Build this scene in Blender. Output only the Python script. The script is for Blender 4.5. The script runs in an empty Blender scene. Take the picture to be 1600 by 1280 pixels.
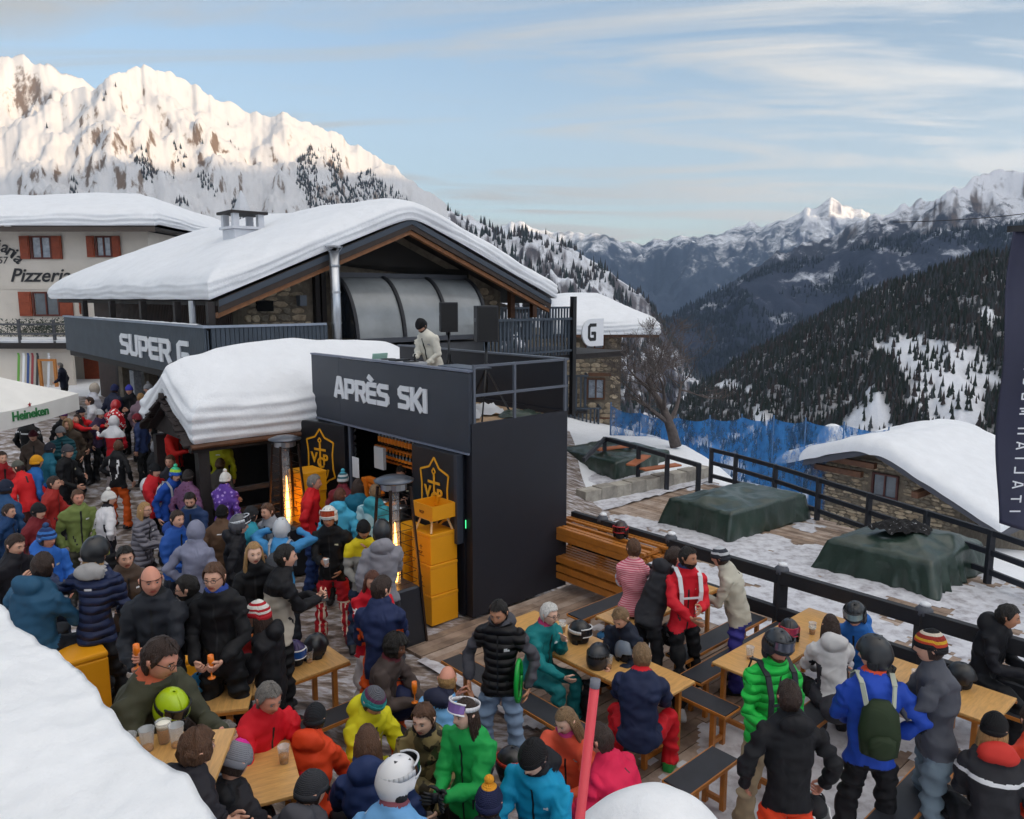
import bpy, math, random
import numpy as np
from mathutils import Vector, Matrix, Quaternion, noise
from math import sin, cos, pi, radians, sqrt, atan2, exp
random.seed(7)
S = bpy.context.scene
C = S.collection
# ------------------------------------------------------------------ camera, sky, sun, exposure
H = 4.5
TH = math.atan(175 / 1180)
cam_d = bpy.data.cameras.new('camera'); cam = bpy.data.objects.new('camera', cam_d); C.objects.link(cam)
cam.location = (0, 0, H); cam.rotation_euler = (pi / 2 - TH, 0, 0)
cam_d.sensor_width = 36; cam_d.lens = 1180 / 1600 * 36; cam_d.clip_start = .05; cam_d.clip_end = 40000
S.camera = cam
SUN_AZ, SUN_EL = radians(130), radians(6.5)          # clockwise from +Y
sdir = Vector((sin(SUN_AZ) * cos(SUN_EL), cos(SUN_AZ) * cos(SUN_EL), sin(SUN_EL)))
sl = bpy.data.lights.new('sun', 'SUN'); sl.energy = 4.6; sl.angle = radians(.5); sl.color = (1, .72, .42)
sun = bpy.data.objects.new('sun', sl); C.objects.link(sun)
sun.rotation_euler = sdir.to_track_quat('Z', 'Y').to_euler()
W = bpy.data.worlds.new('World'); S.world = W; W.use_nodes = True
wn = W.node_tree.nodes; wl = W.node_tree.links; wn.clear()
def N(nodes, t, **kw):
    n = nodes.new(t)
    for k, v in kw.items():
        if k.startswith('i_'): n.inputs[k[2:].replace('_', ' ')].default_value = v
        else: setattr(n, k, v)
    return n
sky = N(wn, 'ShaderNodeTexSky', sky_type='NISHITA', sun_disc=False, sun_elevation=SUN_EL, sun_rotation=SUN_AZ, altitude=1800, air_density=1.0, dust_density=1.0, ozone_density=1.5)
wg = N(wn, 'ShaderNodeTexCoord'); ws = N(wn, 'ShaderNodeSeparateXYZ'); wl.new(wg.outputs['Generated'], ws.inputs[0])
# clouds lie on a high flat layer: divide by the height of the view direction
wz = N(wn, 'ShaderNodeMath', operation='MAXIMUM'); wl.new(ws.outputs[2], wz.inputs[0]); wz.inputs[1].default_value = 0.0
wz2 = N(wn, 'ShaderNodeMath', operation='ADD'); wl.new(wz.outputs[0], wz2.inputs[0]); wz2.inputs[1].default_value = .10
wd = N(wn, 'ShaderNodeVectorMath', operation='DIVIDE'); wc = N(wn, 'ShaderNodeCombineXYZ')
for i in range(3): wl.new(wz2.outputs[0], wc.inputs[i])
wl.new(wg.outputs['Generated'], wd.inputs[0]); wl.new(wc.outputs[0], wd.inputs[1])
wm = N(wn, 'ShaderNodeMapping'); wl.new(wd.outputs[0], wm.inputs[0]); wm.inputs['Rotation'].default_value = (0, 0, radians(14)); wm.inputs['Scale'].default_value = (.5, 1.9, 0)
wm.inputs['Location'].default_value = (3.3, 1.2, 0)
wt = N(wn, 'ShaderNodeTexNoise', i_Scale=1.0, i_Detail=12, i_Roughness=.62, i_Distortion=1.1); wl.new(wm.outputs[0], wt.inputs[0])
wr = N(wn, 'ShaderNodeValToRGB'); wl.new(wt.outputs[0], wr.inputs[0])
wr.color_ramp.elements[0].position = .46; wr.color_ramp.elements[0].color = (.02, .02, .02, 1)
wr.color_ramp.elements[1].position = .66; wr.color_ramp.elements[1].color = (.95, .95, .95, 1)
# thin veil thickens towards the horizon all the way round
wv = N(wn, 'ShaderNodeMapRange', i_From_Min=.04, i_From_Max=.34, i_To_Min=.55, i_To_Max=0); wl.new(ws.outputs[2], wv.inputs[0])
wa = N(wn, 'ShaderNodeMath', operation='ADD', use_clamp=True); wl.new(wr.outputs[0], wa.inputs[0]); wl.new(wv.outputs[0], wa.inputs[1])
wv2 = N(wn, 'ShaderNodeMapRange', i_From_Min=.5, i_From_Max=.85, i_To_Min=0, i_To_Max=.6); wl.new(ws.outputs[2], wv2.inputs[0])
wa2 = N(wn, 'ShaderNodeMath', operation='ADD', use_clamp=True); wl.new(wa.outputs[0], wa2.inputs[0]); wl.new(wv2.outputs[0], wa2.inputs[1]); wa = wa2
wb = N(wn, 'ShaderNodeMath', operation='MULTIPLY'); wl.new(wa.outputs[0], wb.inputs[0]); wb.inputs[1].default_value = .93
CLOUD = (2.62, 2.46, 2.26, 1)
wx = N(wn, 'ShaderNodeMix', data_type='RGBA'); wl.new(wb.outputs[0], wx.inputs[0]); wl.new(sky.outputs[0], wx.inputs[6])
# cloud brightness added towards the unseen low sun to light the shaded snow
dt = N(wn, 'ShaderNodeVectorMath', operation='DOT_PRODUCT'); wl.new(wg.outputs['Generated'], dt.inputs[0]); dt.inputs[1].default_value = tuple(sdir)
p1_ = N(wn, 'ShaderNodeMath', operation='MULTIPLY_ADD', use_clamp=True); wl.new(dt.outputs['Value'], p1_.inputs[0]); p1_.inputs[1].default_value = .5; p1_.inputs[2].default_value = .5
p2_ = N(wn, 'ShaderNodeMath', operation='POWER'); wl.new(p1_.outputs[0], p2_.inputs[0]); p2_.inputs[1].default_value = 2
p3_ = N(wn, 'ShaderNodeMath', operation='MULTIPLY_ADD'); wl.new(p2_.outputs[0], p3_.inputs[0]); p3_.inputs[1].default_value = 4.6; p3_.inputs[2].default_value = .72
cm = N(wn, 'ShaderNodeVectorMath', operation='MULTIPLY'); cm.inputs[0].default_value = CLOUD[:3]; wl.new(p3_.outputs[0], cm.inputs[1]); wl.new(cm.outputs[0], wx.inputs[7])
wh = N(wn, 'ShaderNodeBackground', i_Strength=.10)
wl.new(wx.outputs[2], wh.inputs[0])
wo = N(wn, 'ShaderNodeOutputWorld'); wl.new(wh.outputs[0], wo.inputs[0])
S.view_settings.view_transform = 'Standard'; S.view_settings.look = 'None'; S.view_settings.gamma = 1
S.view_settings.use_curve_mapping = False; S.view_settings.exposure = 1.5
S.render.engine = 'CYCLES'; S.cycles.use_denoising = True; S.cycles.max_bounces = 6; S.cycles.transparent_max_bounces = 12
S.cycles.use_adaptive_sampling = True; S.cycles.adaptive_threshold = .015; S.cycles.volume_bounces = 0

# ------------------------------------------------------------------ projection of photograph points
CT, ST = cos(TH), sin(TH)
def ray(px, py):
    dx = (px - 800) / 1180; dy = (640 - py) / 1180
    return Vector((dx, CT + dy * ST, dy * CT - ST))
def P(px, py, z=0.0):
    r = ray(px, py); t = (z - H) / r.z
    return Vector((r.x * t, r.y * t, z))
def PY(px, py, Y):
    r = ray(px, py); t = Y / r.y
    return Vector((r.x * t, Y, H + r.z * t))
def sst(a, b, x):
    t = (x - a) / (b - a); t = 0 if t < 0 else 1 if t > 1 else t
    return t * t * (3 - 2 * t)
def gz(x, y):                                             # height of the trodden snow terrace
    g = .45 * sst(-1.2, -2.4, x) * sst(9, 6.5, y)
    g += .42 * sst(-1.1, -1.6, x) * sst(5.2, 4.6, y)
    g += 1.0 * sst(15.5, 20.5, y) * sst(-4.2, -6.5, x)
    return g
def PG(px, py, h):                                        # point at height h above the terrace
    z = h
    for _ in range(12):
        p = P(px, py, z); z = .5 * z + .5 * (h + gz(p.x, p.y))
    return P(px, py, z)
AX = Vector((.668, -.744, 0)); BX = Vector((.744, .668, 0)); ROT = atan2(-.744, .668)

# ------------------------------------------------------------------ objects
def tag(o, label=None, cat=None, group=None, kind=None):
    if label: o['label'] = label
    if cat: o['category'] = cat
    if group: o['group'] = group
    if kind: o['kind'] = kind
    return o
def thing(name, label, cat, loc=(0, 0, 0), rz=0, group=None):
    o = bpy.data.objects.new(name, None); C.objects.link(o); o.empty_display_size = .2
    o.location = loc; o.rotation_euler = (0, 0, rz)
    return tag(o, label, cat, group)
def lin(h):
    h = h.lstrip('#'); v = [int(h[i:i + 2], 16) / 255 for i in (0, 2, 4)]
    return tuple(x / 12.92 if x < .04045 else ((x + .055) / 1.055) ** 2.4 for x in v)
class MB:
    def __init__(s): s.v = []; s.f = []; s.m = []; s.cur = 0
    def add(s, vs, fs):
        b = len(s.v); s.v += [tuple(v) for v in vs]
        for f in fs: s.f.append(tuple(i + b for i in f)); s.m.append(s.cur)
        return s
    def box(s, x0, y0, z0, x1, y1, z1):
        vs = [(x, y, z) for z in (z0, z1) for y in (y0, y1) for x in (x0, x1)]
        return s.add(vs, [(0, 2, 3, 1), (4, 5, 7, 6), (0, 1, 5, 4), (2, 6, 7, 3), (0, 4, 6, 2), (1, 3, 7, 5)])
    def bar(s, p, q, w, h, up=(0, 0, 1)):                 # box section from p to q, w wide, h high
        p = Vector(p); q = Vector(q); d = (q - p).normalized(); up = Vector(up)
        if abs(d.dot(up)) > .99: up = Vector((1, 0, 0))
        sx = d.cross(up).normalized() * w / 2; sz = sx.cross(d).normalized() * h / 2
        vs = [p - sx - sz, p + sx - sz, p + sx + sz, p - sx + sz, q - sx - sz, q + sx - sz, q + sx + sz, q - sx + sz]
        return s.add(vs, [(0, 1, 2, 3)[::-1], (4, 5, 6, 7), (0, 1, 5, 4), (1, 2, 6, 5), (2, 3, 7, 6), (3, 0, 4, 7)])
    def loft(s, rings, caps=True):
        n = len(rings[0]); b = len(s.v)
        vs = [v for r in rings for v in r]; fs = []
        for k in range(len(rings) - 1):
            for i in range(n):
                j = (i + 1) % n; fs.append((k * n + i, k * n + j, (k + 1) * n + j, (k + 1) * n + i))
        if caps: fs += [tuple(range(n))[::-1], tuple(range((len(rings) - 1) * n, len(rings) * n))]
        return s.add(vs, fs)
    def tube(s, pts, rs, n=8, ry=None, side=None):
        pts = [Vector(p) for p in pts]
        if not hasattr(rs, '__len__'): rs = [rs] * len(pts)
        rings = []; prev = None
        for i, p in enumerate(pts):
            d = (pts[min(i + 1, len(pts) - 1)] - pts[max(i - 1, 0)]).normalized()
            u = Vector(side) if side else (prev or (Vector((0, 0, 1)) if abs(d.z) < .9 else Vector((1, 0, 0))))
            a = (u - d * u.dot(d)).normalized(); b = d.cross(a); prev = a
            r = rs[i]; q = (ry[i] if ry else r)
            rings.append([p + a * r * cos(t) + b * q * sin(t) for t in [2 * pi * k / n for k in range(n)]])
        return s.loft(rings)
    def lathe(s, prof, n=16, c=(0, 0, 0)):
        rings = [[(c[0] + r * cos(2 * pi * k / n), c[1] + r * sin(2 * pi * k / n), c[2] + z) for k in range(n)] for r, z in prof]
        return s.loft(rings)
    def prism(s, poly, y0, y1):                            # polygon in x,z extruded along y
        n = len(poly); vs = [(x, y0, z) for x, z in poly] + [(x, y1, z) for x, z in poly]
        fs = [tuple(range(n)), tuple(range(n, 2 * n))[::-1]] + [(i, i + n, (i + 1) % n + n, (i + 1) % n) for i in range(n)]
        return s.add(vs, fs)
    def grid(s, nu, nv, fn):
        vs = [fn(i / nu, j / nv) for j in range(nv + 1) for i in range(nu + 1)]; w = nu + 1
        return s.add(vs, [(j * w + i, j * w + i + 1, (j + 1) * w + i + 1, (j + 1) * w + i) for j in range(nv) for i in range(nu)])
    def ball(s, c, r, nu=16, nv=10, fn=None):
        rings = []
        for j in range(nv + 1):
            t = pi * j / nv
            t = min(max(t, .02), pi - .02)
            rings.append([Vector((c[0] + r[0] * sin(t) * cos(2 * pi * i / nu), c[1] + r[1] * sin(t) * sin(2 * pi * i / nu), c[2] - r[2] * cos(t))) for i in range(nu)])
        return s.loft(rings)
    def mesh(s, name, mats=(), smooth=False):
        me = bpy.data.meshes.new(name); me.from_pydata([tuple(v) for v in s.v], [], s.f)
        for m in mats: me.materials.append(m)
        if len(mats) > 1: me.polygons.foreach_set('material_index', s.m)
        if smooth: me.polygons.foreach_set('use_smooth', [True] * len(me.polygons))
        me.update(); return me
    def obj(s, name, mats, parent=None, smooth=False, bevel=0, loc=None, rot=None):
        if not isinstance(mats, (list, tuple)): mats = [mats]
        return put(name, s.mesh(name, mats, smooth), parent, bevel, loc, rot)
def put(name, me, parent=None, bevel=0, loc=None, rot=None):
    o = bpy.data.objects.new(name, me); C.objects.link(o); o.parent = parent
    if loc is not None: o.location = loc
    if rot is not None: o.rotation_euler = rot
    if bevel:
        b = o.modifiers.new('bevel', 'BEVEL'); b.width = bevel; b.segments = 2; b.limit_method = 'ANGLE'
    return o
def kids(o): return [c for c in C.objects if c.parent == o]
def copy_tree(o, ch, parent=None):                        # ch: list of (child, [grandchildren])
    c = o.copy(); C.objects.link(c)
    for k, gs in ch:
        kk = k.copy(); C.objects.link(kk); kk.parent = c
        for g in gs:
            gg = g.copy(); C.objects.link(gg); gg.parent = kk
    return c
# ------------------------------------------------------------------ materials
MC = {}
def mat(key, col, rough=.7, metal=0, bump=0, bscale=20, var=.0, vscale=3, spec=None, emit=0, alpha=None, stretch=None, bdetail=4, trans=0):
    if key in MC: return MC[key]
    if isinstance(col, str): col = lin(col)
    m = bpy.data.materials.new(key); m.use_nodes = True; MC[key] = m
    n = m.node_tree.nodes; l = m.node_tree.links; b = n['Principled BSDF']
    b.inputs['Base Color'].default_value = (*col, 1); b.inputs['Roughness'].default_value = rough; b.inputs['Metallic'].default_value = metal
    if spec is not None: b.inputs['Specular IOR Level'].default_value = spec
    if trans: b.inputs['Transmission Weight'].default_value = trans
    if emit: b.inputs['Emission Color'].default_value = (*col, 1); b.inputs['Emission Strength'].default_value = emit
    if alpha is not None: b.inputs['Alpha'].default_value = alpha
    tc = N(n, 'ShaderNodeTexCoord'); src = tc.outputs['Object']
    if stretch:
        mp = N(n, 'ShaderNodeMapping'); l.new(src, mp.inputs[0]); mp.inputs['Scale'].default_value = stretch; src = mp.outputs[0]
    if var:
        t = N(n, 'ShaderNodeTexNoise', i_Scale=vscale, i_Detail=6, i_Roughness=.6); l.new(src, t.inputs[0])
        r = N(n, 'ShaderNodeMapRange', i_From_Min=.3, i_From_Max=.7, i_To_Min=1 - var, i_To_Max=1 + var); l.new(t.outputs[0], r.inputs[0])
        mx = N(n, 'ShaderNodeVectorMath', operation='MULTIPLY'); mx.inputs[0].default_value = col; l.new(r.outputs[0], mx.inputs[1]); l.new(mx.outputs[0], b.inputs['Base Color'])
    if bump:
        t = N(n, 'ShaderNodeTexNoise', i_Scale=bscale, i_Detail=bdetail); l.new(src, t.inputs[0])
        bp = N(n, 'ShaderNodeBump', i_Strength=bump, i_Distance=.02); l.new(t.outputs[0], bp.inputs['Height']); l.new(bp.outputs[0], b.inputs['Normal'])
    return m
def snowm(key='snow', col=(.80, .82, .86), s1=.6, dist=.06, sc=2.2):
    if key in MC: return MC[key]
    m = mat(key, col, .65, spec=.3); n = m.node_tree.nodes; l = m.node_tree.links; b = n['Principled BSDF']
    g = N(n, 'ShaderNodeNewGeometry'); t = N(n, 'ShaderNodeTexNoise', i_Scale=sc, i_Detail=10, i_Roughness=.66); l.new(g.outputs['Position'], t.inputs[0])
    mr = N(n, 'ShaderNodeMapRange', i_From_Min=.3, i_From_Max=.75, i_To_Min=.93, i_To_Max=1.03); l.new(t.outputs[0], mr.inputs[0])
    vm = N(n, 'ShaderNodeVectorMath', operation='MULTIPLY'); vm.inputs[0].default_value = col; l.new(mr.outputs[0], vm.inputs[1]); l.new(vm.outputs[0], b.inputs['Base Color'])
    bp = N(n, 'ShaderNodeBump', i_Strength=s1, i_Distance=dist); l.new(t.outputs[0], bp.inputs['Height'])
    t3 = N(n, 'ShaderNodeTexNoise', i_Scale=sc * 11, i_Detail=6, i_Roughness=.7); l.new(g.outputs['Position'], t3.inputs[0]); b3 = N(n, 'ShaderNodeBump', i_Strength=.35, i_Distance=.012); l.new(t3.outputs[0], b3.inputs['Height']); l.new(bp.outputs[0], b3.inputs['Normal']); l.new(b3.outputs[0], b.inputs['Normal'])
    b.inputs['Subsurface Weight'].default_value = .0
    return m
SNOW = snowm()
def mixmat(key, cols, scale=4, thr=(.45, .55), rough=.8, bump=.4, bdist=.03, stretch=None, detail=8, wave=None, rot=0):
    """two or three colours mixed by noise; world coordinates"""
    if key in MC: return MC[key]
    m = mat(key, cols[0], rough); n = m.node_tree.nodes; l = m.node_tree.links; b = n['Principled BSDF']
    g = N(n, 'ShaderNodeNewGeometry'); mp = N(n, 'ShaderNodeMapping'); l.new(g.outputs['Position'], mp.inputs[0])
    mp.inputs['Rotation'].default_value = (0, 0, rot)
    if stretch: mp.inputs['Scale'].default_value = stretch
    t = N(n, 'ShaderNodeTexNoise', i_Scale=scale, i_Detail=detail, i_Roughness=.62); l.new(mp.outputs[0], t.inputs[0])
    cr = N(n, 'ShaderNodeValToRGB'); l.new(t.outputs[0], cr.inputs[0]); e = cr.color_ramp.elements
    cc = [lin(c) if isinstance(c, str) else c for c in cols]
    e[0].position = thr[0]; e[0].color = (*cc[0], 1); e[1].position = thr[1]; e[1].color = (*cc[1], 1)
    for k in range(2, len(cc)):
        x = e.new(thr[k]); x.color = (*cc[k], 1)
    l.new(cr.outputs[0], b.inputs['Base Color'])
    bp = N(n, 'ShaderNodeBump', i_Strength=bump, i_Distance=bdist); l.new(t.outputs[0], bp.inputs['Height']); l.new(bp.outputs[0], b.inputs['Normal'])
    return m
NAVY = mat('navy_panel', '#2e3440', .5, var=.12, vscale=1.5, bump=.05, bscale=6)
DKNAVY = mat('dark_navy_panel', '#1b1d27', .55, var=.15, vscale=1.2)
DKWOOD = mat('dark_timber', '#241f1f', .7, var=.3, vscale=8, bump=.3, bscale=30)
BKWOOD = mat('black_rail', '#1f2026', .65, var=.2, vscale=5, bump=.2, bscale=25)
BRWOOD = mat('brown_timber', '#5a3a26', .65, var=.3, vscale=6, bump=.3, bscale=30)
ORWOOD = mat('orange_varnished_wood', '#b06f2c', .42, var=.18, vscale=9, bump=.12, bscale=40, stretch=(1, 6, 1))
TABLETOP = mat('varnished_table_top', '#c99a5c', .34, var=.20, vscale=6, stretch=(8, 1, 1))
BLACKTOP = mat('black_bench_top', '#2a2c33', .55, var=.2, vscale=6)
STEEL = mat('steel', '#b8bcc2', .3, .9, var=.1)
DARKMET = mat('dark_metal', '#26282e', .45, .5)
YEL = mat('yellow_card', '#e39a0c', .5, var=.04)
BLACK = mat('black_plastic', '#15161a', .4)
WHITEP = mat('white_paint', '#e6e6e8', .5)
PLANKM = [mixmat('weathered_plank_%d' % i, c, 3.0, (.38, .62), .8, .25, .01, stretch=(1, 1, 1)) for i, c in enumerate((('#7d6a5d', '#a18c7c'), ('#6c5b50', '#94806f'), ('#8a786b', '#b1a094')))]
# ------------------------------------------------------------------ terrain
def rmf(x, y, z=0, H_=.9, oct_=7): return noise.ridged_multi_fractal(Vector((x, y, z)), H_, 2.1, oct_, 1.0, 2.0)
def fbm(x, y, z=0, oct_=6): return noise.fractal(Vector((x, y, z)), 1.0, 2.0, oct_)
RNG = np.random.default_rng(3)
def interp(pts, x):
    return float(np.interp(x, [p[0] for p in pts], [p[1] for p in pts]))
def massif(name, sky_, D, Dn, zb, material, nu=300, nv=130, amp=60, sky_amp=4, back=.35, curve=1.5, rib=6, seed=0, rib_slant=0, oct_=7, depth_var=.12):
    """a real mountain flank: the crest stands D metres off and the flank comes down to zb at Dn metres"""
    x0, x1 = sky_[0][0], sky_[-1][0]; vs = []; tops = []
    for j in range(nv + 1):
        v = j / nv * (1 + back) - back                     # negative: back of the ridge
        for i in range(nu + 1):
            px = x0 + (x1 - x0) * i / nu; py = interp(sky_, px)
            r = ray(px, py); hl = sqrt(r.x ** 2 + r.y ** 2); ux, uy = r.x / hl, r.y / hl
            dc = D * (1 + depth_var * fbm(px * .004 + seed, 3.1, 0, 3)); top = H + r.z / hl * dc
            top += sky_amp * fbm(px * .045, seed + 9, 0, 6) * (dc / 2000) * max(0, 1 - abs(v) * 4) ** 2
            if v < 0:
                dd = dc * (1 - v * .8); zz = top + v / back * (top - zb) * .8
            else:
                dd = dc + (Dn - dc) * v ; zz = zb + (top - zb) * (1 - v) ** curve
            az = atan2(ux, uy) + rib_slant * v
            e = min(1, abs(v) * 7) * (1 - .35 * max(v, 0))
            if amp:
                k = rmf(az * rib * 1.2 + seed, dd / D * rib * .8, seed, .85, oct_) - 1.0
                k2 = fbm(ux * dd / D * 26 + seed, uy * dd / D * 26, 1, 6)
                zz += amp * e * (k * .6 + k2 * .5)
            vs.append((ux * dd, uy * dd, zz))
    b = MB(); w = nu + 1
    b.v = vs; b.f = [(j * w + i, (j + 1) * w + i, (j + 1) * w + i + 1, j * w + i + 1) for j in range(nv) for i in range(nu)]; b.m = [0] * len(b.f)
    o = b.obj(name, material, smooth=True); tag(o, kind='structure')
    return np.array(vs).reshape(nv + 1, nu + 1, 3), int(nv * back / (1 + back))
def rockmat(key, snow=(.80, .80, .82), rock=(.20, .15, .11), wood=(.045, .045, .06), sc=.02, slope=(.62, .80), zf=None, fsc=.01, fthr=(.5, .56), patch=.35, drift=(.42, .6)):
    m = mat(key, snow, .85, spec=.1); n = m.node_tree.nodes; l = m.node_tree.links; b = n['Principled BSDF']
    g = N(n, 'ShaderNodeNewGeometry'); nz = N(n, 'ShaderNodeSeparateXYZ'); l.new(g.outputs['Normal'], nz.inputs[0])
    mp = N(n, 'ShaderNodeMapping'); mp.inputs['Scale'].default_value = (1, 1, .45); l.new(g.outputs['Position'], mp.inputs[0])
    t = N(n, 'ShaderNodeTexNoise', i_Scale=sc, i_Detail=12, i_Roughness=.70); l.new(mp.outputs[0], t.inputs[0])
    a = N(n, 'ShaderNodeMath', operation='MULTIPLY_ADD'); l.new(t.outputs[0], a.inputs[0]); a.inputs[1].default_value = patch; l.new(nz.outputs[2], a.inputs[2])
    r = N(n, 'ShaderNodeMapRange', i_From_Min=slope[0] + patch * .5, i_From_Max=slope[1] + patch * .5); l.new(a.outputs[0], r.inputs[0])
    t2 = N(n, 'ShaderNodeTexNoise', i_Scale=sc * 5, i_Detail=8, i_Roughness=.7); l.new(g.outputs['Position'], t2.inputs[0])
    rv = N(n, 'ShaderNodeMix', data_type='RGBA'); l.new(t2.outputs[0], rv.inputs[0]); rv.inputs[6].default_value = (*[c * .6 for c in rock], 1); rv.inputs[7].default_value = (*[c * 1.5 for c in rock], 1)
    mx = N(n, 'ShaderNodeMix', data_type='RGBA'); l.new(r.outputs[0], mx.inputs[0]); l.new(rv.outputs[2], mx.inputs[6]); mx.inputs[7].default_value = (*snow, 1)
    out = mx.outputs[2]
    if zf:
        ps = N(n, 'ShaderNodeSeparateXYZ'); l.new(g.outputs['Position'], ps.inputs[0])
        zr = N(n, 'ShaderNodeMapRange', i_From_Min=zf[0], i_From_Max=zf[1], i_To_Min=1, i_To_Max=0); l.new(ps.outputs[2], zr.inputs[0])
        tf = N(n, 'ShaderNodeTexNoise', i_Scale=fsc, i_Detail=9, i_Roughness=.72); l.new(g.outputs['Position'], tf.inputs[0])
        ad = N(n, 'ShaderNodeMath', operation='MULTIPLY_ADD'); l.new(zr.outputs[0], ad.inputs[0]); ad.inputs[1].default_value = .35; l.new(tf.outputs[0], ad.inputs[2])
        fr = N(n, 'ShaderNodeMapRange', i_From_Min=fthr[0] + .2, i_From_Max=fthr[1] + .2); l.new(ad.outputs[0], fr.inputs[0])
        fm = N(n, 'ShaderNodeMath', operation='MULTIPLY', use_clamp=True); l.new(fr.outputs[0], fm.inputs[0]); l.new(zr.outputs[0], fm.inputs[1]); 
        mf = N(n, 'ShaderNodeMix', data_type='RGBA'); l.new(fr.outputs[0], mf.inputs[0]); l.new(out, mf.inputs[6]); mf.inputs[7].default_value = (*wood, 1); out = mf.outputs[2]
    l.new(out, b.inputs['Base Color'])
    bp = N(n, 'ShaderNodeBump', i_Strength=.8, i_Distance=.12 / sc); l.new(t.outputs[0], bp.inputs['Height']); l.new(bp.outputs[0], b.inputs['Normal'])
    return m
def forest(name, label, spots, hs, mats, sides=5, tiers=2):
    """conifers as one mesh: every tree a stack of ragged cones"""
    V = []; F = []; M = []; rg = random.Random(11)
    for (x, y, z), h in zip(spots, hs):
        w = h * rg.uniform(.14, .22); a0 = rg.random() * 6; mi = rg.randrange(len(mats))
        for t in range(tiers):
            zb = z - .3 + h * (.08 + .38 * t); zt = z + h * (.62 + .40 * t if tiers > 1 else 1); ww = w * (1 - .42 * t); b = len(V)
            for k in range(sides):
                a = a0 + 2 * pi * k / sides + t; q = ww * rg.uniform(.7, 1.25); V.append((x + q * cos(a), y + q * sin(a), zb + rg.uniform(-.06, .06) * h))
            V.append((x, y, zt))
            for k in range(sides): F.append((b + k, b + (k + 1) % sides, b + sides)); M.append(mi)
    b = MB(); b.v = V; b.f = F; b.m = M
    o = b.obj(name, mats); tag(o, label, 'forest', kind='stuff'); return o
def grid_h(G, j, i): return G[j, i]
def scatter(G, k0, n, fn, seed=1):
    """random points on a massif grid; fn(px_frac, v) -> keep probability"""
    rg = np.random.default_rng(seed); nv, nu = G.shape[0] - 1, G.shape[1] - 1; out = []
    while n > 0:
        fi = rg.random(); fv = rg.random(); n -= 1
        j = k0 + (nv - k0) * fv; i = nu * fi; j0 = min(int(j), nv - 1); i0 = min(int(i), nu - 1); a = j - j0; c = i - i0
        p = (G[j0, i0] * (1 - a) * (1 - c) + G[j0 + 1, i0] * a * (1 - c) + G[j0, i0 + 1] * (1 - a) * c + G[j0 + 1, i0 + 1] * a * c)
        if rg.random() < fn(fi, fv, p): out.append(tuple(p))
    return out
# big lit massif on the left
L0 = [(-260, 300), (-100, 262), (0, 215), (45, 180), (100, 148), (150, 128), (185, 108), (215, 104), (245, 107), (285, 120), (330, 146), (375, 168), (420, 176), (470, 184), (520, 202), (560, 226), (600, 252), (640, 282), (700, 322), (745, 346), (790, 372), (850, 420)]
M0 = rockmat('lit_snow_mountain', snow=(.58, .58, .60), rock=(.17, .12, .085), sc=.085, slope=(.40, .50), patch=.62)
G0, k0 = massif('mountain', L0, 1900, 600, -330, M0, 440, 190, amp=66, sky_amp=16, curve=1.35, rib=12, seed=2.3, rib_slant=.08)
L0b = [(-260, 40), (-120, 60), (0, 84), (40, 88), (75, 100), (110, 116), (140, 126), (200, 170), (300, 260)]
massif('mountain', L0b, 2500, 1500, 0, M0, 160, 70, amp=110, sky_amp=14, rib=10, seed=5.1)
# far range with the white pyramid
L1 = [(700, 360), (780, 352), (800, 349), (830, 351), (860, 358), (880, 362), (905, 360), (930, 365), (975, 376), (1010, 378), (1045, 374), (1080, 368), (1130, 362), (1170, 350), (1205, 347), (1235, 338), (1260, 325), (1280, 318), (1299, 308), (1318, 318), (1345, 328), (1370, 345), (1420, 360), (1500, 380), (1700, 420)]
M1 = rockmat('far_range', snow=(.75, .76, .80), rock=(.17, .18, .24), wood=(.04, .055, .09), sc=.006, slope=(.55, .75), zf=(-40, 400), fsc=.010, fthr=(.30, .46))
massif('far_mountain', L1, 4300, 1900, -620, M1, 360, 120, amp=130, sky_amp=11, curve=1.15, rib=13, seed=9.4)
# right mountain
L2 = [(1000, 560), (1040, 520), (1090, 482), (1140, 440), (1200, 402), (1244, 384), (1290, 368), (1330, 350), (1372, 335), (1400, 326), (1440, 313), (1475, 301), (1505, 288), (1530, 276), (1548, 267), (1566, 263), (1590, 266), (1640, 262), (1750, 240), (1900, 250)]
M2 = rockmat('right_mountain', snow=(.66, .68, .74), rock=(.13, .105, .095), wood=(.035, .04, .06), sc=.03, slope=(.48, .66), zf=(60, 260), fsc=.022, fthr=(.36, .50))
G2, k2 = massif('mountain', L2, 2200, 1200, -300, M2, 300, 110, amp=70, sky_amp=16, curve=1.3, rib=12, seed=12.2)
# blue wooded spur
L3 = [(980, 545), (1010, 520), (1030, 504), (1075, 478), (1122, 453), (1160, 436), (1202, 417), (1240, 408), (1281, 400), (1340, 384), (1400, 372), (1460, 362), (1540, 356), (1640, 340), (1800, 320)]
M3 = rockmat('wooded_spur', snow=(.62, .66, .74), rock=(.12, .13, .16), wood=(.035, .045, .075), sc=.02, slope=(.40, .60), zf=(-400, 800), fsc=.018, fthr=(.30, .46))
G3, k3 = massif('hill', L3, 1500, 700, -420, M3, 300, 120, amp=38, sky_amp=6, curve=1.0, rib=7, seed=21.2, rib_slant=-.2)
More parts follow.
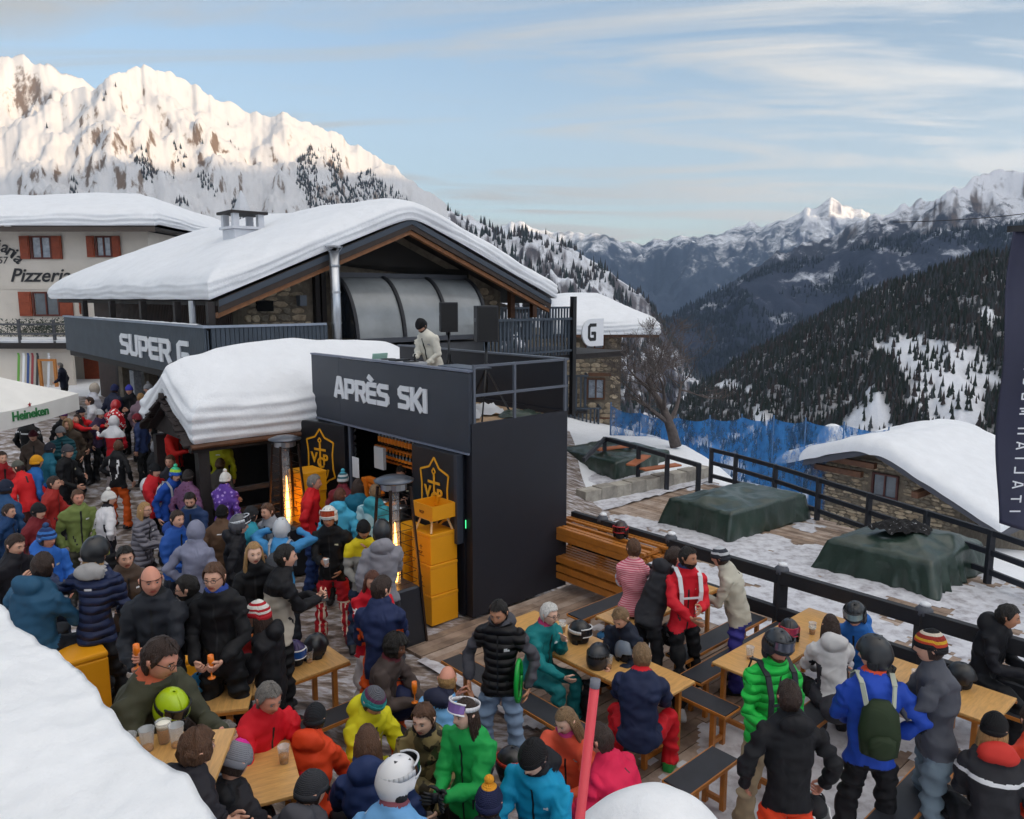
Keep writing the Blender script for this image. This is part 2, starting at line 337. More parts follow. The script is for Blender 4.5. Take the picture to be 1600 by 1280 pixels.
# slope under the lit massif going down into the valley
L4 = [(700, 330), (760, 352), (790, 366), (824, 360), (856, 368), (880, 382), (909, 396), (940, 415), (962, 430), (990, 452), (1015, 474), (1034, 500), (1060, 540), (1100, 600), (1160, 690)]
M4 = rockmat('valley_side', snow=(.66, .68, .74), rock=(.11, .10, .11), wood=(.05, .05, .07), sc=.05, slope=(.62, .84), zf=(-500, 120), fsc=.03, fthr=(.40, .50))
G4, k4 = massif('hill', L4, 1150, 330, -260, M4, 220, 120, amp=40, sky_amp=7, curve=1.0, rib=12, seed=31.7, rib_slant=.15)
# dark wooded hill in front on the right
L5 = [(1010, 690), (1040, 650), (1090, 603), (1148, 566), (1190, 542), (1228, 523), (1270, 500), (1308, 481), (1360, 458), (1414, 438), (1460, 424), (1494, 412), (1530, 402), (1568, 396), (1640, 384), (1750, 370), (1900, 350)]
M5 = rockmat('dark_hill', snow=(.72, .74, .80), rock=(.15, .13, .12), wood=(.04, .04, .05), sc=.05, slope=(.10, .24))
G5, k5 = massif('hill', L5, 470, 130, -95, M5, 240, 130, amp=11, sky_amp=6, curve=1.0, rib=8, seed=41.7, oct_=5)
SPR = mat('spruce', (.028, .036, .030), .9, spec=.1); LAR = mat('bare_larch', (.055, .044, .042), .9, spec=.1); SPR2 = mat('frosted_spruce', (.060, .066, .070), .9, spec=.1)
def clear5(fi, fv, p):
    px = 1010 + 890 * fi
    open_ = noise.noise(Vector((p[0] * .030 + p[2] * .035 - 3, p[1] * .010 + p[2] * .004, 3.3))) + .35 * noise.noise(Vector((p[0] * .11 + p[2] * .1, p[1] * .05, 1.3)))
    return sst(.10, .22, open_ + (.10 if 1330 < px < 1560 and .25 < fv < .8 else -.26))
def paint5():                                              # brushwood and needles cover the snow under the dense wood
    me = bpy.data.objects['hill.002'].data; a = me.color_attributes.new('wooded', 'FLOAT_COLOR', 'POINT'); nv_, nu_ = G5.shape[0] - 1, G5.shape[1] - 1
    for j in range(nv_ + 1):
        for i in range(nu_ + 1):
            w = 1 - clear5(i / nu_, max(0, (j - k5)) / (nv_ - k5), G5[j, i]); a.data[j * (nu_ + 1) + i].color = (w, w, w, 1)
    n = M5.node_tree.nodes; l = M5.node_tree.links; b = n['Principled BSDF']; src = b.inputs['Base Color'].links[0].from_socket
    at = N(n, 'ShaderNodeAttribute', attribute_name='wooded'); g = N(n, 'ShaderNodeNewGeometry'); t = N(n, 'ShaderNodeTexNoise', i_Scale=.22, i_Detail=8, i_Roughness=.7); l.new(g.outputs['Position'], t.inputs[0])
    r = N(n, 'ShaderNodeMapRange', i_From_Min=.40, i_From_Max=.52); l.new(t.outputs[0], r.inputs[0])
    mu = N(n, 'ShaderNodeMath', operation='MULTIPLY'); r2 = N(n, 'ShaderNodeMapRange', i_From_Min=.40, i_From_Max=.52, i_To_Min=1, i_To_Max=.55); l.new(t.outputs[0], r2.inputs[0]); l.new(at.outputs['Fac'], mu.inputs[0]); l.new(r2.outputs[0], mu.inputs[1])
    mx = N(n, 'ShaderNodeMix', data_type='RGBA'); l.new(mu.outputs[0], mx.inputs[0]); l.new(src, mx.inputs[6]); mx.inputs[7].default_value = (.042, .036, .034, 1); l.new(mx.outputs[2], b.inputs['Base Color'])
paint5()
def keep5(fi, fv, p):
    return 1 - clear5(fi, fv, p) * .88
sp5 = scatter(G5, k5, 36000, keep5, 5)
forest('far_forest', 'dark spruce and bare larch wood covering the steep near hillside', sp5, [RNG.uniform(2.6, 5.6) for _ in sp5], [SPR, LAR, SPR, SPR2])
def keep0(fi, fv, p):
    px = -260 + 1110 * fi
    low = sst(.30, .75, fv); right = sst(430, 620, px) * sst(.04, .30, fv)
    c = noise.noise(Vector((atan2(p[0], p[1]) * 34, p[2] * .006, 7))) + .45 * noise.noise(Vector((p[0] * .02, p[1] * .02, 1)))
    return sst(.02, .25, c + .80 * low + .80 * right - .22) * sst(.03, .12 if px > 430 else .35, fv)
sp0 = scatter(G0, k0, 70000, keep0, 8)
forest('mountain_forest', 'strips of dark conifers climbing the gullies of the sunlit mountain', sp0, [RNG.uniform(6, 13) for _ in sp0], [SPR, LAR], 4, 1)
def keep4(fi, fv, p): return sst(-.25, .2, noise.noise(Vector((p[0] * .03, p[1] * .03, 2))))
sp4 = scatter(G4, k4, 9000, keep4, 9)
forest('valley_forest', 'sparse conifers and larches on the snowy valley side', sp4, [RNG.uniform(7, 15) for _ in sp4], [SPR, LAR, SPR2], 4, 1)
sp3 = scatter(G3, k3, 30000, lambda a, b_, p: sst(-.22, .1, noise.noise(Vector((p[0] * .010, p[1] * .010, p[2] * .02)))) , 10)
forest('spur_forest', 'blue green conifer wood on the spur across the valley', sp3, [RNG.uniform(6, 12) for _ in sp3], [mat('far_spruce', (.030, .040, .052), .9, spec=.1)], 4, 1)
# ridge behind the camera that keeps the village in the shade
def ridge_behind():
    s2 = Vector((sin(SUN_AZ), cos(SUN_AZ), 0)); lt = Vector((-s2.y, s2.x, 0))
    if lt.y < 0: lt = -lt
    prof = [(-9000, 760), (-3000, 900), (-600, 760), (127, 735), (600, 735), (1226, 770), (1800, 740), (2200, 695), (2600, 740), (3446, 930), (4100, 880), (5000, 750), (9000, 500)]
    def fn(u, v):
        l = -6500 + 13000 * u; t = v * 2 - 1; top = (interp(prof, l) + (25 if l < 2000 else 0)) * RK + 22 * fbm(l * .0016, 5.5, 0, 6)
        p = s2 * (3000 + t * 2300) + lt * l; z = -500 + (top + 500) * (1 - abs(t)) ** 1.1 + (0 if abs(t) < .02 else 60 * fbm(p.x * .001, p.y * .001, 3, 5) * min(1, abs(t) * 4))
        return (p.x, p.y, z)
    tag(MB().grid(220, 40, fn).obj('mountain', M0, smooth=True), kind='structure')
RK = 1.0
ridge_behind()
# valley ground to the horizon, below everything
def base(u, v):
    a = (u - .5) * 2; b = (v - .5) * 2; x = 7000 * a * abs(a); y = 7000 * b * abs(b)
    return (x, y, -620 + 30 * fbm(x * .0006, y * .0006))
# village terrace: one sheet that keeps level under the deck and falls away beyond it
def vground(x, y):
    z = gz(x, y) - .03
    # beyond the outer rail the meadow drops into the valley
    d = (x * .30 + y) - 27
    if x > -1:
        s = sst(-1, 3.5, x)
        z -= s * (1.02 * sst(9, 11.5, x * .9 + y) if True else 0)
    z += .55 * sst(22, 25, y) * sst(9, 5, x) * sst(-1, 3, x)
    q = sst(27, 62, x * .5 + y) * sst(1, 8, x)
    z -= q * 9
    z -= 2.2 * sst(19, 23, x * .9 + y + 0) * sst(6, 10, x) * sst(36, 30, y) * sst(25, 28.5, x * 1.05 + y)
    z -= max(0, sqrt(max(x, 0) ** 2 * .6 + max(y - 40, 0) ** 2 * .2) - 18) * .42
    z -= max(0, y - 46) * .55
    z -= max(0, -x - 40) * .2
    return max(z, -640)
def gsheet():
    xs = np.concatenate([-np.geomspace(6900, 22, 26), np.linspace(-21, 30, 160), np.geomspace(31, 6900, 30)])
    ys = np.concatenate([-np.geomspace(6900, 4, 22), np.linspace(-3, 48, 150), np.geomspace(49, 6900, 30)])
    vs = []
    for y in ys:
        for x in xs:
            z = vground(x, y)
            nr = abs(x) < 60 and -10 < y < 70
            vs.append((x, y, z + (.035 * fbm(x * 1.1, y * 1.1) if nr else 12 * fbm(x * .002, y * .002))))
    w = len(xs); b = MB(); b.v = vs; b.f = [(j * w + i, j * w + i + 1, (j + 1) * w + i + 1, (j + 1) * w + i) for j in range(len(ys) - 1) for i in range(w - 1)]; b.m = [0] * len(b.f)
    return b
GROUNDM = mixmat('trodden_snow', ('#4f433e', '#85786f', '#aaa6ab', '#cfd0d8'), 3.4, (.36, .49, .57, .70), .75, .8, .05, stretch=(1, 2.2, 1), detail=10, rot=.8)
def ground():
    o = gsheet().obj('ground', [GROUNDM, SNOW], smooth=True)
    me = o.data
    for p in me.polygons:
        c = p.center
        if c.y > 27 or (c.x > 2 and c.x * .9 + c.y > 22) or c.x < -24 or c.y < 1: p.material_index = 1
    tag(o, kind='structure')
ground()
hb_ = MB().box(-7100, -7100, -760, 7100, 7100, 1450); hz_ = hb_.obj('haze', []); tag(hz_, 'thin bluish mountain air over the valley', kind='stuff')
hm_ = bpy.data.materials.new('haze'); hm_.use_nodes = True; hm_.node_tree.nodes.clear(); hv = hm_.node_tree.nodes.new('ShaderNodeVolumePrincipled'); ho_ = hm_.node_tree.nodes.new('ShaderNodeOutputMaterial')
hv.inputs['Color'].default_value = (.50, .70, 1, 1); hv.inputs['Density'].default_value = 1.0e-4; hm_.node_tree.links.new(hv.outputs[0], ho_.inputs['Volume']); hz_.data.materials.append(hm_)
# ------------------------------------------------------------------ building helpers
STM = [mixmat('wall_stone_%d' % i, c, 9, (.35, .7), .9, .7, .02) for i, c in enumerate((('#786c5c', '#a39681'), ('#8c7c68', '#b5a48b'), ('#635b50', '#8a8172'), ('#a5947b', '#cbbba2')))]
MORTAR = mixmat('mortar', ('#5a5248', '#7d7365'), 6, (.3, .7), .95, .6, .03)
def stone_mesh(seed, w, h, d, mt):
    r = random.Random(seed); n = 7; pts = []
    for k in range(n):
        a = 2 * pi * k / n + r.uniform(-.2, .2); q = r.uniform(.92, 1.08)
        ca, sa = cos(a), sin(a); e = (abs(ca) ** 3.2 + abs(sa) ** 3.2) ** (-1 / 3.2) * q
        pts.append((w / 2 * ca * e, h / 2 * sa * e))
    b = MB(); rings = [[(x, .02, z) for x, z in pts], [(x, -d * .6, z) for x, z in pts], [(x * .72, -d * r.uniform(.9, 1.1), z * .72) for x, z in pts]]
    b.loft(rings); return b.mesh('stone', [mt])
STONES = {}
def stones(parent, u0, u1, v0, v1, place, inside, sz=.26, maxn=290, seed=1, flat=.55):
    """place(u, v) -> local matrix; large stones become parts, the rest one joined part"""
    r = random.Random(seed); cells = []; v = v0
    while v < v1:
        h = sz * flat * r.uniform(.7, 1.35); u = u0 - r.random() * .2
        while u < u1:
            w = sz * r.uniform(.6, 1.6)
            cu, cv = u + w / 2, v + h / 2
            if all(inside(cu + a * w * .5, cv + b_ * h * .5) for a in (-1, 1) for b_ in (-1, 1)) and r.random() > .04: cells.append((cu, cv, w, h))
            u += w + .012
        v += h + .010
    r.shuffle(cells)
    for cu, cv, w, h in cells[:maxn]:
        key = (r.randrange(7), r.randrange(4))
        if key not in STONES: STONES[key] = stone_mesh(key[0] * 7 + key[1], 1, 1, .035, STM[key[1]])
        o = put('stone', STONES[key], parent); M = place(cu, cv)
        o.matrix_local = M @ Matrix.Diagonal((w, 1, h, 1)) @ Matrix.Rotation(r.uniform(-.06, .06), 4, 'Y')
    rest = cells[maxn:]
    if rest:
        b = MB()
        for cu, cv, w, h in rest:
            M = place(cu, cv); b.cur = r.randrange(4); n = 6; pts = []
            for k in range(n):
                a = 2 * pi * k / n + r.uniform(-.25, .25); e = (abs(cos(a)) ** 3 + abs(sin(a)) ** 3) ** (-1 / 3)
                pts.append((w / 2 * cos(a) * e, h / 2 * sin(a) * e))
            dd = r.uniform(.02, .045)
            b.loft([[M @ Vector((x, .02, z)) for x, z in pts], [M @ Vector((x * .8, -dd, z * .8)) for x, z in pts]])
        tag(b.obj('stonework', STM, parent), kind='stuff')
def mpos(o, xdir, ydir):                                   # matrix placing (w along xdir, depth along ydir)
    x = Vector(xdir).normalized(); y = Vector(ydir).normalized(); z = x.cross(y)
    return Matrix(((x.x, y.x, z.x, o[0]), (x.y, y.y, z.y, o[1]), (x.z, y.z, z.z, o[2]), (0, 0, 0, 1)))
def snow_slab(x0, x1, y0, y1, base, T, nu=110, nv=70, pw=5, bulge=.12, rough=.05, seed=0, layers=.02):
    """thick snow on a roof: rounded shoulders, layered sides; base(x, y) is the roof surface"""
    b = MB()
    def se(t):                                             # 0..1 -> position -1..1 and height 0..1
        a = pi * (1 - t); c, s = cos(a), sin(a); q = (abs(c) ** pw + abs(s) ** pw) ** (-1 / pw)
        return c * q, s * q
    def fn(u, v):
        pu, hu = se(u); pv, hv = se(v)
        h = min(hu, hv); xm, ym = (x0 + x1) / 2, (y0 + y1) / 2
        hx, hy = (x1 - x0) / 2, (y1 - y0) / 2
        x = xm + hx * pu; y = ym + hy * pv
        wv = noise.noise(Vector((x * .8 + seed, y * .8, h * 2))) + .5 * noise.noise(Vector((x * 2.3, y * 2.3 + seed, h * 5)))
        lay = layers * (sin(h * 30 + 5 * noise.noise(Vector((x * .5, y * .5, seed)))) + 1.2 * noise.noise(Vector((x * .8, y * .8, h * 14 + seed)))) * (1 if h < .9 else 0)
        if hu < .97: x += (1 if pu > 0 else -1) * (bulge * h * (1 - h) * 2 + lay + rough * wv * .6)
        if hv < .97: y += (1 if pv > 0 else -1) * (bulge * h * (1 - h) * 2 + lay + rough * wv * .6)
        cx = min(max(x, x0), x1); cy = min(max(y, y0), y1)
        return (x, y, base(cx, cy) + T * h * (1 + .18 * noise.noise(Vector((x * .35 + seed, y * .35, 0)))) + rough * wv * h)
    b.grid(nu, nv, fn); return b
def window(parent, M, w, h, frame_m, glass_m, shutters=None, name='window', bars=1, fw=.07):
    """frame, glass and mullions in the plane of M (x right, y into the wall, z up)"""
    f = MB()
    f.box(-w / 2, -.06, 0, -w / 2 + fw, .06, h); f.box(w / 2 - fw, -.06, 0, w / 2, .06, h)
    f.box(-w / 2 + fw, -.06, 0, w / 2 - fw, .06, fw); f.box(-w / 2 + fw, -.06, h - fw, w / 2 - fw, .06, h)
    for k in range(bars):
        x = -w / 2 + w * (k + 1) / (bars + 1); f.box(x - .03, -.05, fw, x + .03, .05, h - fw)
    o = f.obj(name, frame_m, parent); o.matrix_local = M
    for k in range(bars + 1):
        a = -w / 2 + fw + (w - 2 * fw) * k / (bars + 1); c = a + (w - 2 * fw) / (bars + 1)
        g = MB().box(a + .02, .0, fw, c - .02, .015, h - fw).obj('pane', glass_m, o)
    if shutters:
        for s in (-1, 1):
            sh = MB(); sw = w * .48; x0 = s * (w / 2 + .03); x1 = x0 + s * sw; a, c = min(x0, x1), max(x0, x1)
            sh.box(a, -.09, 0, c, -.04, h)
            for k in range(2): sh.box(a + .05, -.11, h * (.08 + .48 * k), c - .05, -.09, h * (.44 + .48 * k))
            q = sh.obj('shutter', shutters, parent); q.matrix_local = M
    return o
GLASS = mat('window_glass', '#525c68', .08, var=.25, vscale=2, spec=.8)
CURT = mat('window_glass_with_curtain', '#9aa2ad', .2, var=.35, vscale=5)
# stroke lettering: rounded technical capitals on a 4 x 6 grid
GL = {'A': [[(0, 0), (1.6, 6), (2.4, 6), (4, 0)], [(1.5, 1.6), (3.4, 1.6)]], 'P': [[(.4, 0), (.4, 4.4)], [(0, 5.6), (3.4, 5.6), (4, 4.9), (4, 3.2), (3.4, 2.4), (1.6, 2.4)]],
      'R': [[(.4, 0), (.4, 4.4)], [(0, 5.6), (3.4, 5.6), (4, 4.9), (4, 3.4), (3.4, 2.7), (1.6, 2.7)], [(2.5, 2.7), (4, 0)]],
      'E': [[(4, 5.6), (.9, 5.6), (.4, 5), (.4, 1), (.9, .4), (4, .4)], [(1.2, 3), (3.8, 3)]],
      'S': [[(4, 5.6), (.9, 5.6), (.3, 5), (.3, 3.9), (.9, 3.2), (3.4, 3), (4, 2.3), (4, 1), (3.4, .4), (0, .4)]],
      'K': [[(.4, 0), (.4, 6)], [(4, 6), (1.5, 3), (4, 0)]], 'I': [[(.4, 0), (.4, 6)]], 'U': [[(.4, 6), (.4, 1), (1, .4), (3.2, .4), (3.8, 1), (3.8, 6)]],
      'G': [[(4, 5.6), (1.2, 5.6), (.4, 4.9), (.4, 1.1), (1.2, .4), (3.6, .4), (3.6, 2.6), (2, 2.6)]],
      'M': [[(.4, 0), (.4, 5.6), (2, 5.6), (2, 1)], [(2, 5.6), (3.6, 5.6), (3.6, 0)]], 'N': [[(.4, 0), (.4, 5.6), (3, 5.6), (3.6, 5), (3.6, 0)]],
      'O': [[(.4, .4), (.4, 5.6), (3.6, 5.6), (3.6, .4), (.4, .4)]], 'T': [[(0, 5.6), (4, 5.6)], [(2, 5), (2, 0)]], 'L': [[(.4, 6), (.4, .4), (3.8, .4)]], 'D': [[(.4, .4), (.4, 5.6), (2.6, 5.6), (3.6, 4.4), (3.6, 1.6), (2.6, .4), (.4, .4)]]}
def letters(text, hgt, m, parent, M, wt=1.15, gap=1.6, depth=.02, name='letter', shear=0):
    k = hgt / 6; x = 0; o = None
    for ch in text:
        if ch == ' ': x += 3.0 * k; continue
        b = MB(); c = 'E' if ch == 'È' else ch
        strokes = [list(s) for s in GL[c]]
        if ch == 'È': strokes.append([(1.0, 7.9), (2.4, 6.9)])
        for s in strokes:
            for i in range(len(s) - 1):
                p, q = Vector((s[i][0], 0, s[i][1])), Vector((s[i + 1][0], 0, s[i + 1][1])); d = (q - p).normalized(); e = .28 * wt
                p, q = p - d * e, q + d * e; sd = Vector((-d.z, 0, d.x)) * wt / 2; off = -.0006 * i
                vs = [(v.x, yy + off, v.z) for yy in (-depth / k, 0) for v in (p - sd, q - sd, q + sd, p + sd)]
                b.add([((vx + shear * vz) * k + x, vy * k, vz * k) for vx, vy, vz in vs], [(0, 1, 2, 3), (4, 7, 6, 5), (0, 4, 5, 1), (1, 5, 6, 2), (2, 6, 7, 3), (3, 7, 4, 0)])
        o = b.obj(name, m, parent); o.matrix_local = M
        x += (1.2 if ch == 'I' else 4) * k + gap * k
    return x
def text(s, size, m, parent, M, name='lettering', shear=0, ext=.006, bold=0, align='LEFT', sx=1):
    cu = bpy.data.curves.new(name, 'FONT'); cu.body = s; cu.size = size; cu.extrude = ext; cu.offset = bold; cu.shear = shear; cu.align_x = align
    cu.resolution_u = 3; t_ = bpy.data.objects.new('text_source', cu); C.objects.link(t_)
    me = bpy.data.meshes.new_from_object(t_.evaluated_get(bpy.context.evaluated_depsgraph_get())); bpy.data.objects.remove(t_)
    me.materials.clear(); me.materials.append(m); o = bpy.data.objects.new(name, me); C.objects.link(o); o.parent = parent
    o.matrix_local = M @ Matrix.Rotation(pi / 2, 4, 'X') @ Matrix.Diagonal((sx, 1, 1, 1)); return o
LETW = mat('white_lettering', '#dfe2e8', .5)
LETB = mat('black_lettering', '#26262a', .6)
# ------------------------------------------------------------------ main chalet
E0 = PY(340, 470, 16.0)
ch = thing('chalet', 'large stone and timber chalet with thick snow on its gable roof and curved glass windows', 'chalet', (E0.x, E0.y, 0), ROT)
EZ, RZ, CWID, CLEN = 4.43, 6.42, 9.8, 14.8
def roofz(y): return EZ + (RZ - EZ) * (1 - abs(y - CWID / 2) / (CWID / 2))
rf = MB()
rf.prism([(0, 0), (0, 0)], 0, 0) if 0 else None
def roof_poly(x0, x1, t0, t1, b, ya=0.0, yb=None):
    yb = CWID if yb is None else yb
    ys = (ya, CWID / 2, yb); top = [(y, roofz(y) + t1) for y in ys]; bot = [(y, roofz(y) + t0) for y in ys][::-1]
    pl = top + bot; n = len(pl)
    vs = [(x0, y, z) for y, z in pl] + [(x1, y, z) for y, z in pl]
    fs = [(0, 1, 4, 5), (1, 2, 3, 4), (6, 11, 10, 7), (7, 10, 9, 8)] + [(i, i + n, (i + 1) % n + n, (i + 1) % n) for i in range(n)]
    b.add(vs, fs)
roof_poly(-CLEN, 0, -.10, .0, rf); roof = rf.obj('roof', DKWOOD, ch)
b = MB(); roof_poly(.0, .05, -.25, .03, b); b.obj('bargeboard', mat('bargeboard', '#33261f', .6, var=.3, vscale=6), ch)
b = MB(); roof_poly(-.16, -.02, -.36, -.255, b); b.obj('roof_beam', mat('honey_beam', '#8a5a35', .5, var=.25, vscale=7), ch)
b = MB(); roof_poly(.052, .07, -.12, .01, b); b.obj('verge_trim', mat('verge_metal', '#3b4450', .5), ch)
def roof_round(x, y):                                      # ridge rounded by the snow
    d = (y - CWID / 2); return EZ + (RZ - EZ) * (1 - (sqrt(d * d + .10) - .22) / (CWID / 2)) + .02
snow_slab(-CLEN - .25, .10, -.20, CWID + .15, roof_round, .72, 150, 110, 5, .10, .05, 3, .007).obj('roof_snow', SNOW, roof, smooth=True)
XW = -1.2                                                   # plane of the gable wall
b = MB(); ys = [.9, CWID / 2, 8.9]
pl = [(.9, 0), (.9, roofz(.9) - .12), (CWID / 2, RZ - .12), (8.9, roofz(8.9) - .12), (8.9, 0)]
vs = [(XW, y, z) for y, z in pl] + [(XW - .3, y, z) for y, z in pl]; n = 5
b.add(vs, [tuple(range(n)), tuple(range(n, 2 * n))[::-1]] + [(i, i + n, (i + 1) % n + n, (i + 1) % n) for i in range(n)])
b.obj('gable_wall', MORTAR, ch)
b = MB(); b.box(-CLEN + .5, 1.0, 0, XW - .31, 1.2, EZ + .2); b.box(-CLEN + .5, 8.6, 0, XW - .31, 8.9, EZ + .2); b.box(-CLEN + .5, 1.2, 0, -CLEN + .7, 8.6, 5.0)
b.obj('side_wall', mat('brown_cladding', '#33211e', .7, var=.3, vscale=5), ch)
b = MB(); x = -11.5
while x < -1.4: b.box(x, .965, 2.9, x + .10, .997, EZ + .12); x += .135
b.obj('cladding_board', mat('brown_cladding_board', '#3d2723', .65, var=.35, vscale=4), ch)['kind'] = 'stuff'
def gplace(u, v): return mpos((XW - .0, u, v), (0, 1, 0), (-1, 0, 0))
def in_l(u, v): return .95 < u < 2.75 and v < roofz(u) - .2
def in_r(u, v): return 7.0 < u < 8.85 and v < roofz(u) - .2
stones(ch, .95, 2.75, 2.7, 5.3, gplace, in_l, .24, 150, 4)
stones(ch, 7.0, 8.85, 2.7, 5.5, gplace, in_r, .26, 100, 5)
for y in (2.85, 3.02): MB().box(XW + .005, y - .06, 2.8, XW + .16, y + .06, roofz(y) - .3).obj('timber_post', DKWOOD, ch)
MB().box(XW + .004, 1.35, 4.18, XW + .05, 1.75, 4.42).obj('vent_opening', mat('void', '#0c0a0a', .9), ch)
lm = MB().box(XW + .01, 2.35, 4.30, XW + .22, 2.52, 4.55).obj('wall_lamp', mat('lamp_grey', '#5b6470', .4), ch)
# dark timber gable triangle above the glass
b = MB(); pl = [(3.1, 5.28), (3.1, roofz(3.1) - .36), (CWID / 2, RZ - .36), (7.6, roofz(7.6) - .36), (7.6, 5.28)]
vs = [(XW + .12, y, z) for y, z in pl] + [(XW + .01, y, z) for y, z in pl]
b.add(vs, [tuple(range(5)), tuple(range(5, 10))[::-1]] + [(i, i + 5, (i + 1) % 5 + 5, (i + 1) % 5) for i in range(5)]); b.obj('gable_panel', mat('gable_dark', '#17130f', .8, var=.3, vscale=4), ch)
# curved winter-garden glass
GY0, GY1, GZ0, GZ1, GR = 3.28, 7.35, 3.30, 5.02, 1.15
def arc(t, off=0):                                         # t 0 top .. 1 bottom
    a = t * pi / 2 * .92; return (XW + .1 + (GR + off) * sin(a), GZ0 + (GZ1 - GZ0 + off) * cos(a) )
FROST = mat('frosted_glazing', '#7f8385', .22, var=.22, vscale=.9, spec=.7)
ny = 3
for k in range(ny):
    ya, yb = GY0 + (GY1 - GY0) * k / ny + .05, GY0 + (GY1 - GY0) * (k + 1) / ny - .05
    b = MB(); b.grid(10, 20, lambda u, v: (arc(v)[0], ya + (yb - ya) * u, arc(v)[1])); b.obj('glass_pane', FROST, ch, smooth=True)
for k in range(ny + 1):
    y = GY0 + (GY1 - GY0) * k / ny; b = MB()
    for i in range(20): 
        p, q = arc(i / 20, .02), arc((i + 1) / 20, .02); b.bar((p[0], y, p[1]), (q[0], y, q[1]), .09, .07, up=(0, 1, 0) if 0 else (1, 0, 1))
    b.obj('glazing_rib', BKWOOD, ch)
b = MB(); p = arc(1); b.box(p[0] - .05, GY0 - .05, p[1] - .12, p[0] + .06, GY1 + .05, p[1]); b.box(XW + .02, GY0 - .05, GZ1 - .02, XW + .3, GY1 + .05, GZ1 + .10); b.obj('glazing_frame', mat('frame_grey', '#3a3d45', .5), ch)
sidepl = [(XW + .02, GZ0)] + [arc(t / 12) for t in range(13)] + [(XW + .02, arc(1)[1])]
for y in (GY0 - .02, GY1 + .02):
    b = MB(); vs = [(x, y, z) for x, z in sidepl[1:]]; b.add(vs, [tuple(range(len(vs)))]); b.obj('side_pane', mat('dark_glass', '#20262e', .1, spec=.8), ch)
MB().box(XW + .02, GY0 - .2, 2.6, XW + 1.12, GY1 + .2, GZ0 + .02).obj('plinth', mat('grey_plinth', '#5a5c60', .6, var=.2), ch)
# flue
fl = MB(); fl.tube([(.25, 2.62, 2.6), (.25, 2.62, 5.55)], .115, 16); f = fl.obj('flue_pipe', STEEL, ch, smooth=True)
for z in (3.2, 3.9, 4.6, 5.2): MB().tube([(.25, 2.62, z), (.25, 2.62, z + .04)], .124, 16).obj('pipe_band', STEEL, f)
cp = MB(); cp.lathe([(.19, 5.62), (.20, 5.66), (.01, 5.68)], 16, (.25, 2.62, 0))
for a in range(6): cp.bar((.25 + .11 * cos(a), 2.62 + .11 * sin(a), 5.53), (.25 + .19 * cos(a), 2.62 + .19 * sin(a), 5.64), .012, .012)
cp.obj('flue_cap', STEEL, f)
# chimneys
def chimney(parent, x, y, z0, z1, w=.8, cone=True, name='chimney'):
    WR = mat('white_render', '#c9ccd3', .85, var=.08, vscale=3, bump=.2, bscale=12)
    b = MB(); b.box(x - w / 2, y - w / 2, z0, x + w / 2, y + w / 2, z1); c = b.obj(name, WR, parent, bevel=.02)
    b = MB(); b.box(x - w * .58, y - w * .58, z1 + .002, x + w * .58, y + w * .58, z1 + .07)
    for sx in (-1, 1):
        for sy in (-1, 1): b.box(x + sx * w * .42 - .08, y + sy * w * .42 - .08, z1 + .072, x + sx * w * .42 + .08, y + sy * w * .42 + .08, z1 + .40)
    b.obj('chimney_pillars', WR, c)
    MB().box(x - w * .62, y - w * .62, z1 + .402, x + w * .62, y + w * .62, z1 + .47).obj('chimney_slab', DKWOOD, c)
    if cone: MB().lathe([(.24, z1 + .472), (.14, z1 + .75), (.02, z1 + 1.05)], 10, (x, y, 0)).obj('chimney_cone', WR, c)
    return c
def ylocal(o, p): d = Vector(p) - o; return (d.x * AX.x + d.y * AX.y, d.x * BX.x + d.y * BX.y)
chimney(ch, -4.6, 2.55, 5.2, 6.32, .82)
# long parapet with the sign
PZ0, PZ1 = 2.82, 3.88
b = MB(); x = -12.0
while x < .30: b.box(x, -.44, PZ0, x + .085, -.40, PZ1); x += .098
b.box(-12.0, -.38, PZ0 + .05, .33, -.35, PZ1 - .05)
y = -.30
while y < 2.3:
    b.box(.31, y, PZ0, .35, y + .085, PZ1); y += .098
b.box(.27, -.30, PZ0 + .05, .30, 2.3, PZ1 - .05)
SLATM = mat('blue_grey_slats', '#39434f', .6, var=.2, vscale=2.5)
par = b.obj('parapet', SLATM, ch); par['kind'] = 'stuff'
b = MB(); b.box(-12.02, -.47, PZ1, .38, -.33, PZ1 + .05); b.box(.25, -.33, PZ1, .38, 2.3, PZ1 + .05); b.obj('parapet_cap', mat('pale_cap', '#8b95a6', .6, var=.1), par)
b = MB(); b.grid(90, 3, lambda u, v: (-8.3 + 8.3 * u, -.46 + .10 * v, PZ1 + .055 + .035 * sin(pi * v) * (.6 + .4 * noise.noise(Vector((u * 30, 0, 0)))))); b.obj('cap_snow', SNOW, par, smooth=True)
MB().box(-12.0, -.34, PZ0 - .18, .30, 1.0, PZ0 + .02).obj('balcony_slab', DKWOOD, ch)
MB().box(-1.15, 1.0, PZ0 - .18, .26, 9.0, PZ0 + .02).obj('terrace_slab', DKWOOD, ch)
SX = Matrix.Diagonal((1.90, 1, 1, 1))
letters('SUPER', .49, LETW, ch, mpos((-5.62, -.445, 3.06), (1, 0, 0), (0, 1, 0)) @ SX, 1.35, 1.1, .03)
letters('G', .49, LETW, ch, mpos((-1.25, -.445, 3.06), (1, 0, 0), (0, 1, 0)) @ SX, 1.35, 1.1, .03)
for x in (-10.2, -7.2, -4.4, -1.9, .12): MB().box(x - .07, -.28, PZ0, x + .07, -.14, EZ - .02).obj('balcony_post', DKWOOD, ch)
b = MB().tube([(-.9, -.22, PZ0), (-.9, -.22, EZ)], .07, 10).obj('drain_pipe', STEEL, ch)
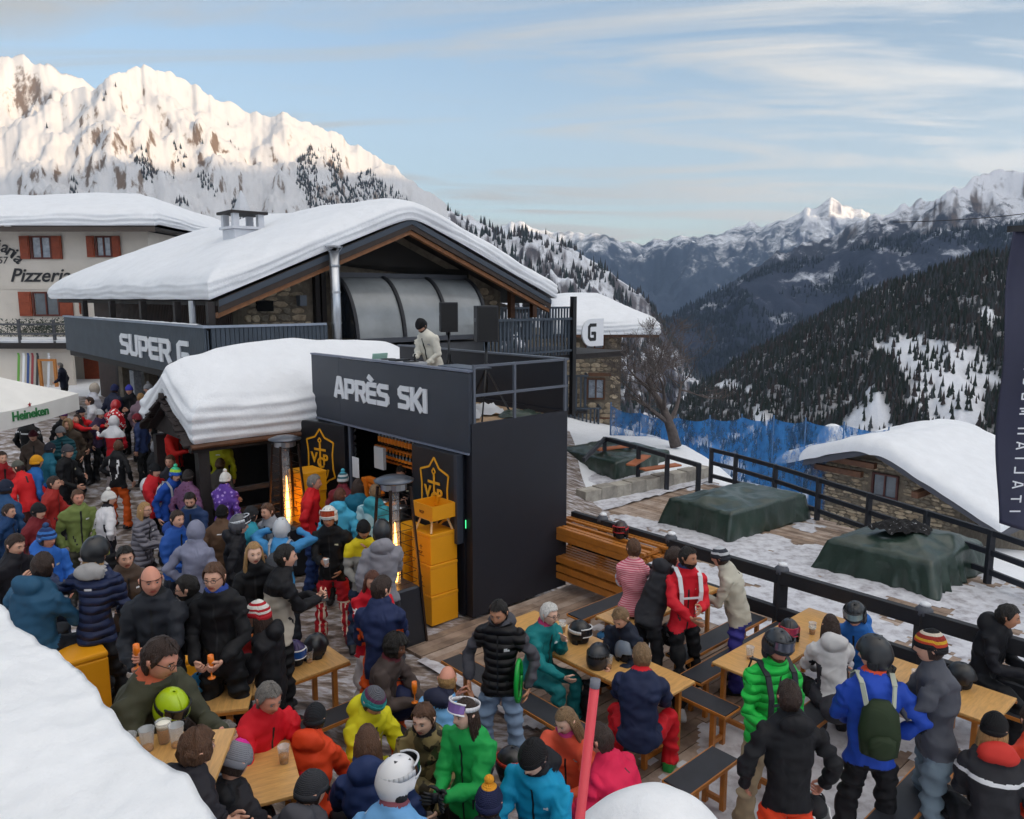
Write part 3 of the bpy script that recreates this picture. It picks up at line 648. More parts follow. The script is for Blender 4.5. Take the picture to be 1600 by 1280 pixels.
# ground floor under the parapet
b = MB()
b.box(-12, 1.0, 0, -.5, 1.3, PZ0 - .18)
b.obj('lower_wall', mat('grey_lower_wall', '#3c3a3c', .8, var=.3, vscale=2), ch)
for x0, x1 in ((-9.8, -8.2), (-7.2, -5.6), (-4.8, -3.2)): 
    d = MB().box(x0, .96, .2, x1, .998, 2.5).obj('doorway', mat('doorway_dark', '#101014', .6), ch)
for x in (-10.4, -7.7, -5.2, -2.6): MB().box(x - .22, .7, 0, x + .22, .95, PZ0 - .19).obj('stone_pier', MORTAR, ch)
MB().box(-7.9, .3, 1.0, -7.5, .5, 2.4).obj('notice_panel', mat('notice', '#8e9299', .7, var=.3, vscale=14), ch)
# balconies on the right of the chalet
def slat_rail(parent, p, q, z0, z1, name='railing', gap=.14, w=.07, m=SLATM):
    p = Vector(p); q = Vector(q); L = (q - p).length; d = (q - p) / L
    b = MB(); b.bar((*p, z1), (*q, z1), .06, .07) if 0 else b.bar((p.x, p.y, z1), (q.x, q.y, z1), .06, .07); b.bar((p.x, p.y, z0 + .12), (q.x, q.y, z0 + .12), .05, .06)
    r = b.obj(name, m, parent); n = max(1, int(L / gap)); bm_ = MB().box(-w / 2, -.015, z0, w / 2, .015, z1 - .037).mesh('baluster', [m])
    off = Vector((-d.y, d.x)) * .05
    for i in range(n):
        c = p + d * (i + .5) * L / n + off; put('baluster', bm_, r, loc=(c.x, c.y, 0), rot=(0, 0, atan2(d.y, d.x)))
    return r
slat_rail(ch, (.42, 6.9), (.42, 10.3), PZ0, PZ1, 'balcony_rail')
slat_rail(ch, (-2.2, 8.0), (-2.2, 13.1), PZ0 + .3, PZ1 + .28, 'balcony_rail')
slat_rail(ch, (.42, 10.3), (-2.2, 13.1), PZ0, PZ1, 'balcony_rail')
MB().box(.35, 10.3, 1.0, .49, 10.44, EZ + .1).obj('corner_post', BLACK, ch)
MB().box(-3, 9.0, PZ0 - .18, .3, 13.0, PZ0 - .02).obj('balcony_slab', DKWOOD, ch)
MB().box(-2.9, 11.4, 4.0, -2.6, 11.7, 5.05).obj('dark_chimney', DKWOOD, ch)
for y in (9.0, 9.9): MB().box(-.9, y - .08, 3.9, -.74, y + .08, roofz(8.9) - .02).obj('timber_post', BRWOOD, ch)
sg = MB(); sg.box(0, -.03, 0, .95, 0, .9)
pts = [(.12 + .33 - .33 * sin(pi * t / 10), .45 + .40 * cos(pi * t / 10)) for t in range(11)]
sgn = MB(); poly = [(1.0, .88)] + [(.45 - .42 * sin(pi * t / 12), .46 + .42 * cos(pi * t / 12)) for t in range(13)] + [(1.0, .04)]
vs = [(x, y, z) for y in (-.05, 0) for x, z in poly]; n = len(poly)
sgn.add(vs, [tuple(range(n)), tuple(range(n, 2 * n))[::-1]] + [(i, i + n, (i + 1) % n + n, (i + 1) % n) for i in range(n)])
MSG = mpos((.36, 10.75, 2.98), (0, 1, 0), (-1, 0, 0))
g = sgn.obj('round_sign', LETW, ch); g.matrix_local = MSG
letters('G', .50, BLACK, ch, mpos((.405, 11.05, 3.2), (0, 1, 0), (-1, 0, 0)), 1.2, 1.2, .012)
# second slab of snow roof behind (right wing)
b = MB(); b.prism([(-3, 0), (3.4, -1.5), (3.4, -1.35), (-3, .15)], 0, .2)
wing = b.obj('wing_roof', DKWOOD, ch); wing.matrix_local = mpos((-3.4, 9.2, 5.15), (0, 1, 0), (-1, 0, 0)) @ Matrix.Scale(.8, 4)
# ------------------------------------------------------------------ tower house on the right
TY = 32.0
t0 = PY(885, 690, TY); t1 = PY(968, 690, TY)
tw = thing('stone_house', 'tall narrow stone house with small windows and a snowy hipped roof beside the valley', 'house', (t1.x, TY, 0))
tz = PY(968, 522, TY).z; wl_ = t1.x - t0.x + 1.6; zb = -2.6
MB().box(-wl_, 0, zb, 0, 7, tz).obj('wall', MORTAR, tw)
def in_t(u, v):
    if not (-wl_ < u < 0 and zb < v < tz): return False
    for wx, wz, w_, h_ in TWIN:
        if abs(u - wx) < w_ / 2 and wz < v < wz + h_: return False
    return True
def lx(px): return PY(px, 600, TY).x - t1.x
def lz(py): return PY(900, py, TY).z
TWIN = [(lx(928), lz(546), .9, .62), (lx(931), lz(624), .85, .95), (lx(931), lz(704), .85, .95)]
stones(tw, -wl_, 0, zb, tz, lambda u, v: mpos((u, 0, v), (1, 0, 0), (0, 1, 0)), in_t, .34, 290, 8)
for wx, wz, w_, h_ in TWIN: window(tw, mpos((wx, -.02, wz), (1, 0, 0), (0, 1, 0)), w_ - .06, h_ - .04, BRWOOD, CURT)
MB().box(lx(917), -.5, lz(586), lx(952), -.36, lz(583) + .05).obj('canopy_beam', BRWOOD, tw)
MB().box(lx(930), -.5, lz(652), lx(955), -.36, lz(650)).obj('canopy_beam', BRWOOD, tw)
rx0, rx1 = lx(862), lx(1020)
def rt(x, y): return tz + .02 + .95 * max(0, min(1, (x - rx1) / -2.2, (y + .9) / 2.6, (8.2 - y) / 2.6))
b = MB(); b.grid(24, 16, lambda u, v: (rx0 + (rx1 - rx0) * u, -.9 + 9 * v, rt(rx0 + (rx1 - rx0) * u, -.9 + 9 * v))); b.grid(1, 1, lambda u, v: (rx0 + (rx1 - rx0) * u, -.9 + 9 * v, tz - .02)); r_ = b.obj('roof', DKWOOD, tw)
MB().box(rx0, -.93, tz - .10, rx1 + .03, -.88, tz + .04).obj('eave_board', BRWOOD, r_)
snow_slab(rx0, rx1 + .05, -.98, 8.1, rt, .75, 90, 70, 4, .08, .04, 9).obj('roof_snow', SNOW, r_, smooth=True)
for (pa, pb, ya, yb) in ((880, 914, 583, 636), (880, 934, 632, 670)):
    za, zb_ = lz(ya), lz(yb); MB().box(lx(pa), -1.2, zb_ - .1, lx(pb), 0, zb_).obj('balcony_floor', DKWOOD, tw)
    slat_rail(tw, (lx(pa), -1.2), (lx(pb), -1.2), zb_, za, 'balcony_rail', .16, .07); slat_rail(tw, (lx(pb), -1.2), (lx(pb), -.05), zb_, za, 'balcony_rail', .2, .07)
# ------------------------------------------------------------------ hotel on the left
HY = 33.0
ho = thing('hotel', 'white rendered hotel with red shutters and black painted lettering under deep roof snow', 'hotel', (0, HY, 0))
WHR = mat('white_rendered_wall', '#cfc7bd', .9, var=.08, vscale=.9, bump=.25, bscale=8)
def hx(px): return PY(px, 450, HY).x
def hz(py): return PY(100, py, HY).z
xe = hx(236)
MB().box(hx(-140), 0, -.5, xe, 9, hz(362)).obj('wall', WHR, ho)
SHUT = mat('red_brown_shutter', '#8e3f22', .6, var=.2, vscale=6)
FRM = mat('dark_red_frame', '#59261c', .6)
def hwin(pc, ptop, pbot, w, sh=True, gl=CURT): window(ho, mpos((hx(pc), -.01, hz(pbot)), (1, 0, 0), (0, 1, 0)), w, hz(ptop) - hz(pbot), FRM, gl, SHUT if sh else None)
hwin(71, 369, 405, .88); hwin(168, 369, 402, .70); hwin(71, 456, 494, 1.15, True, GLASS); hwin(128, 462, 491, .1, True, GLASS); hwin(-20, 560, 598, .8, True, GLASS)
MB().box(hx(122), -.06, hz(602), hx(146), -.01, hz(558)).obj('door', SHUT, ho)
b = MB(); b.box(hx(-140), -.04, hz(452), xe, -.001, hz(449)); b.obj('string_course', WHR, ho)
text('Pizzeria', .80, LETB, ho, mpos((hx(17), -.03, hz(440)), (1, 0, 0), (0, 1, 0)), shear=.35, sx=1.05, bold=.012)
for ch_, pxx, pyy, rr in (('s', -22, 396, .18), ('t', -8, 393, .05), ('i', 0, 392, -.05), ('a', 6, 393, -.2), ('n', 13, 397, -.4), ('i', 20, 402, -.5), ('a', 24, 406, -.7)):
    text(ch_, .72, LETB, ho, mpos((hx(pxx), -.03, hz(pyy)), (1, 0, 0), (0, 1, 0)) @ Matrix.Rotation(-rr, 4, 'Y'), shear=.25, bold=.012)
text("'57", .42, LETB, ho, mpos((hx(-2), -.03, hz(412)), (1, 0, 0), (0, 1, 0)), shear=.2)
hr = MB(); ez_ = hz(357)
def hroof(x, y): return ez_ + .02 + 1.1 * max(0, min((y + 1.0) / 5, (11 - y) / 5, (hx(262) + .3 - x) / 3.2, 1))
hr.grid(30, 16, lambda u, v: (hx(-150) + (hx(264) - hx(-150)) * u, -1.0 + 12 * v, hroof(hx(-150) + (hx(264) - hx(-150)) * u, -1.0 + 12 * v))); hr.box(hx(-150), -1.0, ez_ - .08, hx(264), 11, ez_ - .02)
hro = hr.obj('roof', DKWOOD, ho); MB().box(hx(-150), -1.05, ez_ - .22, hx(264) + .03, -1.002, ez_ - .01).obj('gutter', mat('gutter_brown', '#4b4039', .6), hro)
snow_slab(hx(-150), hx(266), -1.1, 11, hroof, .85, 120, 70, 4, .1, .05, 15).obj('roof_snow', SNOW, hro, smooth=True)
# snow-covered terrace with rails in front of the hotel
te = thing('terrace', 'raised snowy terrace with grey metal railing along the white hotel front', 'terrace', (0, 30.2, 0))
def ex(px): return PY(px, 500, 30.2).x
def ez2(py): return PY(50, py, 30.2).z
b = MB(); b.box(ex(-60), 0, ez2(545), ex(108), 2.6, ez2(536)); b.obj('deck', DKWOOD, te); snow_slab(ex(-60), ex(106), .1, 2.5, lambda x, y: ez2(536), .16, 50, 20, 4, .02, .03, 2).obj('snow', SNOW, te, smooth=True)
MB().box(ex(-60), .35, -.4, ex(100), .5, ez2(546)).obj('terrace_wall', WHR, te)
b = MB()
for py in (507, 522): b.bar((ex(-60), .05, ez2(py)), (ex(104), .05, ez2(py)), .06, .07)
b.obj('handrail', mat('grey_rail', '#4a4c52', .6), te)
for px in (-30, 25, 80): MB().box(ex(px) - .05, .09, ez2(540), ex(px) + .05, .17, ez2(500)).obj('rail_post', mat('grey_rail', '#4a4c52'), te)
def bush(name, label, c, r, n, m, cat='bush', leaf=.09):
    b = MB(); rg = random.Random(int(c[0] * 10))
    for _ in range(n):
        d = Vector((rg.gauss(0, 1), rg.gauss(0, 1), rg.gauss(0, 1))).normalized() * rg.random() ** .5; p = Vector((c[0] + d.x * r[0], c[1] + d.y * r[1], c[2] + d.z * r[2]))
        a = Vector((rg.uniform(-1, 1), rg.uniform(-1, 1), rg.uniform(-1, 1))) * leaf; q = Vector((rg.uniform(-1, 1), rg.uniform(-1, 1), rg.uniform(-1, 1))) * leaf
        b.add([p, p + a, p + q], [(0, 1, 2)])
    o = b.obj(name, m); return tag(o, label, cat)
bush('hedge', 'dark evergreen hedge behind the hotel terrace railing', (ex(25), 32.0, ez2(515)), (3.0, .3, .42), 1600, mat('hedge_green', (.05, .065, .05), .9), 'hedge')
# ------------------------------------------------------------------ low chalet in the meadow on the right
LY = 26.0
pL = PY(1216, 730, LY + 3); pA = PY(1362, 706, LY); pR = PY(1560, 835, LY - 3.2)
lo = thing('cabin', 'low stone cabin under a broad sheet of snow below the outer railing', 'cabin', (0, 0, 0))
gd = Vector((pR.x - pL.x, pR.y - pL.y, 0)).normalized(); bk = Vector((-gd.y, gd.x, 0));
if bk.y < 0: bk = -bk
def L3(px, py, off=0):                                     # point in the gable plane under a pixel
    r = ray(px, py); o = Vector((pA.x, pA.y, 0)) + bk * off; n = bk; t = n.dot(o) / n.dot(Vector((r.x, r.y, 0))); return Vector((r.x * t, r.y * t, H + r.z * t))
a0, a1, a2 = L3(1214, 726), L3(1362, 700), L3(1565, 832)
def slabpts(off, dz): return [Vector(p) + bk * off + Vector((0, 0, dz)) for p in (a0, a1, a2)]
f0, f1 = slabpts(0, 0), slabpts(7.5, 0); g0, g1 = slabpts(0, -.22), slabpts(7.5, -.22)
b = MB(); b.add(f0 + f1 + g0 + g1, [(0, 1, 4, 3), (1, 2, 5, 4), (6, 9, 10, 7), (7, 10, 11, 8), (0, 6, 7, 1), (1, 7, 8, 2), (0, 3, 9, 6), (2, 8, 11, 5)])
lr = b.obj('roof', mat('slate_grey_edge', '#4b4d57', .7), lo)
def lsnow(u, v):
    p0 = a0 + (a1 - a0) * min(1, u * 2) + ((a2 - a1) * (u * 2 - 1) if u > .5 else Vector()); 
    edge = min(1, (1 - abs(2 * u - 1) ** 14), (1 - abs(2 * v - 1) ** 14)); e = max(0, edge) ** .35
    s = p0 + bk * (-.12 + 7.6 * v); s.z += .02 + .50 * e * (1 + .18 * noise.noise(s * .5)) + .06 * noise.noise(s * 1.6)
    if abs(u - .5) < .1: s.z -= .22 * (1 - abs(u - .5) / .1) ** 2
    return s
b = MB(); b.grid(130, 90, lambda u, v: lsnow(.5 - .5 * cos(pi * u), .5 - .5 * cos(pi * v))); b.obj('roof_snow', SNOW, lr, smooth=True)
w0, w1, w2 = L3(1262, 800, .9), L3(1362, 712, .9), L3(1500, 808, .9)
zbm = -6.5
def wz_top(s):                                             # underside of roof along the gable
    return 0
tw_ = (w1 - w0); span = Vector((gd.x, gd.y, 0)); o0 = Vector((w0.x, w0.y, 0)); L_ = (Vector((w2.x, w2.y, 0)) - o0).length; Lr = (Vector((w1.x, w1.y, 0)) - o0).length
A0 = Vector((a0.x, a0.y, 0)); LA = (Vector((a1.x, a1.y, 0)) - A0).length; LT = (Vector((a2.x, a2.y, 0)) - A0).length; sh0 = (o0 - A0).dot(span)
def under(s):
    t = s + sh0
    return (a0.z + (a1.z - a0.z) * t / LA if t < LA else a1.z + (a2.z - a1.z) * (t - LA) / (LT - LA)) - .24
pl = [(0, zbm), (0, under(0)), (Lr, under(Lr)), (L_, under(L_)), (L_, zbm)]
ML = mpos(o0, span, bk)
b = MB(); vs = [(x, y, z) for y in (0, 6.5) for x, z in pl]; b.add(vs, [tuple(range(5)), tuple(range(5, 10))[::-1]] + [(i, i + 5, (i + 1) % 5 + 5, (i + 1) % 5) for i in range(5)]); q = b.obj('wall', MORTAR, lo); q.matrix_local = ML
def plo(p): d = Vector((p.x, p.y, 0)) - o0; return d.dot(span), p.z
wu, wv = plo(L3(1382, 778, .9)); wt_ = plo(L3(1382, 740, .9))[1]
def in_lo(u, v): return 0 < u < L_ and v < under(u) and not (abs(u - wu) < .55 and wv < v < wt_)
stones(lo, 0, L_, -4.6, under(Lr), lambda u, v: ML @ mpos((u, 0, v), (1, 0, 0), (0, 1, 0)), in_lo, .30, 200, 12, .4)
window(lo, ML @ mpos((wu, -.03, wv), (1, 0, 0), (0, 1, 0)), .95, wt_ - wv, mat('cabin_window_wood', '#4a2320', .6), GLASS)
for pxx, pyy in ((1330, 722), (1310, 735), (1440, 770)):
    c = L3(pxx, pyy, .4); MB().bar(c - span * .9, c + span * .9, .22, .2).obj('purlin', BRWOOD, lo) if pxx < 1400 else MB().bar(c - bk * .5, c + bk * .7, .22, .2).obj('purlin', BRWOOD, lo)
cc = L3(1300, 692, 6.0)
b = MB().box(cc.x - .55, cc.y - .5, cc.z - 1.3, cc.x + .55, cc.y + .5, cc.z + .1); lc = b.obj('chimney', MORTAR, lo)
b = MB(); b.ball((cc.x, cc.y, cc.z + .12), (.62, .6, .75), 20, 14); b.obj('chimney_snow', SNOW, lc, smooth=True)
cc = L3(1545, 752, 4.0); b = MB().box(cc.x - .6, cc.y - .5, cc.z - 1.6, cc.x + .8, cc.y + .5, cc.z - .1); lc = b.obj('chimney', MORTAR, lo)
MB().box(cc.x - .75, cc.y - .65, cc.z - .098, cc.x + .95, cc.y + .65, cc.z + .0).obj('chimney_slab', mat('slate_grey_edge', '#4b4d57'), lc)
c1, c2 = L3(1402, 692, 3.6), L3(1495, 676, 6.8); b = MB(); b.bar(c1 + Vector((0, 0, .1)), c2 + Vector((0, 0, .15)), .9, .1); b.obj('bare_roof_strip', mat('bare_slate', '#6d6d7a', .7, var=.2), lr)
# ------------------------------------------------------------------ bar booth
C0 = P(738, 968, 0)
def BL(x, y, z=0): return Vector((C0.x, C0.y, 0)) + AX * x + BX * y + Vector((0, 0, z))
bo = thing('bar_booth', 'dark two storey bar booth with big white lettering on its fascia and a rooftop deck', 'booth', (C0.x, C0.y, 0), ROT)
BW, BD = 4.48, 1.87
f = MB(); f.box(-BW, -.03, 2.40, -3.50, .03, 3.50); f.box(-3.492, -.035, 2.40, 0, .03, 3.49); fa = f.obj('fascia', NAVY, bo, bevel=.006)
MB().box(-BW, -.045, 3.502, .0, .045, 3.53).obj('fascia_trim', mat('trim_grey', '#70778a', .4), fa)
MB().box(-BW, -.05, 2.37, .0, -.02, 2.397).obj('fascia_trim', mat('trim_grey', '#70778a'), fa)
letters('APRÈS', .31, LETW, bo, mpos((-3.61, -.032, 2.84), (1, 0, 0), (0, 1, 0)) @ Matrix.Diagonal((1.26, 1, 1, 1)), 1.5, 1.2, .022)
letters('SKI', .31, LETW, bo, mpos((-1.66, -.037, 2.86), (1, 0, 0), (0, 1, 0)) @ Matrix.Diagonal((1.2, 1, 1, 1)), 1.5, 1.2, .022)
MB().box(-.03, .0, .03, .02, BD, 2.80).obj('side_panel', DKNAVY, bo)
MB().box(-.16, .03, 0, -.035, .18, 2.395).obj('corner_post', DKNAVY, bo); MB().box(-BW, .03, 0, -BW + .12, .16, 2.395).obj('corner_post', DKNAVY, bo)
MB().box(-BW, BD - .06, 0, -.04, BD, 2.80).obj('back_wall', DKNAVY, bo); MB().box(-BW, .17, 0, -BW + .05, BD - .07, 2.8).obj('side_wall', DKNAVY, bo)
MB().box(-BW + .06, .04, 2.64, -.04, BD - .07, 2.72).obj('roof_deck', mat('ply_deck', '#a98e72', .8, var=.2, vscale=4), bo)
b = MB(); b.box(-BW, BD - .03, 2.802, .0, BD, 3.57); b.obj('back_parapet', DKNAVY, bo)
b = MB(); b.box(-BW, BD - .08, 3.572, .03, BD + .01, 3.60)
b.obj('parapet_trim', mat('rail_steel_grey', '#5b616d', .4), bo)
RS = mat('rail_steel_grey', '#5b616d', .4)
gr = MB(); gr.bar((.0, .06, 3.58), (.0, BD, 3.58), .035, .035); gr.bar((0, .06, 3.18), (0, BD, 3.18), .035, .035); g_ = gr.obj('guard_rail', RS, bo)
for y in (.06, .80, BD - .04): MB().box(-.02, y - .018, 2.80, .018, y + .018, 3.6).obj('rail_post', RS, g_)
MB().box(-.8, .045, 3.53, -.03, .4, 3.545).obj('console_shelf', RS, bo)
# opening, counter, leaves
MB().box(-3.22, -.22, .98, -1.26, .5, 1.05).obj('counter', mat('counter_black', '#1b1b20', .35), bo)
MB().box(-3.22, .02, 0, -1.26, .08, .975).obj('counter_front', DKNAVY, bo); MB().box(-1.26, .0, .0, -.17, .06, 2.37).obj('front_panel', DKNAVY, bo); MB().box(-BW + .13, .0, 0, -3.22, .06, 2.37).obj('front_panel', DKNAVY, bo)
MB().box(-3.27, -.02, 1.06, -3.22, .05, 2.37).obj('frame_jamb', RS, bo)
MB().box(-BW + .06, 1.45, .4, -.2, 1.5, 2.6).obj('shelf_back', mat('void2', '#0f0f12', .6), bo)
YLINE = mat('yellow_print', '#e8a417', .5)
def emblem(parent, M, s=1.0):
    def stroke(pts, w=.035, z=0):
        b = MB()
        for i in range(len(pts) - 1): b.bar((pts[i][0] * s, -.004 - z, pts[i][1] * s), (pts[i + 1][0] * s, -.004 - z, pts[i + 1][1] * s), .008, w * s, up=(-(pts[i + 1][1] - pts[i][1]) + 1e-6, 0, pts[i + 1][0] - pts[i][0]))
        o = b.obj('emblem_line', YLINE, parent); o.matrix_local = M
    sh = [(0, .95), (.14, .78), (.40, .70), (.36, .45), (.37, .15), (.42, -.02), (.24, -.10), (0, -.30), (-.24, -.10), (-.42, -.02), (-.37, .15), (-.36, .45), (-.40, .70), (-.14, .78), (0, .95)]
    stroke(sh)
    stroke([(0, .66), (0, -.12)], .045, .004)
    stroke([(-.17, .52), (.17, .52)], .045, .008)
    stroke([(0, .66), (.05, .71), (.0, .77), (-.05, .71), (0, .66)], .025, .010)
    stroke([(-.24, .12), (-.20, -.02), (-.1, -.12), (0, -.14), (.1, -.12), (.2, -.02), (.24, .12)], .04, .012)
    for ch_, x, z in (('V', -.26, .24), ('C', -.085, .15), ('P', .09, .22)): text(ch_, .30 * s, YLINE, parent, M @ Matrix.Translation((x * s, -.018, z * s)), 'emblem_letter', bold=.006)
lf = MB().box(-1.22, -.14, 1.10, -.20, -.05, 2.36).obj('shutter_leaf', mat('leaf_black', '#14141a', .45), bo, bevel=.006); MB().box(-.197, -.15, 1.10, -.13, -.04, 2.36).obj('leaf_edge', NAVY, lf)
emblem(bo, mpos((-.66, -.142, 1.45), (1, 0, 0), (0, 1, 0)), .84)
MLF = mpos((-4.42, -.30, 0), (.97, .24, 0), (-.24, .97, 0))
lf2 = MB().box(0, -.04, 1.10, 1.12, .04, 2.36).obj('shutter_leaf', mat('leaf_black', '#14141a'), bo, bevel=.006); lf2.matrix_local = MLF
emblem(bo, MLF @ Matrix.Translation((.52, -.043, 1.45)), .84)
MB().box(-.14, .001, 1.30, -.128, .006, 1.42).obj('green_led', mat('green_led', (.05, .6, .2), emit=1.0), bo)
# bottles on the shelf
sh = MB(); sh.box(-3.05, .35, 2.00, -1.28, .60, 2.03); sh.box(-3.05, .35, 1.78, -1.28, .60, 1.80); sh.obj('bottle_shelf', mat('shelf_orange', '#c96a13', .5), bo)
BOTG = mat('bottle_dark_glass', '#1a1710', .1, spec=.8); ORF = mat('orange_foil', '#e8830f', .35)
bt = MB(); bt.cur = 0; bt.lathe([(.038, 0), (.042, .02), (.042, .15), (.018, .23), (.016, .24)], 10); bm1 = bt.mesh('bottle', [BOTG], True)
bl_ = MB().lathe([(.0435, .05), (.0435, .13)], 10).mesh('label', [ORF]); bn = MB().lathe([(.019, .215), (.018, .30), (.015, .305)], 10).mesh('foil_neck', [ORF])
for r_ in range(2):
    for i in range(17):
        p = BL(-2.98 + i * .10, .42, 2.031 if r_ == 0 else 1.801); x = .0
        o = bpy.data.objects.new('bottle', bm1); C.objects.link(o); o.location = p; o.scale = (1, 1, 1.15 if r_ == 0 else .6)
        tag(o, 'upright orange labelled bottle in the row of bottles above the bar' if r_ == 0 else 'short orange labelled bottle on the lower rack above the bar', 'bottle', 'bottles on the upper bar shelf' if r_ == 0 else 'bottles on the lower bar shelf')
        put('label', bl_, o); put('foil_neck', bn, o)
PAPER = mat('paper', '#d9dbe0', .8)
tag(MB().box(-3.19, -.01, 1.5, -2.98, -.002, 1.85).obj('notice', PAPER, None), 'white paper notice taped at the left of the bar opening', 'notice').matrix_world = Matrix.Translation(C0) @ Matrix.Rotation(ROT, 4, 'Z')
o = MB().box(0, 0, 0, .28, .05, .36).obj('price_board', mat('board_grey', '#b5b9bd', .6), None, loc=BL(-2.70, .12, 1.72), rot=(0, 0, ROT)); tag(o, 'grey price board hanging inside the bar', 'board')
b = MB(); b.bar((0, 0, 0), (0, 0, .52), .16, .16); b.bar((.1, 0, .42), (.42, 0, .30), .12, .06); b.bar((.0, 0, .5), (.3, 0, .5), .1, .08)
o = b.obj('tap_tower', mat('tap_orange', '#d3711a', .4), None, bevel=.01, loc=BL(-2.72, .0, 1.051), rot=(0, 0, ROT)); tag(o, 'orange dispenser tower standing on the left end of the bar counter', 'dispenser')
for i, x in enumerate((-2.2, -1.95, -1.75)):
    b = MB(); b.lathe([(.05, 0), (.11, .05), (.12, .22), (.12, .24)], 12); o = b.obj('ice_bucket' if i != 1 else 'jug', STEEL if i != 1 else ORF, None, smooth=True, loc=BL(x, -.02, 1.051)); tag(o, ('steel ice bucket at the left on the bar counter', 'orange jug between the two ice buckets on the bar', 'steel ice bucket at the right on the bar counter')[i], 'bucket' if i != 1 else 'jug')
# ------------------------------------------------------------------ yellow boxes
def card_box(name, label, p, w, d, h, rz, group=None, logo=True):
    t = thing(name, label, 'box', p, rz, group)
    MB().box(-w / 2, -d / 2, 0.001, w / 2, d / 2, h - .05).obj('carton', YEL, t, bevel=.008); MB().box(-w / 2 - .004, -d / 2 - .004, h - .049, w / 2 + .004, d / 2 + .004, h).obj('lid', YEL, t, bevel=.008)
    if logo:
        BRN = mat('brown_print', '#7c4a10', .6)
        text('VCP', .05, BRN, t, mpos((-.06, -d / 2 - .003, h * .30), (1, 0, 0), (0, 1, 0)), 'print')
        b = MB(); b.bar((0, -d / 2 - .003, h * .44), (0, -d / 2 - .003, h * .60), .004, .01, up=(1, 0, 0)); b.bar((-.03, -d / 2 - .002, h * .54), (.03, -d / 2 - .002, h * .54), .004, .01); b.bar((-.07, -d / 2 - .003, h * .24), (.07, -d / 2 - .003, h * .24), .004, .01); b.obj('print_mark', BRN, t)['kind'] = 'stuff'
    return t
for i, lb in enumerate(('lowest of the three stacked yellow boxes beside the bar front', 'middle one of the three stacked yellow boxes beside the bar', 'top one of the three yellow boxes carrying the little stool')):
    card_box('yellow_box', lb, BL(-.40 - .01 * i, -.34 + .004 * i, .435 * i), .44, .46, .43, ROT + (.0, -.02, .015)[i], 'stacked yellow boxes')
t = thing('stool', 'small pale wooden stool on top of the yellow box stack', 'stool', BL(-.41, -.34, 1.306), ROT)
PALE = mat('pale_wood', '#d8b98a', .5, var=.1, vscale=8)
MB().box(-.17, -.17, .17, .17, .17, .19).obj('seat', PALE, t)
for sx in (-1, 1):
    for sy in (-1, 1): MB().bar((sx * .18, sy * .18, 0), (sx * .13, sy * .13, .168), .025, .025).obj('leg', PALE, t)
t = thing('crate', 'open yellow wooden crate standing on the little stool', 'crate', BL(-.41, -.34, 1.497), ROT)
for nm, bx in (('side', (-.24, -.20, 0, .24, -.185, .20)), ('side', (-.24, .185, 0, .24, .20, .20)), ('end', (-.24, -.184, 0, -.225, .184, .20)), ('end', (.225, -.184, 0, .24, .184, .20)), ('base', (-.224, -.184, .0, .224, .184, .012))): MB().box(*bx).obj(nm, YEL, t)
text('VCP', .06, mat('brown_print', '#7c4a10'), t, mpos((-.06, -.203, .07), (1, 0, 0), (0, 1, 0)), 'print')
card_box('yellow_box', 'yellow box low in the gap at the foot of the right heater', BL(-.98, -.40, 0), .42, .44, .43, ROT); card_box('yellow_box', 'yellow box standing on another one just behind the right heater', BL(-.98, -.40, .435), .42, .44, .43, ROT); card_box('yellow_box', 'uppermost yellow box of the pair behind the right heater', BL(-.98, -.40, .87), .42, .40, .36, ROT)
card_box('yellow_box', 'lowest yellow box of the stack by the left bar shutter', BL(-3.62, -.62, 0), .44, .44, .43, ROT); card_box('yellow_box', 'second yellow box of the stack by the left bar shutter', BL(-3.62, -.62, .434), .44, .44, .43, ROT); card_box('yellow_box', 'third yellow box of the stack by the left bar shutter', BL(-3.62, -.62, .868), .44, .44, .43, ROT); card_box('yellow_box', 'topmost yellow box beside the left heater and bar shutter', BL(-3.62, -.62, 1.302), .50, .44, .34, ROT)
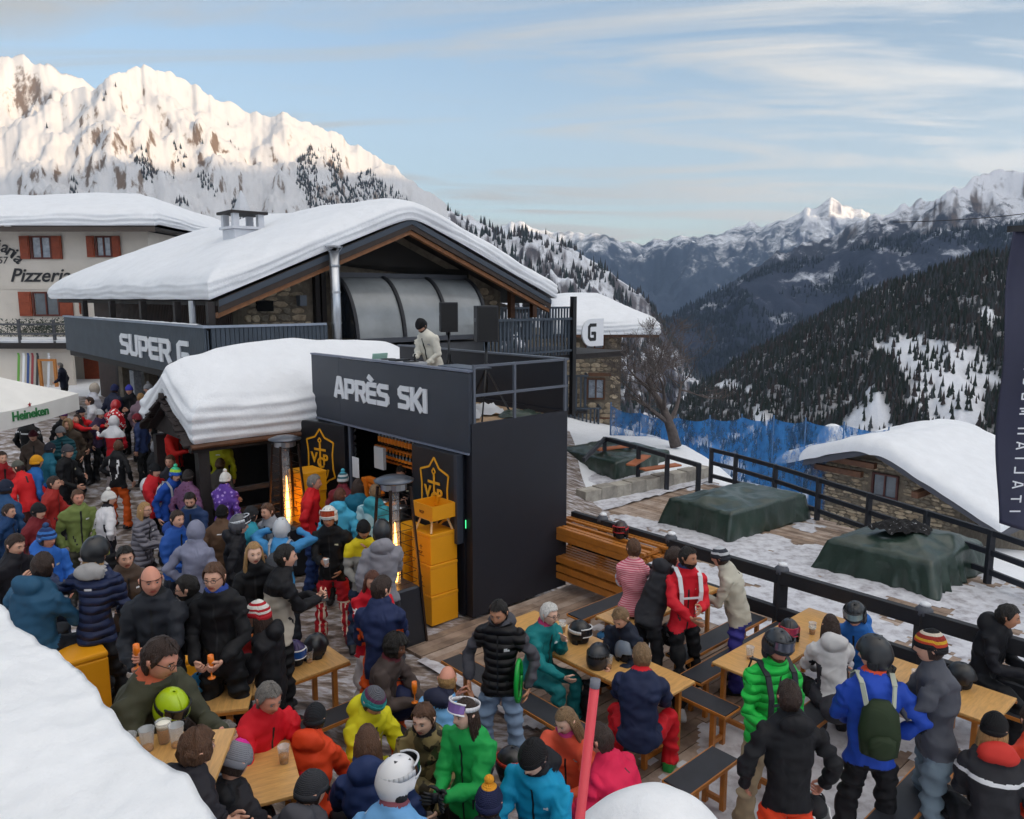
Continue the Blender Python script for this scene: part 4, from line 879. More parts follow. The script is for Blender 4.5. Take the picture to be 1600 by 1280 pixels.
# ------------------------------------------------------------------ flame heaters
FLAME = mat('gas_flame', (1.0, .42, .07), emit=5.0); TUBE = mat('glass_tube', '#cfd3da', .05, alpha=.22, spec=.8); GRILLE = mat('grille_bronze', '#3a2d28', .4, .6)
def heater(label, p, tall=2.2):
    t = thing('patio_heater', label, 'heater', p, ROT, 'gas flame heaters')
    b = MB(); n = 4
    b.loft([[(s * w, q * w, z) for s, q in ((-1, -1), (1, -1), (1, 1), (-1, 1))] for w, z in ((.27, 0), (.27, .06), (.22, .75), (.20, .78))]); b.obj('gas_housing', mat('heater_grey', '#34363d', .4, .4), t, bevel=.01)
    for s, q in ((-1, -1), (1, -1), (1, 1), (-1, 1)): MB().bar((s * .275, q * .275, .0), (s * .15, q * .15, tall - .1), .03, .03).obj('leg', GRILLE, t)
    MB().tube([(0, 0, .8), (0, 0, tall - .14)], .062, 14).obj('glass_tube', TUBE, t, smooth=True)
    fl = MB(); fl.tube([(0, 0, .82), (.008, 0, 1.0), (-.006, .004, 1.2), (.007, 0, 1.4), (0, 0, 1.62)], [.02, .035, .028, .018, .004], 8); fl.obj('flame', FLAME, t, smooth=True)
    for s, q in ((0, -1), (1, 0), (0, 1), (-1, 0)):
        for k in range(9):
            g = MB(); z = .85 + k * .14; w = .22 - .07 * (z - .8) / 1.4
            g.bar((s * w - q * w * .8, q * w + s * w * .8, z), (s * w + q * w * .8, q * w - s * w * .8, z), .006, .006)
            g.obj('grille_bar', GRILLE, t)
    MB().lathe([(.17, tall - .13), (.17, tall - .05)], 16).obj('burner_collar', STEEL, t)
    MB().lathe([(.25, tall - .03), (.26, tall - .01), (.16, tall + .03), (.01, tall + .05)], 24).obj('reflector', mat('reflector_grey', '#5d616a', .3, .7), t, smooth=True)
    return t
heater('tall gas heater with a burning flame tube in front of the yellow box stack', BL(-.14, -1.16, 0), 2.2)
heater('tall gas heater glowing at the left end of the bar next to the kiosk', BL(-3.5, -1.05, 0), 2.25)
# ------------------------------------------------------------------ kiosk
k0 = P(305, 688, 2.2)
ki = thing('kiosk', 'dark timber kiosk buried under a very thick pillow of layered snow', 'kiosk', (k0.x, k0.y, 0), ROT)
KW, KL, KE, KR = 2.25, 4.9, 2.18, 2.80
def kz(x): return KE + (KR - KE) * (1 - abs(x + KW / 2) / (KW / 2))
b = MB(); pl = [(.05, KE - .03), (-KW / 2, KR), (-KW - .05, KE - .03), (-KW - .05, KE - .09), (-KW / 2, KR - .07), (.05, KE - .09)]
vs = [(x, y, z) for y in (-.08, KL) for x, z in pl]; n = 6
b.add(vs, [(0, 1, 4, 5), (1, 2, 3, 4), (6, 11, 10, 7), (7, 10, 9, 8)] + [(i, i + n, (i + 1) % n + n, (i + 1) % n) for i in range(n)]); kr = b.obj('roof', DKWOOD, ki)
def kround(x, y): return kz(min(max(x, -KW), 0)) - .02
snow_slab(-KW - .22, .14, -.06, KL, kround, .86, 110, 130, 4.2, .12, .07, 21, .013).obj('roof_snow', SNOW, kr, smooth=True)
snow_slab(.3, 4.6, .9, 5.2, lambda x, y: 3.05, .62, 60, 60, 2.6, .05, .06, 33, .0).obj('rear_snow', SNOW, kr, smooth=True) if 0 else None
SLT = mat('slate_chips', '#2c2423', .8, var=.4, vscale=10)
rr = random.Random(5)
for s in (0, 1):
    for i in range(14):
        t = i / 14; x = -KW / 2 + (KW / 2 + .1) * (t if s else -t); z = kz(x) - .02 if 1 else 0
        o = MB().box(-.10, -.13, -.015, .10, .05, .02).obj('slate', SLT, kr); o.location = (x, -.06 + rr.uniform(-.03, .02), z + .01); o.rotation_euler = (rr.uniform(-.1, .1), (.5 if s else -.5) + rr.uniform(-.15, .15), rr.uniform(-.4, .4))
for i in range(9):
    y = .45 + i * .36; o = MB().tube([(-.28, 0, 0), (.10, 0, -.05)], [.05, .055], 8).obj('rafter_end', mat('rafter', '#4a352b', .8, var=.3), kr); o.location = (.0, y, KE + .06)
b = MB(); b.bar((.02, -.1, KE - .12), (.02, KL, KE - .12), .10, .12); b.obj('eave_beam', DKWOOD, ki); MB().tube([(.14, -.12, KE - .07), (.14, KL, KE - .07)], .045, 8).obj('gutter', BRWOOD, ki)
b = MB(); b.add([(-KW, .06, KE - .1), (0, .06, KE - .1), (-KW / 2, .06, KR - .1)], [(0, 1, 2)]); b.add([(-KW, .10, KE - .1), (0, .10, KE - .1), (-KW / 2, .10, KR - .1)], [(0, 1, 2)]); b.obj('gable_board', DKWOOD, ki)
for x, y in ((-.02, .10), (-.02, 1.35), (-KW + .08, .10), (-.02, 2.7), (-.02, 4.1)): MB().box(x - .09, y - .09, 0, x + .09, y + .09, KE - .18).obj('post', DKWOOD if y != 1.35 else mat('grey_post', '#2f3035', .7), ki)
MB().box(-KW + .02, KL - .3, 0, -.1, KL - .2, KE - .1).obj('back_wall', DKWOOD, ki); MB().box(-KW, .2, 0, -KW + .06, KL - .3, KE - .1).obj('far_wall', DKWOOD, ki)
MB().box(-.12, 1.5, .0, -.02, KL - .3, .95).obj('front_wall', DKWOOD, ki); MB().box(-.30, 1.45, .96, .12, 3.2, 1.02).obj('counter', mat('counter_wood', '#6b5848', .6, var=.2), ki)
MB().box(-.14, 2.0, 1.55, -.06, 3.9, KE - .19).obj('top_panel', mat('ribbed_dark', '#26272b', .7), ki)
for z in (1.62,): pass
# signboards and railings of the kiosk steps
rl = thing('stepped_bench', 'dark timber steps and railings in front of the kiosk', 'steps', (k0.x, k0.y, 0), ROT)
for i in range(3): MB().box(.35 + i * .34, 1.2, 0, .35 + i * .34 + .10, 3.0, .78 - .17 * i).obj('riser', DKWOOD, rl); MB().box(.30 + i * .34, 1.18, .782 - .17 * i, .62 + i * .34, 3.02, .83 - .17 * i).obj('tread', mat('tread_dark', '#3a3536', .7, var=.3, vscale=7), rl)
for z in (1.35, 1.0): MB().bar((.34, .4, z), (.34, 3.0, z), .05, .08).obj('handrail', BKWOOD, rl)
for y in (.42, 1.7, 2.95): MB().box(.30, y - .04, 0, .38, y + .04, 1.4).obj('rail_post', BKWOOD, rl)
s1 = MB().box(.40, 2.0, 1.02, .43, 3.05, 1.33).obj('signboard', BLACK, None); s1.matrix_world = Matrix.Translation((k0.x, k0.y, 0)) @ Matrix.Rotation(ROT, 4, 'Z'); tag(s1, 'black signboard with white capitals on the kiosk railing', 'sign')
text('SPE', .20, LETW, s1, mpos((.434, 2.3, 1.11), (0, 1, 0), (-1, 0, 0)), bold=.008, shear=.2)
s2 = MB().box(.20, 2.55, 1.45, .23, 2.90, 2.05).obj('signboard', BLACK, None); s2.matrix_world = s1.matrix_world.copy(); tag(s2, 'upright black sign with vertical white lettering beside the left heater', 'sign')
o = text('ROMA', .20, LETW, s2, mpos((.234, 2.82, 1.5), (0, 0, 1), (-1, 0, 0)), bold=.01)
# ------------------------------------------------------------------ decks of single planks
dk = bpy.data.objects.new('deck', None); C.objects.link(dk); tag(dk, kind='structure'); dk.location = (C0.x, C0.y, 0); dk.rotation_euler = (0, 0, ROT)
rr = random.Random(9); PL = {}
def plank_mesh(L_, i):
    k = (round(L_, 1), i)
    if k not in PL: PL[k] = MB().box(-.066, 0, -.045, .066, round(L_, 1) - .008, 0).mesh('plank', [PLANKM[i]])
    return PL[k]
def planks(parent, x0, x1, y0, y1, z, segs):
    x = x0
    while x < x1:
        cuts = [y0] + sorted(y0 + (y1 - y0) * (k + 1 + rr.uniform(-.3, .3)) / segs for k in range(segs - 1)) + [y1]
        cuts = [round(c, 1) for c in cuts]
        for a, c in zip(cuts, cuts[1:]):
            if c - a > .2: put('plank', plank_mesh(c - a, rr.randrange(3)), parent, loc=(x, a, z + rr.uniform(-.004, .004)), rot=(0, 0, rr.uniform(-.002, .002)))
        x += .142
planks(dk, .10, 8.6, -1.2, 2.35, .01, 2)
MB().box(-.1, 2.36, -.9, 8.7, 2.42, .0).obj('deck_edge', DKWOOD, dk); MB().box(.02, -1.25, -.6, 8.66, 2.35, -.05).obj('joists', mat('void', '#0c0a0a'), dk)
ld = bpy.data.objects.new('deck', None); C.objects.link(ld); tag(ld, kind='structure'); ld.location = (C0.x, C0.y, 0); ld.rotation_euler = (0, 0, ROT)
y = 2.46; cnt = 0
while y < 12.6:
    xa = -7.5 if y < 7.9 else -5.12 + (y - 7.94) * .10
    xb = min(9.4, 3.5 + (10.2 - y) * 3.25)
    segs = 4 if y < 6 else 3
    cuts = [xa] + [xa + (xb - xa) * (k + 1 + rr.uniform(-.25, .25)) / segs for k in range(segs - 1)] + [xb]; cuts = [round(c, 1) for c in cuts]
    wide = .142
    for a, c in zip(cuts, cuts[1:]):
        if c - a > .2: o = put('plank', plank_mesh(c - a, rr.randrange(3)), ld, loc=(a, y, -.9 + rr.uniform(-.005, .005)), rot=(0, 0, -pi / 2 + rr.uniform(-.0015, .0015))); cnt += 1
    y += wide
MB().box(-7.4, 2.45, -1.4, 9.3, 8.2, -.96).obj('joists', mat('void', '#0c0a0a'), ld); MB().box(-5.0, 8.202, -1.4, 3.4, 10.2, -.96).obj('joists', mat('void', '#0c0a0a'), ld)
# worn snow lying on the decks
def snow_sheet(x0, x1, y0, y1, z, f, nu, nv, name='snow_patch', m=None, parentless=True):
    b = MB(); W_ = nu + 1; V = []; ok = []
    for j in range(nv + 1):
        for i in range(nu + 1):
            x = x0 + (x1 - x0) * i / nu; y = y0 + (y1 - y0) * j / nv; h = f(x, y); p = BL(x, y, z + h); V.append(p); ok.append(h)
    F = []
    for j in range(nv):
        for i in range(nu):
            q = (j * W_ + i, j * W_ + i + 1, (j + 1) * W_ + i + 1, (j + 1) * W_ + i)
            if max(ok[k] for k in q) > .001: F.append(q)
    b.v = V; b.f = F; b.m = [0] * len(F); o = b.obj(name, m or SNOWD, smooth=True); tag(o, kind='stuff', label='trodden snow lying in patches on the wooden deck'); return o
SNOWD = mixmat('worn_snow', ('#8e8a90', '#c3c4cc', '#d6d8de'), 5, (.3, .5, .7), .7, .5, .02)
def fsn(seed, bias, amp=.06):
    def f(x, y):
        if x > 3.45 + (10.2 - y) * 3.25: return -.02
        n_ = noise.noise(Vector((x * .55 + seed, y * .9, seed))) + .5 * noise.noise(Vector((x * 1.8, y * 2.2 + seed, 2))) + .28 * noise.noise(Vector((x * 5, y * 6, 3)))
        return amp * (n_ + bias(x, y)) * .5
    return f
snow_sheet(.1, 8.7, -1.3, 2.3, .012, fsn(3.3, lambda x, y: -.42 + .75 * sst(3.2, 4.6, x) + .6 * sst(.6, 2.2, x) * sst(-.2, -1.2, y), .05), 170, 80)
snow_sheet(-7.5, 9.6, 2.46, 12.5, -.892, fsn(8.1, lambda x, y: -.52 + .75 * sst(5.2, 3.2, abs(y - 6.2) + abs(x - 2.0) * .35) + .3 * sst(9, 12, y) + .35 * sst(4.5, 2.7, y) * sst(0, 4, x) + .8 * sst(-5.0, -7.0, x), .07), 260, 150)
# ------------------------------------------------------------------ rails
def rail_line(name, label, pts, h, posts, beams, m, pw=.13, bw=.07, bh=.16, knob=False, cat='railing'):
    t = thing(name, label, cat, (0, 0, 0))
    for z in beams:
        for a, c in zip(pts, pts[1:]): MB().bar(a + Vector((0, 0, z)), c + Vector((0, 0, z)), bw, bh).obj('rail', m, t, bevel=.006)
    for p in posts:
        q = MB().box(p.x - pw / 2, p.y - pw / 2, p.z - .1, p.x + pw / 2, p.y + pw / 2, p.z + h).obj('post', m, t, bevel=.01)
        if knob:
            MB().lathe([(.08, 0), (.095, .03), (.09, .08), (.05, .12), (.01, .13)], 12, (p.x, p.y, p.z + h - .05)).obj('post_cap', mat('cap_grey', '#4b4e57', .5), q, smooth=True)
            b = MB(); b.ball((p.x + .01, p.y, p.z + h + .08), (.06, .06, .03), 10, 6); b.obj('cap_snow', SNOW, q, smooth=True)
    return t
rail_line('railing', 'heavy near railing of two thick black beams along the upper deck edge', [BL(-.25, 2.30), BL(4.3, 2.30), BL(9.0, 2.30)], 1.07, [BL(x, 2.34, -.4 + .4) for x in (.35, 1.65, 3.36, 5.05, 6.7, 8.3)], (1.0, .52), BKWOOD, .14, .09, .17, True)
RA = [P(px_, py_, .12) - Vector((0, 0, 1.02)) for px_, py_ in ((1112, 702), (1150, 711), (1212, 728), (1280, 749), (1359, 773), (1449, 800), (1550, 831), (1660, 868), (1800, 915))]
rail_line('railing', 'long outer railing with three slim bars at the edge of the lower terrace', RA, 1.06, RA, (1.0, .62, .24), mat('outer_rail', '#22252e', .6), .11, .07, .11)
RC = [P(px_, py_, .15) - Vector((0, 0, 1.05)) for px_, py_ in ((912, 716), (945, 683), (998, 697), (1043, 710), (1092, 724))]
rail_line('railing', 'short black railing with a raised corner behind the block wall', RC, 1.05, RC[1:], (1.0,), mat('outer_rail', '#22252e'), .12, .08, .12)
RD = [P(px_, py_, .1) - Vector((0, 0, 1.0)) for px_, py_ in ((1085, 728), (1112, 702))]
# concrete block wall
w1, w2 = P(915, 790, -.9), P(1112, 748, -.9)
cwt = thing('block_wall', 'low pale concrete block wall crossing the lower terrace', 'wall', w1, atan2((w2 - w1).y, (w2 - w1).x))
Lw = (w2 - w1).length; nb = 9; CONC = [mixmat('concrete_%d' % i, c, 4, (.35, .7), .9, .3, .02) for i, c in enumerate((('#8d8880', '#b5b0a6'), ('#7d7973', '#a29d94')))]
for i in range(nb): MB().box(Lw * i / nb + .012, 0, 0, Lw * (i + 1) / nb - .012, .40, .36 + .02 * (i % 2)).obj('block', CONC[i % 2], cwt, bevel=.012)
MB().box(0, .01, .0, Lw, .39, .35).obj('mortar', CONC[1], cwt)
snow_sheet(-5.2, -4.4, 7.6, 13.0, -.89, lambda x, y: .05 * noise.noise(Vector((x * 3, y * 3, 1))) + .035, 10, 60)
# ------------------------------------------------------------------ tarpaulins
TARP = mat('green_tarpaulin', '#2a3a33', .30, var=.3, vscale=2.2, bump=.9, bscale=5, spec=.6)
def tarp(label, quad, zb_, h, seed, peak=.0, flare=.16, snow_=0):
    q = [Vector((*p[:2], zb_)) for p in quad]; c = sum(q, Vector()) / 4; n = 40; V = []
    def per(t):
        s = t * 4; k = int(s) % 4; a = s - int(s); return q[k].lerp(q[(k + 1) % 4], a), a
    b = MB(); NU = 120; rows = []
    for j in range(12):                                    # skirt
        r_ = []
        for i in range(NU):
            p, a = per(i / NU); t = j / 11
            o = (p - c).normalized(); fold = noise.noise(Vector((i * .35 + seed, t * .7, seed))) + .6 * noise.noise(Vector((i * .9, t * 1.2, seed)))
            cor = 1 - min(a, 1 - a) * 2
            p = p + o * (flare * (1 - t) * (.5 + .8 * cor ** 3) + .12 * fold * (1.1 - t)); 
            p.z = zb_ + h * t + .04 * fold * (1 if j == 11 else .2) if j else zb_ + .01
            r_.append(p)
        rows.append(r_)
    for j in range(1, 14):                                 # top
        t = j / 14; r_ = []
        for i in range(NU):
            p, a = per(i / NU); p = p.lerp(c, t); e = noise.noise(Vector((p.x * 1.3 + seed, p.y * 1.3, seed))) + .5 * noise.noise(Vector((p.x * 3.1, p.y * 3.1, seed)))
            p.z = zb_ + h + peak * sin(t * pi / 2) + .13 * e * min(1, t * 5) + .03; r_.append(p)
        rows.append(r_)
    b.loft(rows); o = b.obj('tarpaulin', TARP, smooth=True); tag(o, label, 'tarpaulin'); return o
v1, v2, v3 = P(1140, 845, -.9), P(1045, 818, -.9), P(1256, 812, -.9)
tarp('green tarpaulin draped over a stack nearest the concrete block wall', [v1, v3, v3 + (v2 - v1), v2], -.9, .62, 3, .10)
v1, v2, v3 = P(1452, 930, -.9), P(1290, 888, -.9), P(1530, 890, -.9)
tarp('green tarpaulin with a heap of black netting on top at the right', [v1, v3, v3 + (v2 - v1), v2], -.9, .58, 6, .22, .26)
cN = (v2 + v3) / 2 + Vector((-.15, -.1, 0)); b = MB(); rg = random.Random(4)
def heapf(u, v):
    a = 2 * pi * u; r_ = (1 - v) * (1 + .25 * noise.noise(Vector((cos(a) * 2, sin(a) * 2, 4)))); return (cN.x + cos(a) * r_ * .62, cN.y + sin(a) * r_ * .34, -.02 + .16 * (1 - r_ ** 2) + .09 * noise.noise(Vector((cos(a) * r_ * 5, sin(a) * r_ * 5, 8))))
b.grid(60, 16, heapf); o = b.obj('netting_heap', mixmat('black_netting', ('#101013', '#16161a', '#c8cad0'), 16, (.45, .63, .66), .9, .8, .05), smooth=True); tag(o, 'heap of black netting flecked with snow on the right tarpaulin', 'netting')
v1, v2, v3 = P(962, 750, -.9), P(920, 738, -.9), P(1045, 728, -.9)
tarp('green tarpaulin behind the block wall with loose boards lying on it', [v1, v3, v3 + (v2 - v1) * 2.2, v2 + (v2 - v1) * 1.2], -.9, .5, 9, .06, .05)
for i, (a, c_, lb) in enumerate((((932, 703), (988, 696), 'long reddish board at the back of the far tarpaulin'), ((985, 727), (1010, 712), 'short reddish board lying across the far tarpaulin'), ((1004, 734), (1060, 726), 'long reddish board at the right front of the far tarpaulin'))):
    p, q = P(a[0], a[1], -.26), P(c_[0], c_[1], -.26); o = MB().bar(p, q, .28, .05).obj('board', mat('red_board', '#a5603c', .6, var=.2), bevel=.006); tag(o, lb, 'board')
# ------------------------------------------------------------------ piste net, tree, banner, parasol
NETM = mat('blue_net', '#2569a6', .8, var=.35, vscale=1.2)
nn = NETM.node_tree.nodes; nl = NETM.node_tree.links; nb_ = nn['Principled BSDF']; g = N(nn, 'ShaderNodeNewGeometry')
t = N(nn, 'ShaderNodeTexNoise', i_Scale=1.5, i_Detail=9, i_Roughness=.7); mp = N(nn, 'ShaderNodeMapping'); mp.inputs['Scale'].default_value = (1, 1, .45); nl.new(g.outputs['Position'], mp.inputs[0]); nl.new(mp.outputs[0], t.inputs[0])
r = N(nn, 'ShaderNodeMapRange', i_From_Min=.44, i_From_Max=.60, i_To_Min=.93, i_To_Max=.22); nl.new(t.outputs[0], r.inputs[0]); nl.new(r.outputs[0], nb_.inputs['Alpha'])
ne = thing('safety_net', 'tall blue piste safety net stretched along the snow edge behind the bare tree', 'net', (0, 0, 0))
tops = [(955, 634), (1000, 645), (1060, 653), (1110, 654), (1160, 652), (1210, 654), (1260, 658), (1320, 664), (1390, 672)]
nb2 = MB(); npt = [PY(px_, py_, 27.5 + .02 * (px_ - 955) * .1) for px_, py_ in tops]; nseg = len(npt) - 1
def nfn(u, v):
    s = u * nseg; k = min(int(s), nseg - 1); p = npt[k].lerp(npt[k + 1], s - k); sag = .12 * sin(pi * (s - int(s))) ; 
    return (p.x, p.y + .18 * noise.noise(Vector((p.x * 2.2, v * 2, 0))), (p.z - sag) * (1 - v) + (p.z - 3.4) * v)
nb2.grid(160, 16, nfn).obj('netting', NETM, ne, smooth=True)
for p in npt: MB().tube([p + Vector((0, .06, .12)), p + Vector((0, .06, -3.4))], .03, 6).obj('net_pole', mat('net_pole', '#4d6f96', .5), ne)
def tree(label, base, height, seed, m):
    t = thing('bare_tree', label, 'tree', base)
    rg = random.Random(seed); tr = MB(); cr = MB()
    def branch(p, d, L_, r_, lv):
        n = 5; pts = [p]; rs = [r_]; q = p.copy(); dd = d.copy()
        for i in range(n):
            dd = (dd + Vector((rg.gauss(0, .16), rg.gauss(0, .16), rg.gauss(.04, .10)))).normalized(); q = q + dd * L_ / n; pts.append(q); rs.append(max(.005, r_ * (1 - .66 * (i + 1) / n)))
        (tr if lv == 0 else cr).tube(pts, rs, 7 if lv < 2 else 4 if lv < 3 else 3)
        if lv >= 5: return
        nn_ = (6, 5, 5, 4, 3)[lv]
        for k in range(nn_):
            f_ = rg.uniform(.35, 1) if lv else rg.uniform(.30, 1); i = min(n - 1, int(f_ * n)); a = pts[i].lerp(pts[i + 1], f_ * n - i) if f_ < 1 else pts[-1]
            ax = Vector((rg.gauss(0, 1), rg.gauss(0, 1), rg.gauss(0, .5))).normalized(); sp = (dd + ax * (.95 if lv else 1.15)).normalized(); sp.z = max(sp.z, -.1)
            branch(a, sp, L_ * rg.uniform(.5, .78), max(.006, rs[i] * .52), lv + 1)
    branch(Vector((0, 0, 0)), Vector((-.05, 0, 1)), height * .42, height * .034, 0)
    tr.obj('trunk', m, t, smooth=True); cr.obj('crown', m, t)
    return t
tb = PY(1056, 698, 25.0)
tree('bare spreading tree with dense fine twigs in front of the blue net', tb, 6.0, 12, mat('bark', '#574f4d', .9, var=.3, vscale=8, bump=.4))
BAN = mat('banner_navy', '#2b2d45', .6, var=.12, vscale=2)
bY = 6.4; bl, bh_ = PY(1580, 362, bY), PY(1556, 815, bY)
ba = thing('banner', 'tall dark navy feather banner with white vertical lettering at the right edge', 'banner', (0, 0, 0))
def bfn(u, v):
    p = bl.lerp(bh_, v); x = p.x + u * (.75 - .05 * v); return (x, bY + .05 * sin(x * 9 + v * 3) + .03 * sin(v * 11), p.z - (.18 * sin(u * 1.4) * sst(.85, 1, v) if v > .8 else 0) + .04 * u)
b = MB(); b.grid(26, 60, bfn); o = b.obj('cloth', BAN, ba, smooth=True); so = o.modifiers.new('thick', 'SOLIDIFY'); so.thickness = .004
MB().bar((bl.x - .02, bY, bl.z + .02), (bl.x + .8, bY, bl.z + .06), .05, .05).obj('top_bar', BLACK, ba)
LB_ = PY(1578, 800, bY - .115)
MBN = Matrix(((0, 0, 1, LB_.x), (0, 1, 0, bY - .115), (1, 0, 0, LB_.z), (0, 0, 0, 1)))
letters('ITALIAN MOUNTAIN', .085, LETW, ba, MBN, .85, 4.9, .003)
MB().tube([(bl.x + .80, bY + .02, 0), (bl.x + .80, bY + .02, bl.z + .1)], .02, 8).obj('pole', STEEL, ba)
# parasol
up = P(10, 588, 3.05)
us = thing('parasol', 'large off white square parasol with red star and green lettering on its valance', 'parasol', (up.x - 1.85, up.y, 0), radians(-8))
UC = mat('parasol_cloth', '#e2e0dc', .8, var=.05)
b = MB(); hw = 1.95; zt_, ze = 3.50, 2.52
cs = [(-hw, -hw), (hw, -hw), (hw, hw), (-hw, hw)]
def uf(k):
    a, c_ = cs[k], cs[(k + 1) % 4]
    def fn(u, v): x = a[0] + (c_[0] - a[0]) * u; y = a[1] + (c_[1] - a[1]) * u; s = 1 - v; return (x * s, y * s, ze + (zt_ - ze) * v - .10 * sin(pi * u) * s * s - .05 * sin(pi * v))
    return fn
for k in range(4):
    MB().grid(14, 10, uf(k)).obj('canopy_panel', UC, us, smooth=True)
    a, c_ = cs[k], cs[(k + 1) % 4]
    MB().grid(14, 2, lambda u, v: (a[0] + (c_[0] - a[0]) * u, a[1] + (c_[1] - a[1]) * u, ze - .10 * sin(pi * u) - .34 * v)).obj('valance', UC, us)
MB().tube([(0, 0, 0), (0, 0, zt_)], .035, 10).obj('pole', STEEL, us)
GRN = mat('green_print', '#2f7a45', .6); text('Heineken', .24, GRN, us, mpos((hw + .012, .15, ze - .30), (0, 1, 0), (-1, 0, 0)), bold=.006)
b = MB(); st = []; 
for k in range(10): r_ = .08 if k % 2 == 0 else .035; st.append((hw + .012, .60 + .7 * r_ * sin(pi * k / 5), ze - .05 + .7 * r_ * cos(pi * k / 5)))
b.add(st, [tuple(range(10))]); b.obj('red_star', mat('red_print', '#a3242c', .6), us)
# ------------------------------------------------------------------ foreground snow
sr = thing('snowy_roof', 'bright snow covered roof edge filling the lower left corner', 'roof', (0, 0, 0))
e0, e1 = P(-20, 925, 2.9), P(345, 1290, 2.9); u_ = (e1 - e0).normalized(); w_ = Vector((u_.y, -u_.x, 0))
if w_.y > 0: w_ = -w_
Le = (e1 - e0).length
def srf(u, v):
    s = -.9 + (Le + 2.2) * u; k = v
    d = -.02 + 3.2 * max(0, k - .25) / .75
    p = e0 + u_ * s + w_ * d
    n1 = .10 * noise.noise(Vector((s * 1.1, 3, 0))) + .035 * noise.noise(Vector((s * 4, 1, 0)))
    if k < .25: a = (k / .25) * pi / 2; p = e0 + u_ * s + w_ * (.34 * (1 - sin(a)) * -0 + .38 * (1 - cos(a)) * 0 + .30 * (1 - sin(a)) * 0); p += w_ * (.16 * (1 - sin(a)) + n1); p.z = 2.9 - .62 * cos(a)
    else: p += w_ * n1 * max(0, 1 - d); p.z = 2.9 + .08 * min(1, d) + .10 * noise.noise(Vector((p.x * 1.1, p.y * 1.1, 5))) * min(1, d * 3) + .018 * noise.noise(Vector((p.x * 6, p.y * 6, 5)))
    p.z += .012 * noise.noise(Vector((p.x * 14, p.y * 14, p.z * 14)))
    return p
b = MB(); b.grid(230, 170, srf); b.obj('roof_snow', snowm('near_snow', (.86, .87, .89), .5, .02, 5), sr, smooth=True)
b = MB(); b.bar(e0 - u_ * 1 + w_ * .18 + Vector((0, 0, -.68)), e1 + u_ * 1 + w_ * .18 + Vector((0, 0, -.68)), .12, .14); b.obj('eave_board', mat('grey_board', '#8a7d72', .7, var=.2, vscale=6), sr)
b = MB(); b.bar(e0 - u_ * 1 + w_ * .5 + Vector((0, 0, -1.75)), e1 + u_ * 1 + w_ * .5 + Vector((0, 0, -1.75)), .3, 2.2); b.obj('wall', DKWOOD, sr)
mc = P(1022, 1300, 2.2)
def pile(u, v):
    a = 2 * pi * u; r_ = v; R_ = .15 + 1.5 * r_; h = 2.52 * exp(-(R_ / .85) ** 2.4 * .5) if r_ > 0 else 2.52
    R2 = 1.7 * r_; h = 2.36 - .9 * (R2 / .62) ** 2.1 if R2 < .62 else 1.46 - (R2 - .62) * 1.5
    x = mc.x + cos(a) * R2 * 1.1; y = mc.y + sin(a) * R2; return (x, y, h + .06 * noise.noise(Vector((x * 2, y * 2, 3))) * min(1, r_ * 6) + .012 * noise.noise(Vector((x * 9, y * 9, 3))))
o = MB().grid(90, 90, pile).obj('snow_heap', snowm('near_snow'), smooth=True); tag(o, 'rounded snow heap at the bottom edge beside the red pole', 'snow heap')
t = thing('marker_pole', 'slim faded red pole leaning in the foreground with a grey tip', 'pole', (0, 0, 0))
pt, pb = PY(929, 1075, 2.35), PY(905, 1290, 2.28); d = (pt - pb).normalized()
MB().tube([pb - d * 1.9, pt], .0165, 14).obj('shaft', mat('faded_red', '#d8404c', .45, var=.08, vscale=4), t, smooth=True); MB().tube([pt + d * .001, pt + d * .03], .0175, 14).obj('tip', mat('grey_tip', '#6e6f78', .5), t, smooth=True)

cb0, cb1 = PY(1395, 347, 70), PY(1690, 322, 62)
b = MB(); b.tube([cb0.lerp(cb1, i / 16) - Vector((0, 0, 1.2 * (i / 16) * (1 - i / 16))) for i in range(17)], .035, 6); o = b.obj('lift_cable', DARKMET); tag(o, 'thin dark cable strung across the right mountain slope', 'cable')
for p_ in (cb0, cb1): o = MB().tube([Vector((p_.x, p_.y, -45)), p_ + Vector((0, 0, .3))], [.35, .12], 8).obj('lift_pylon', DARKMET) if 0 else None
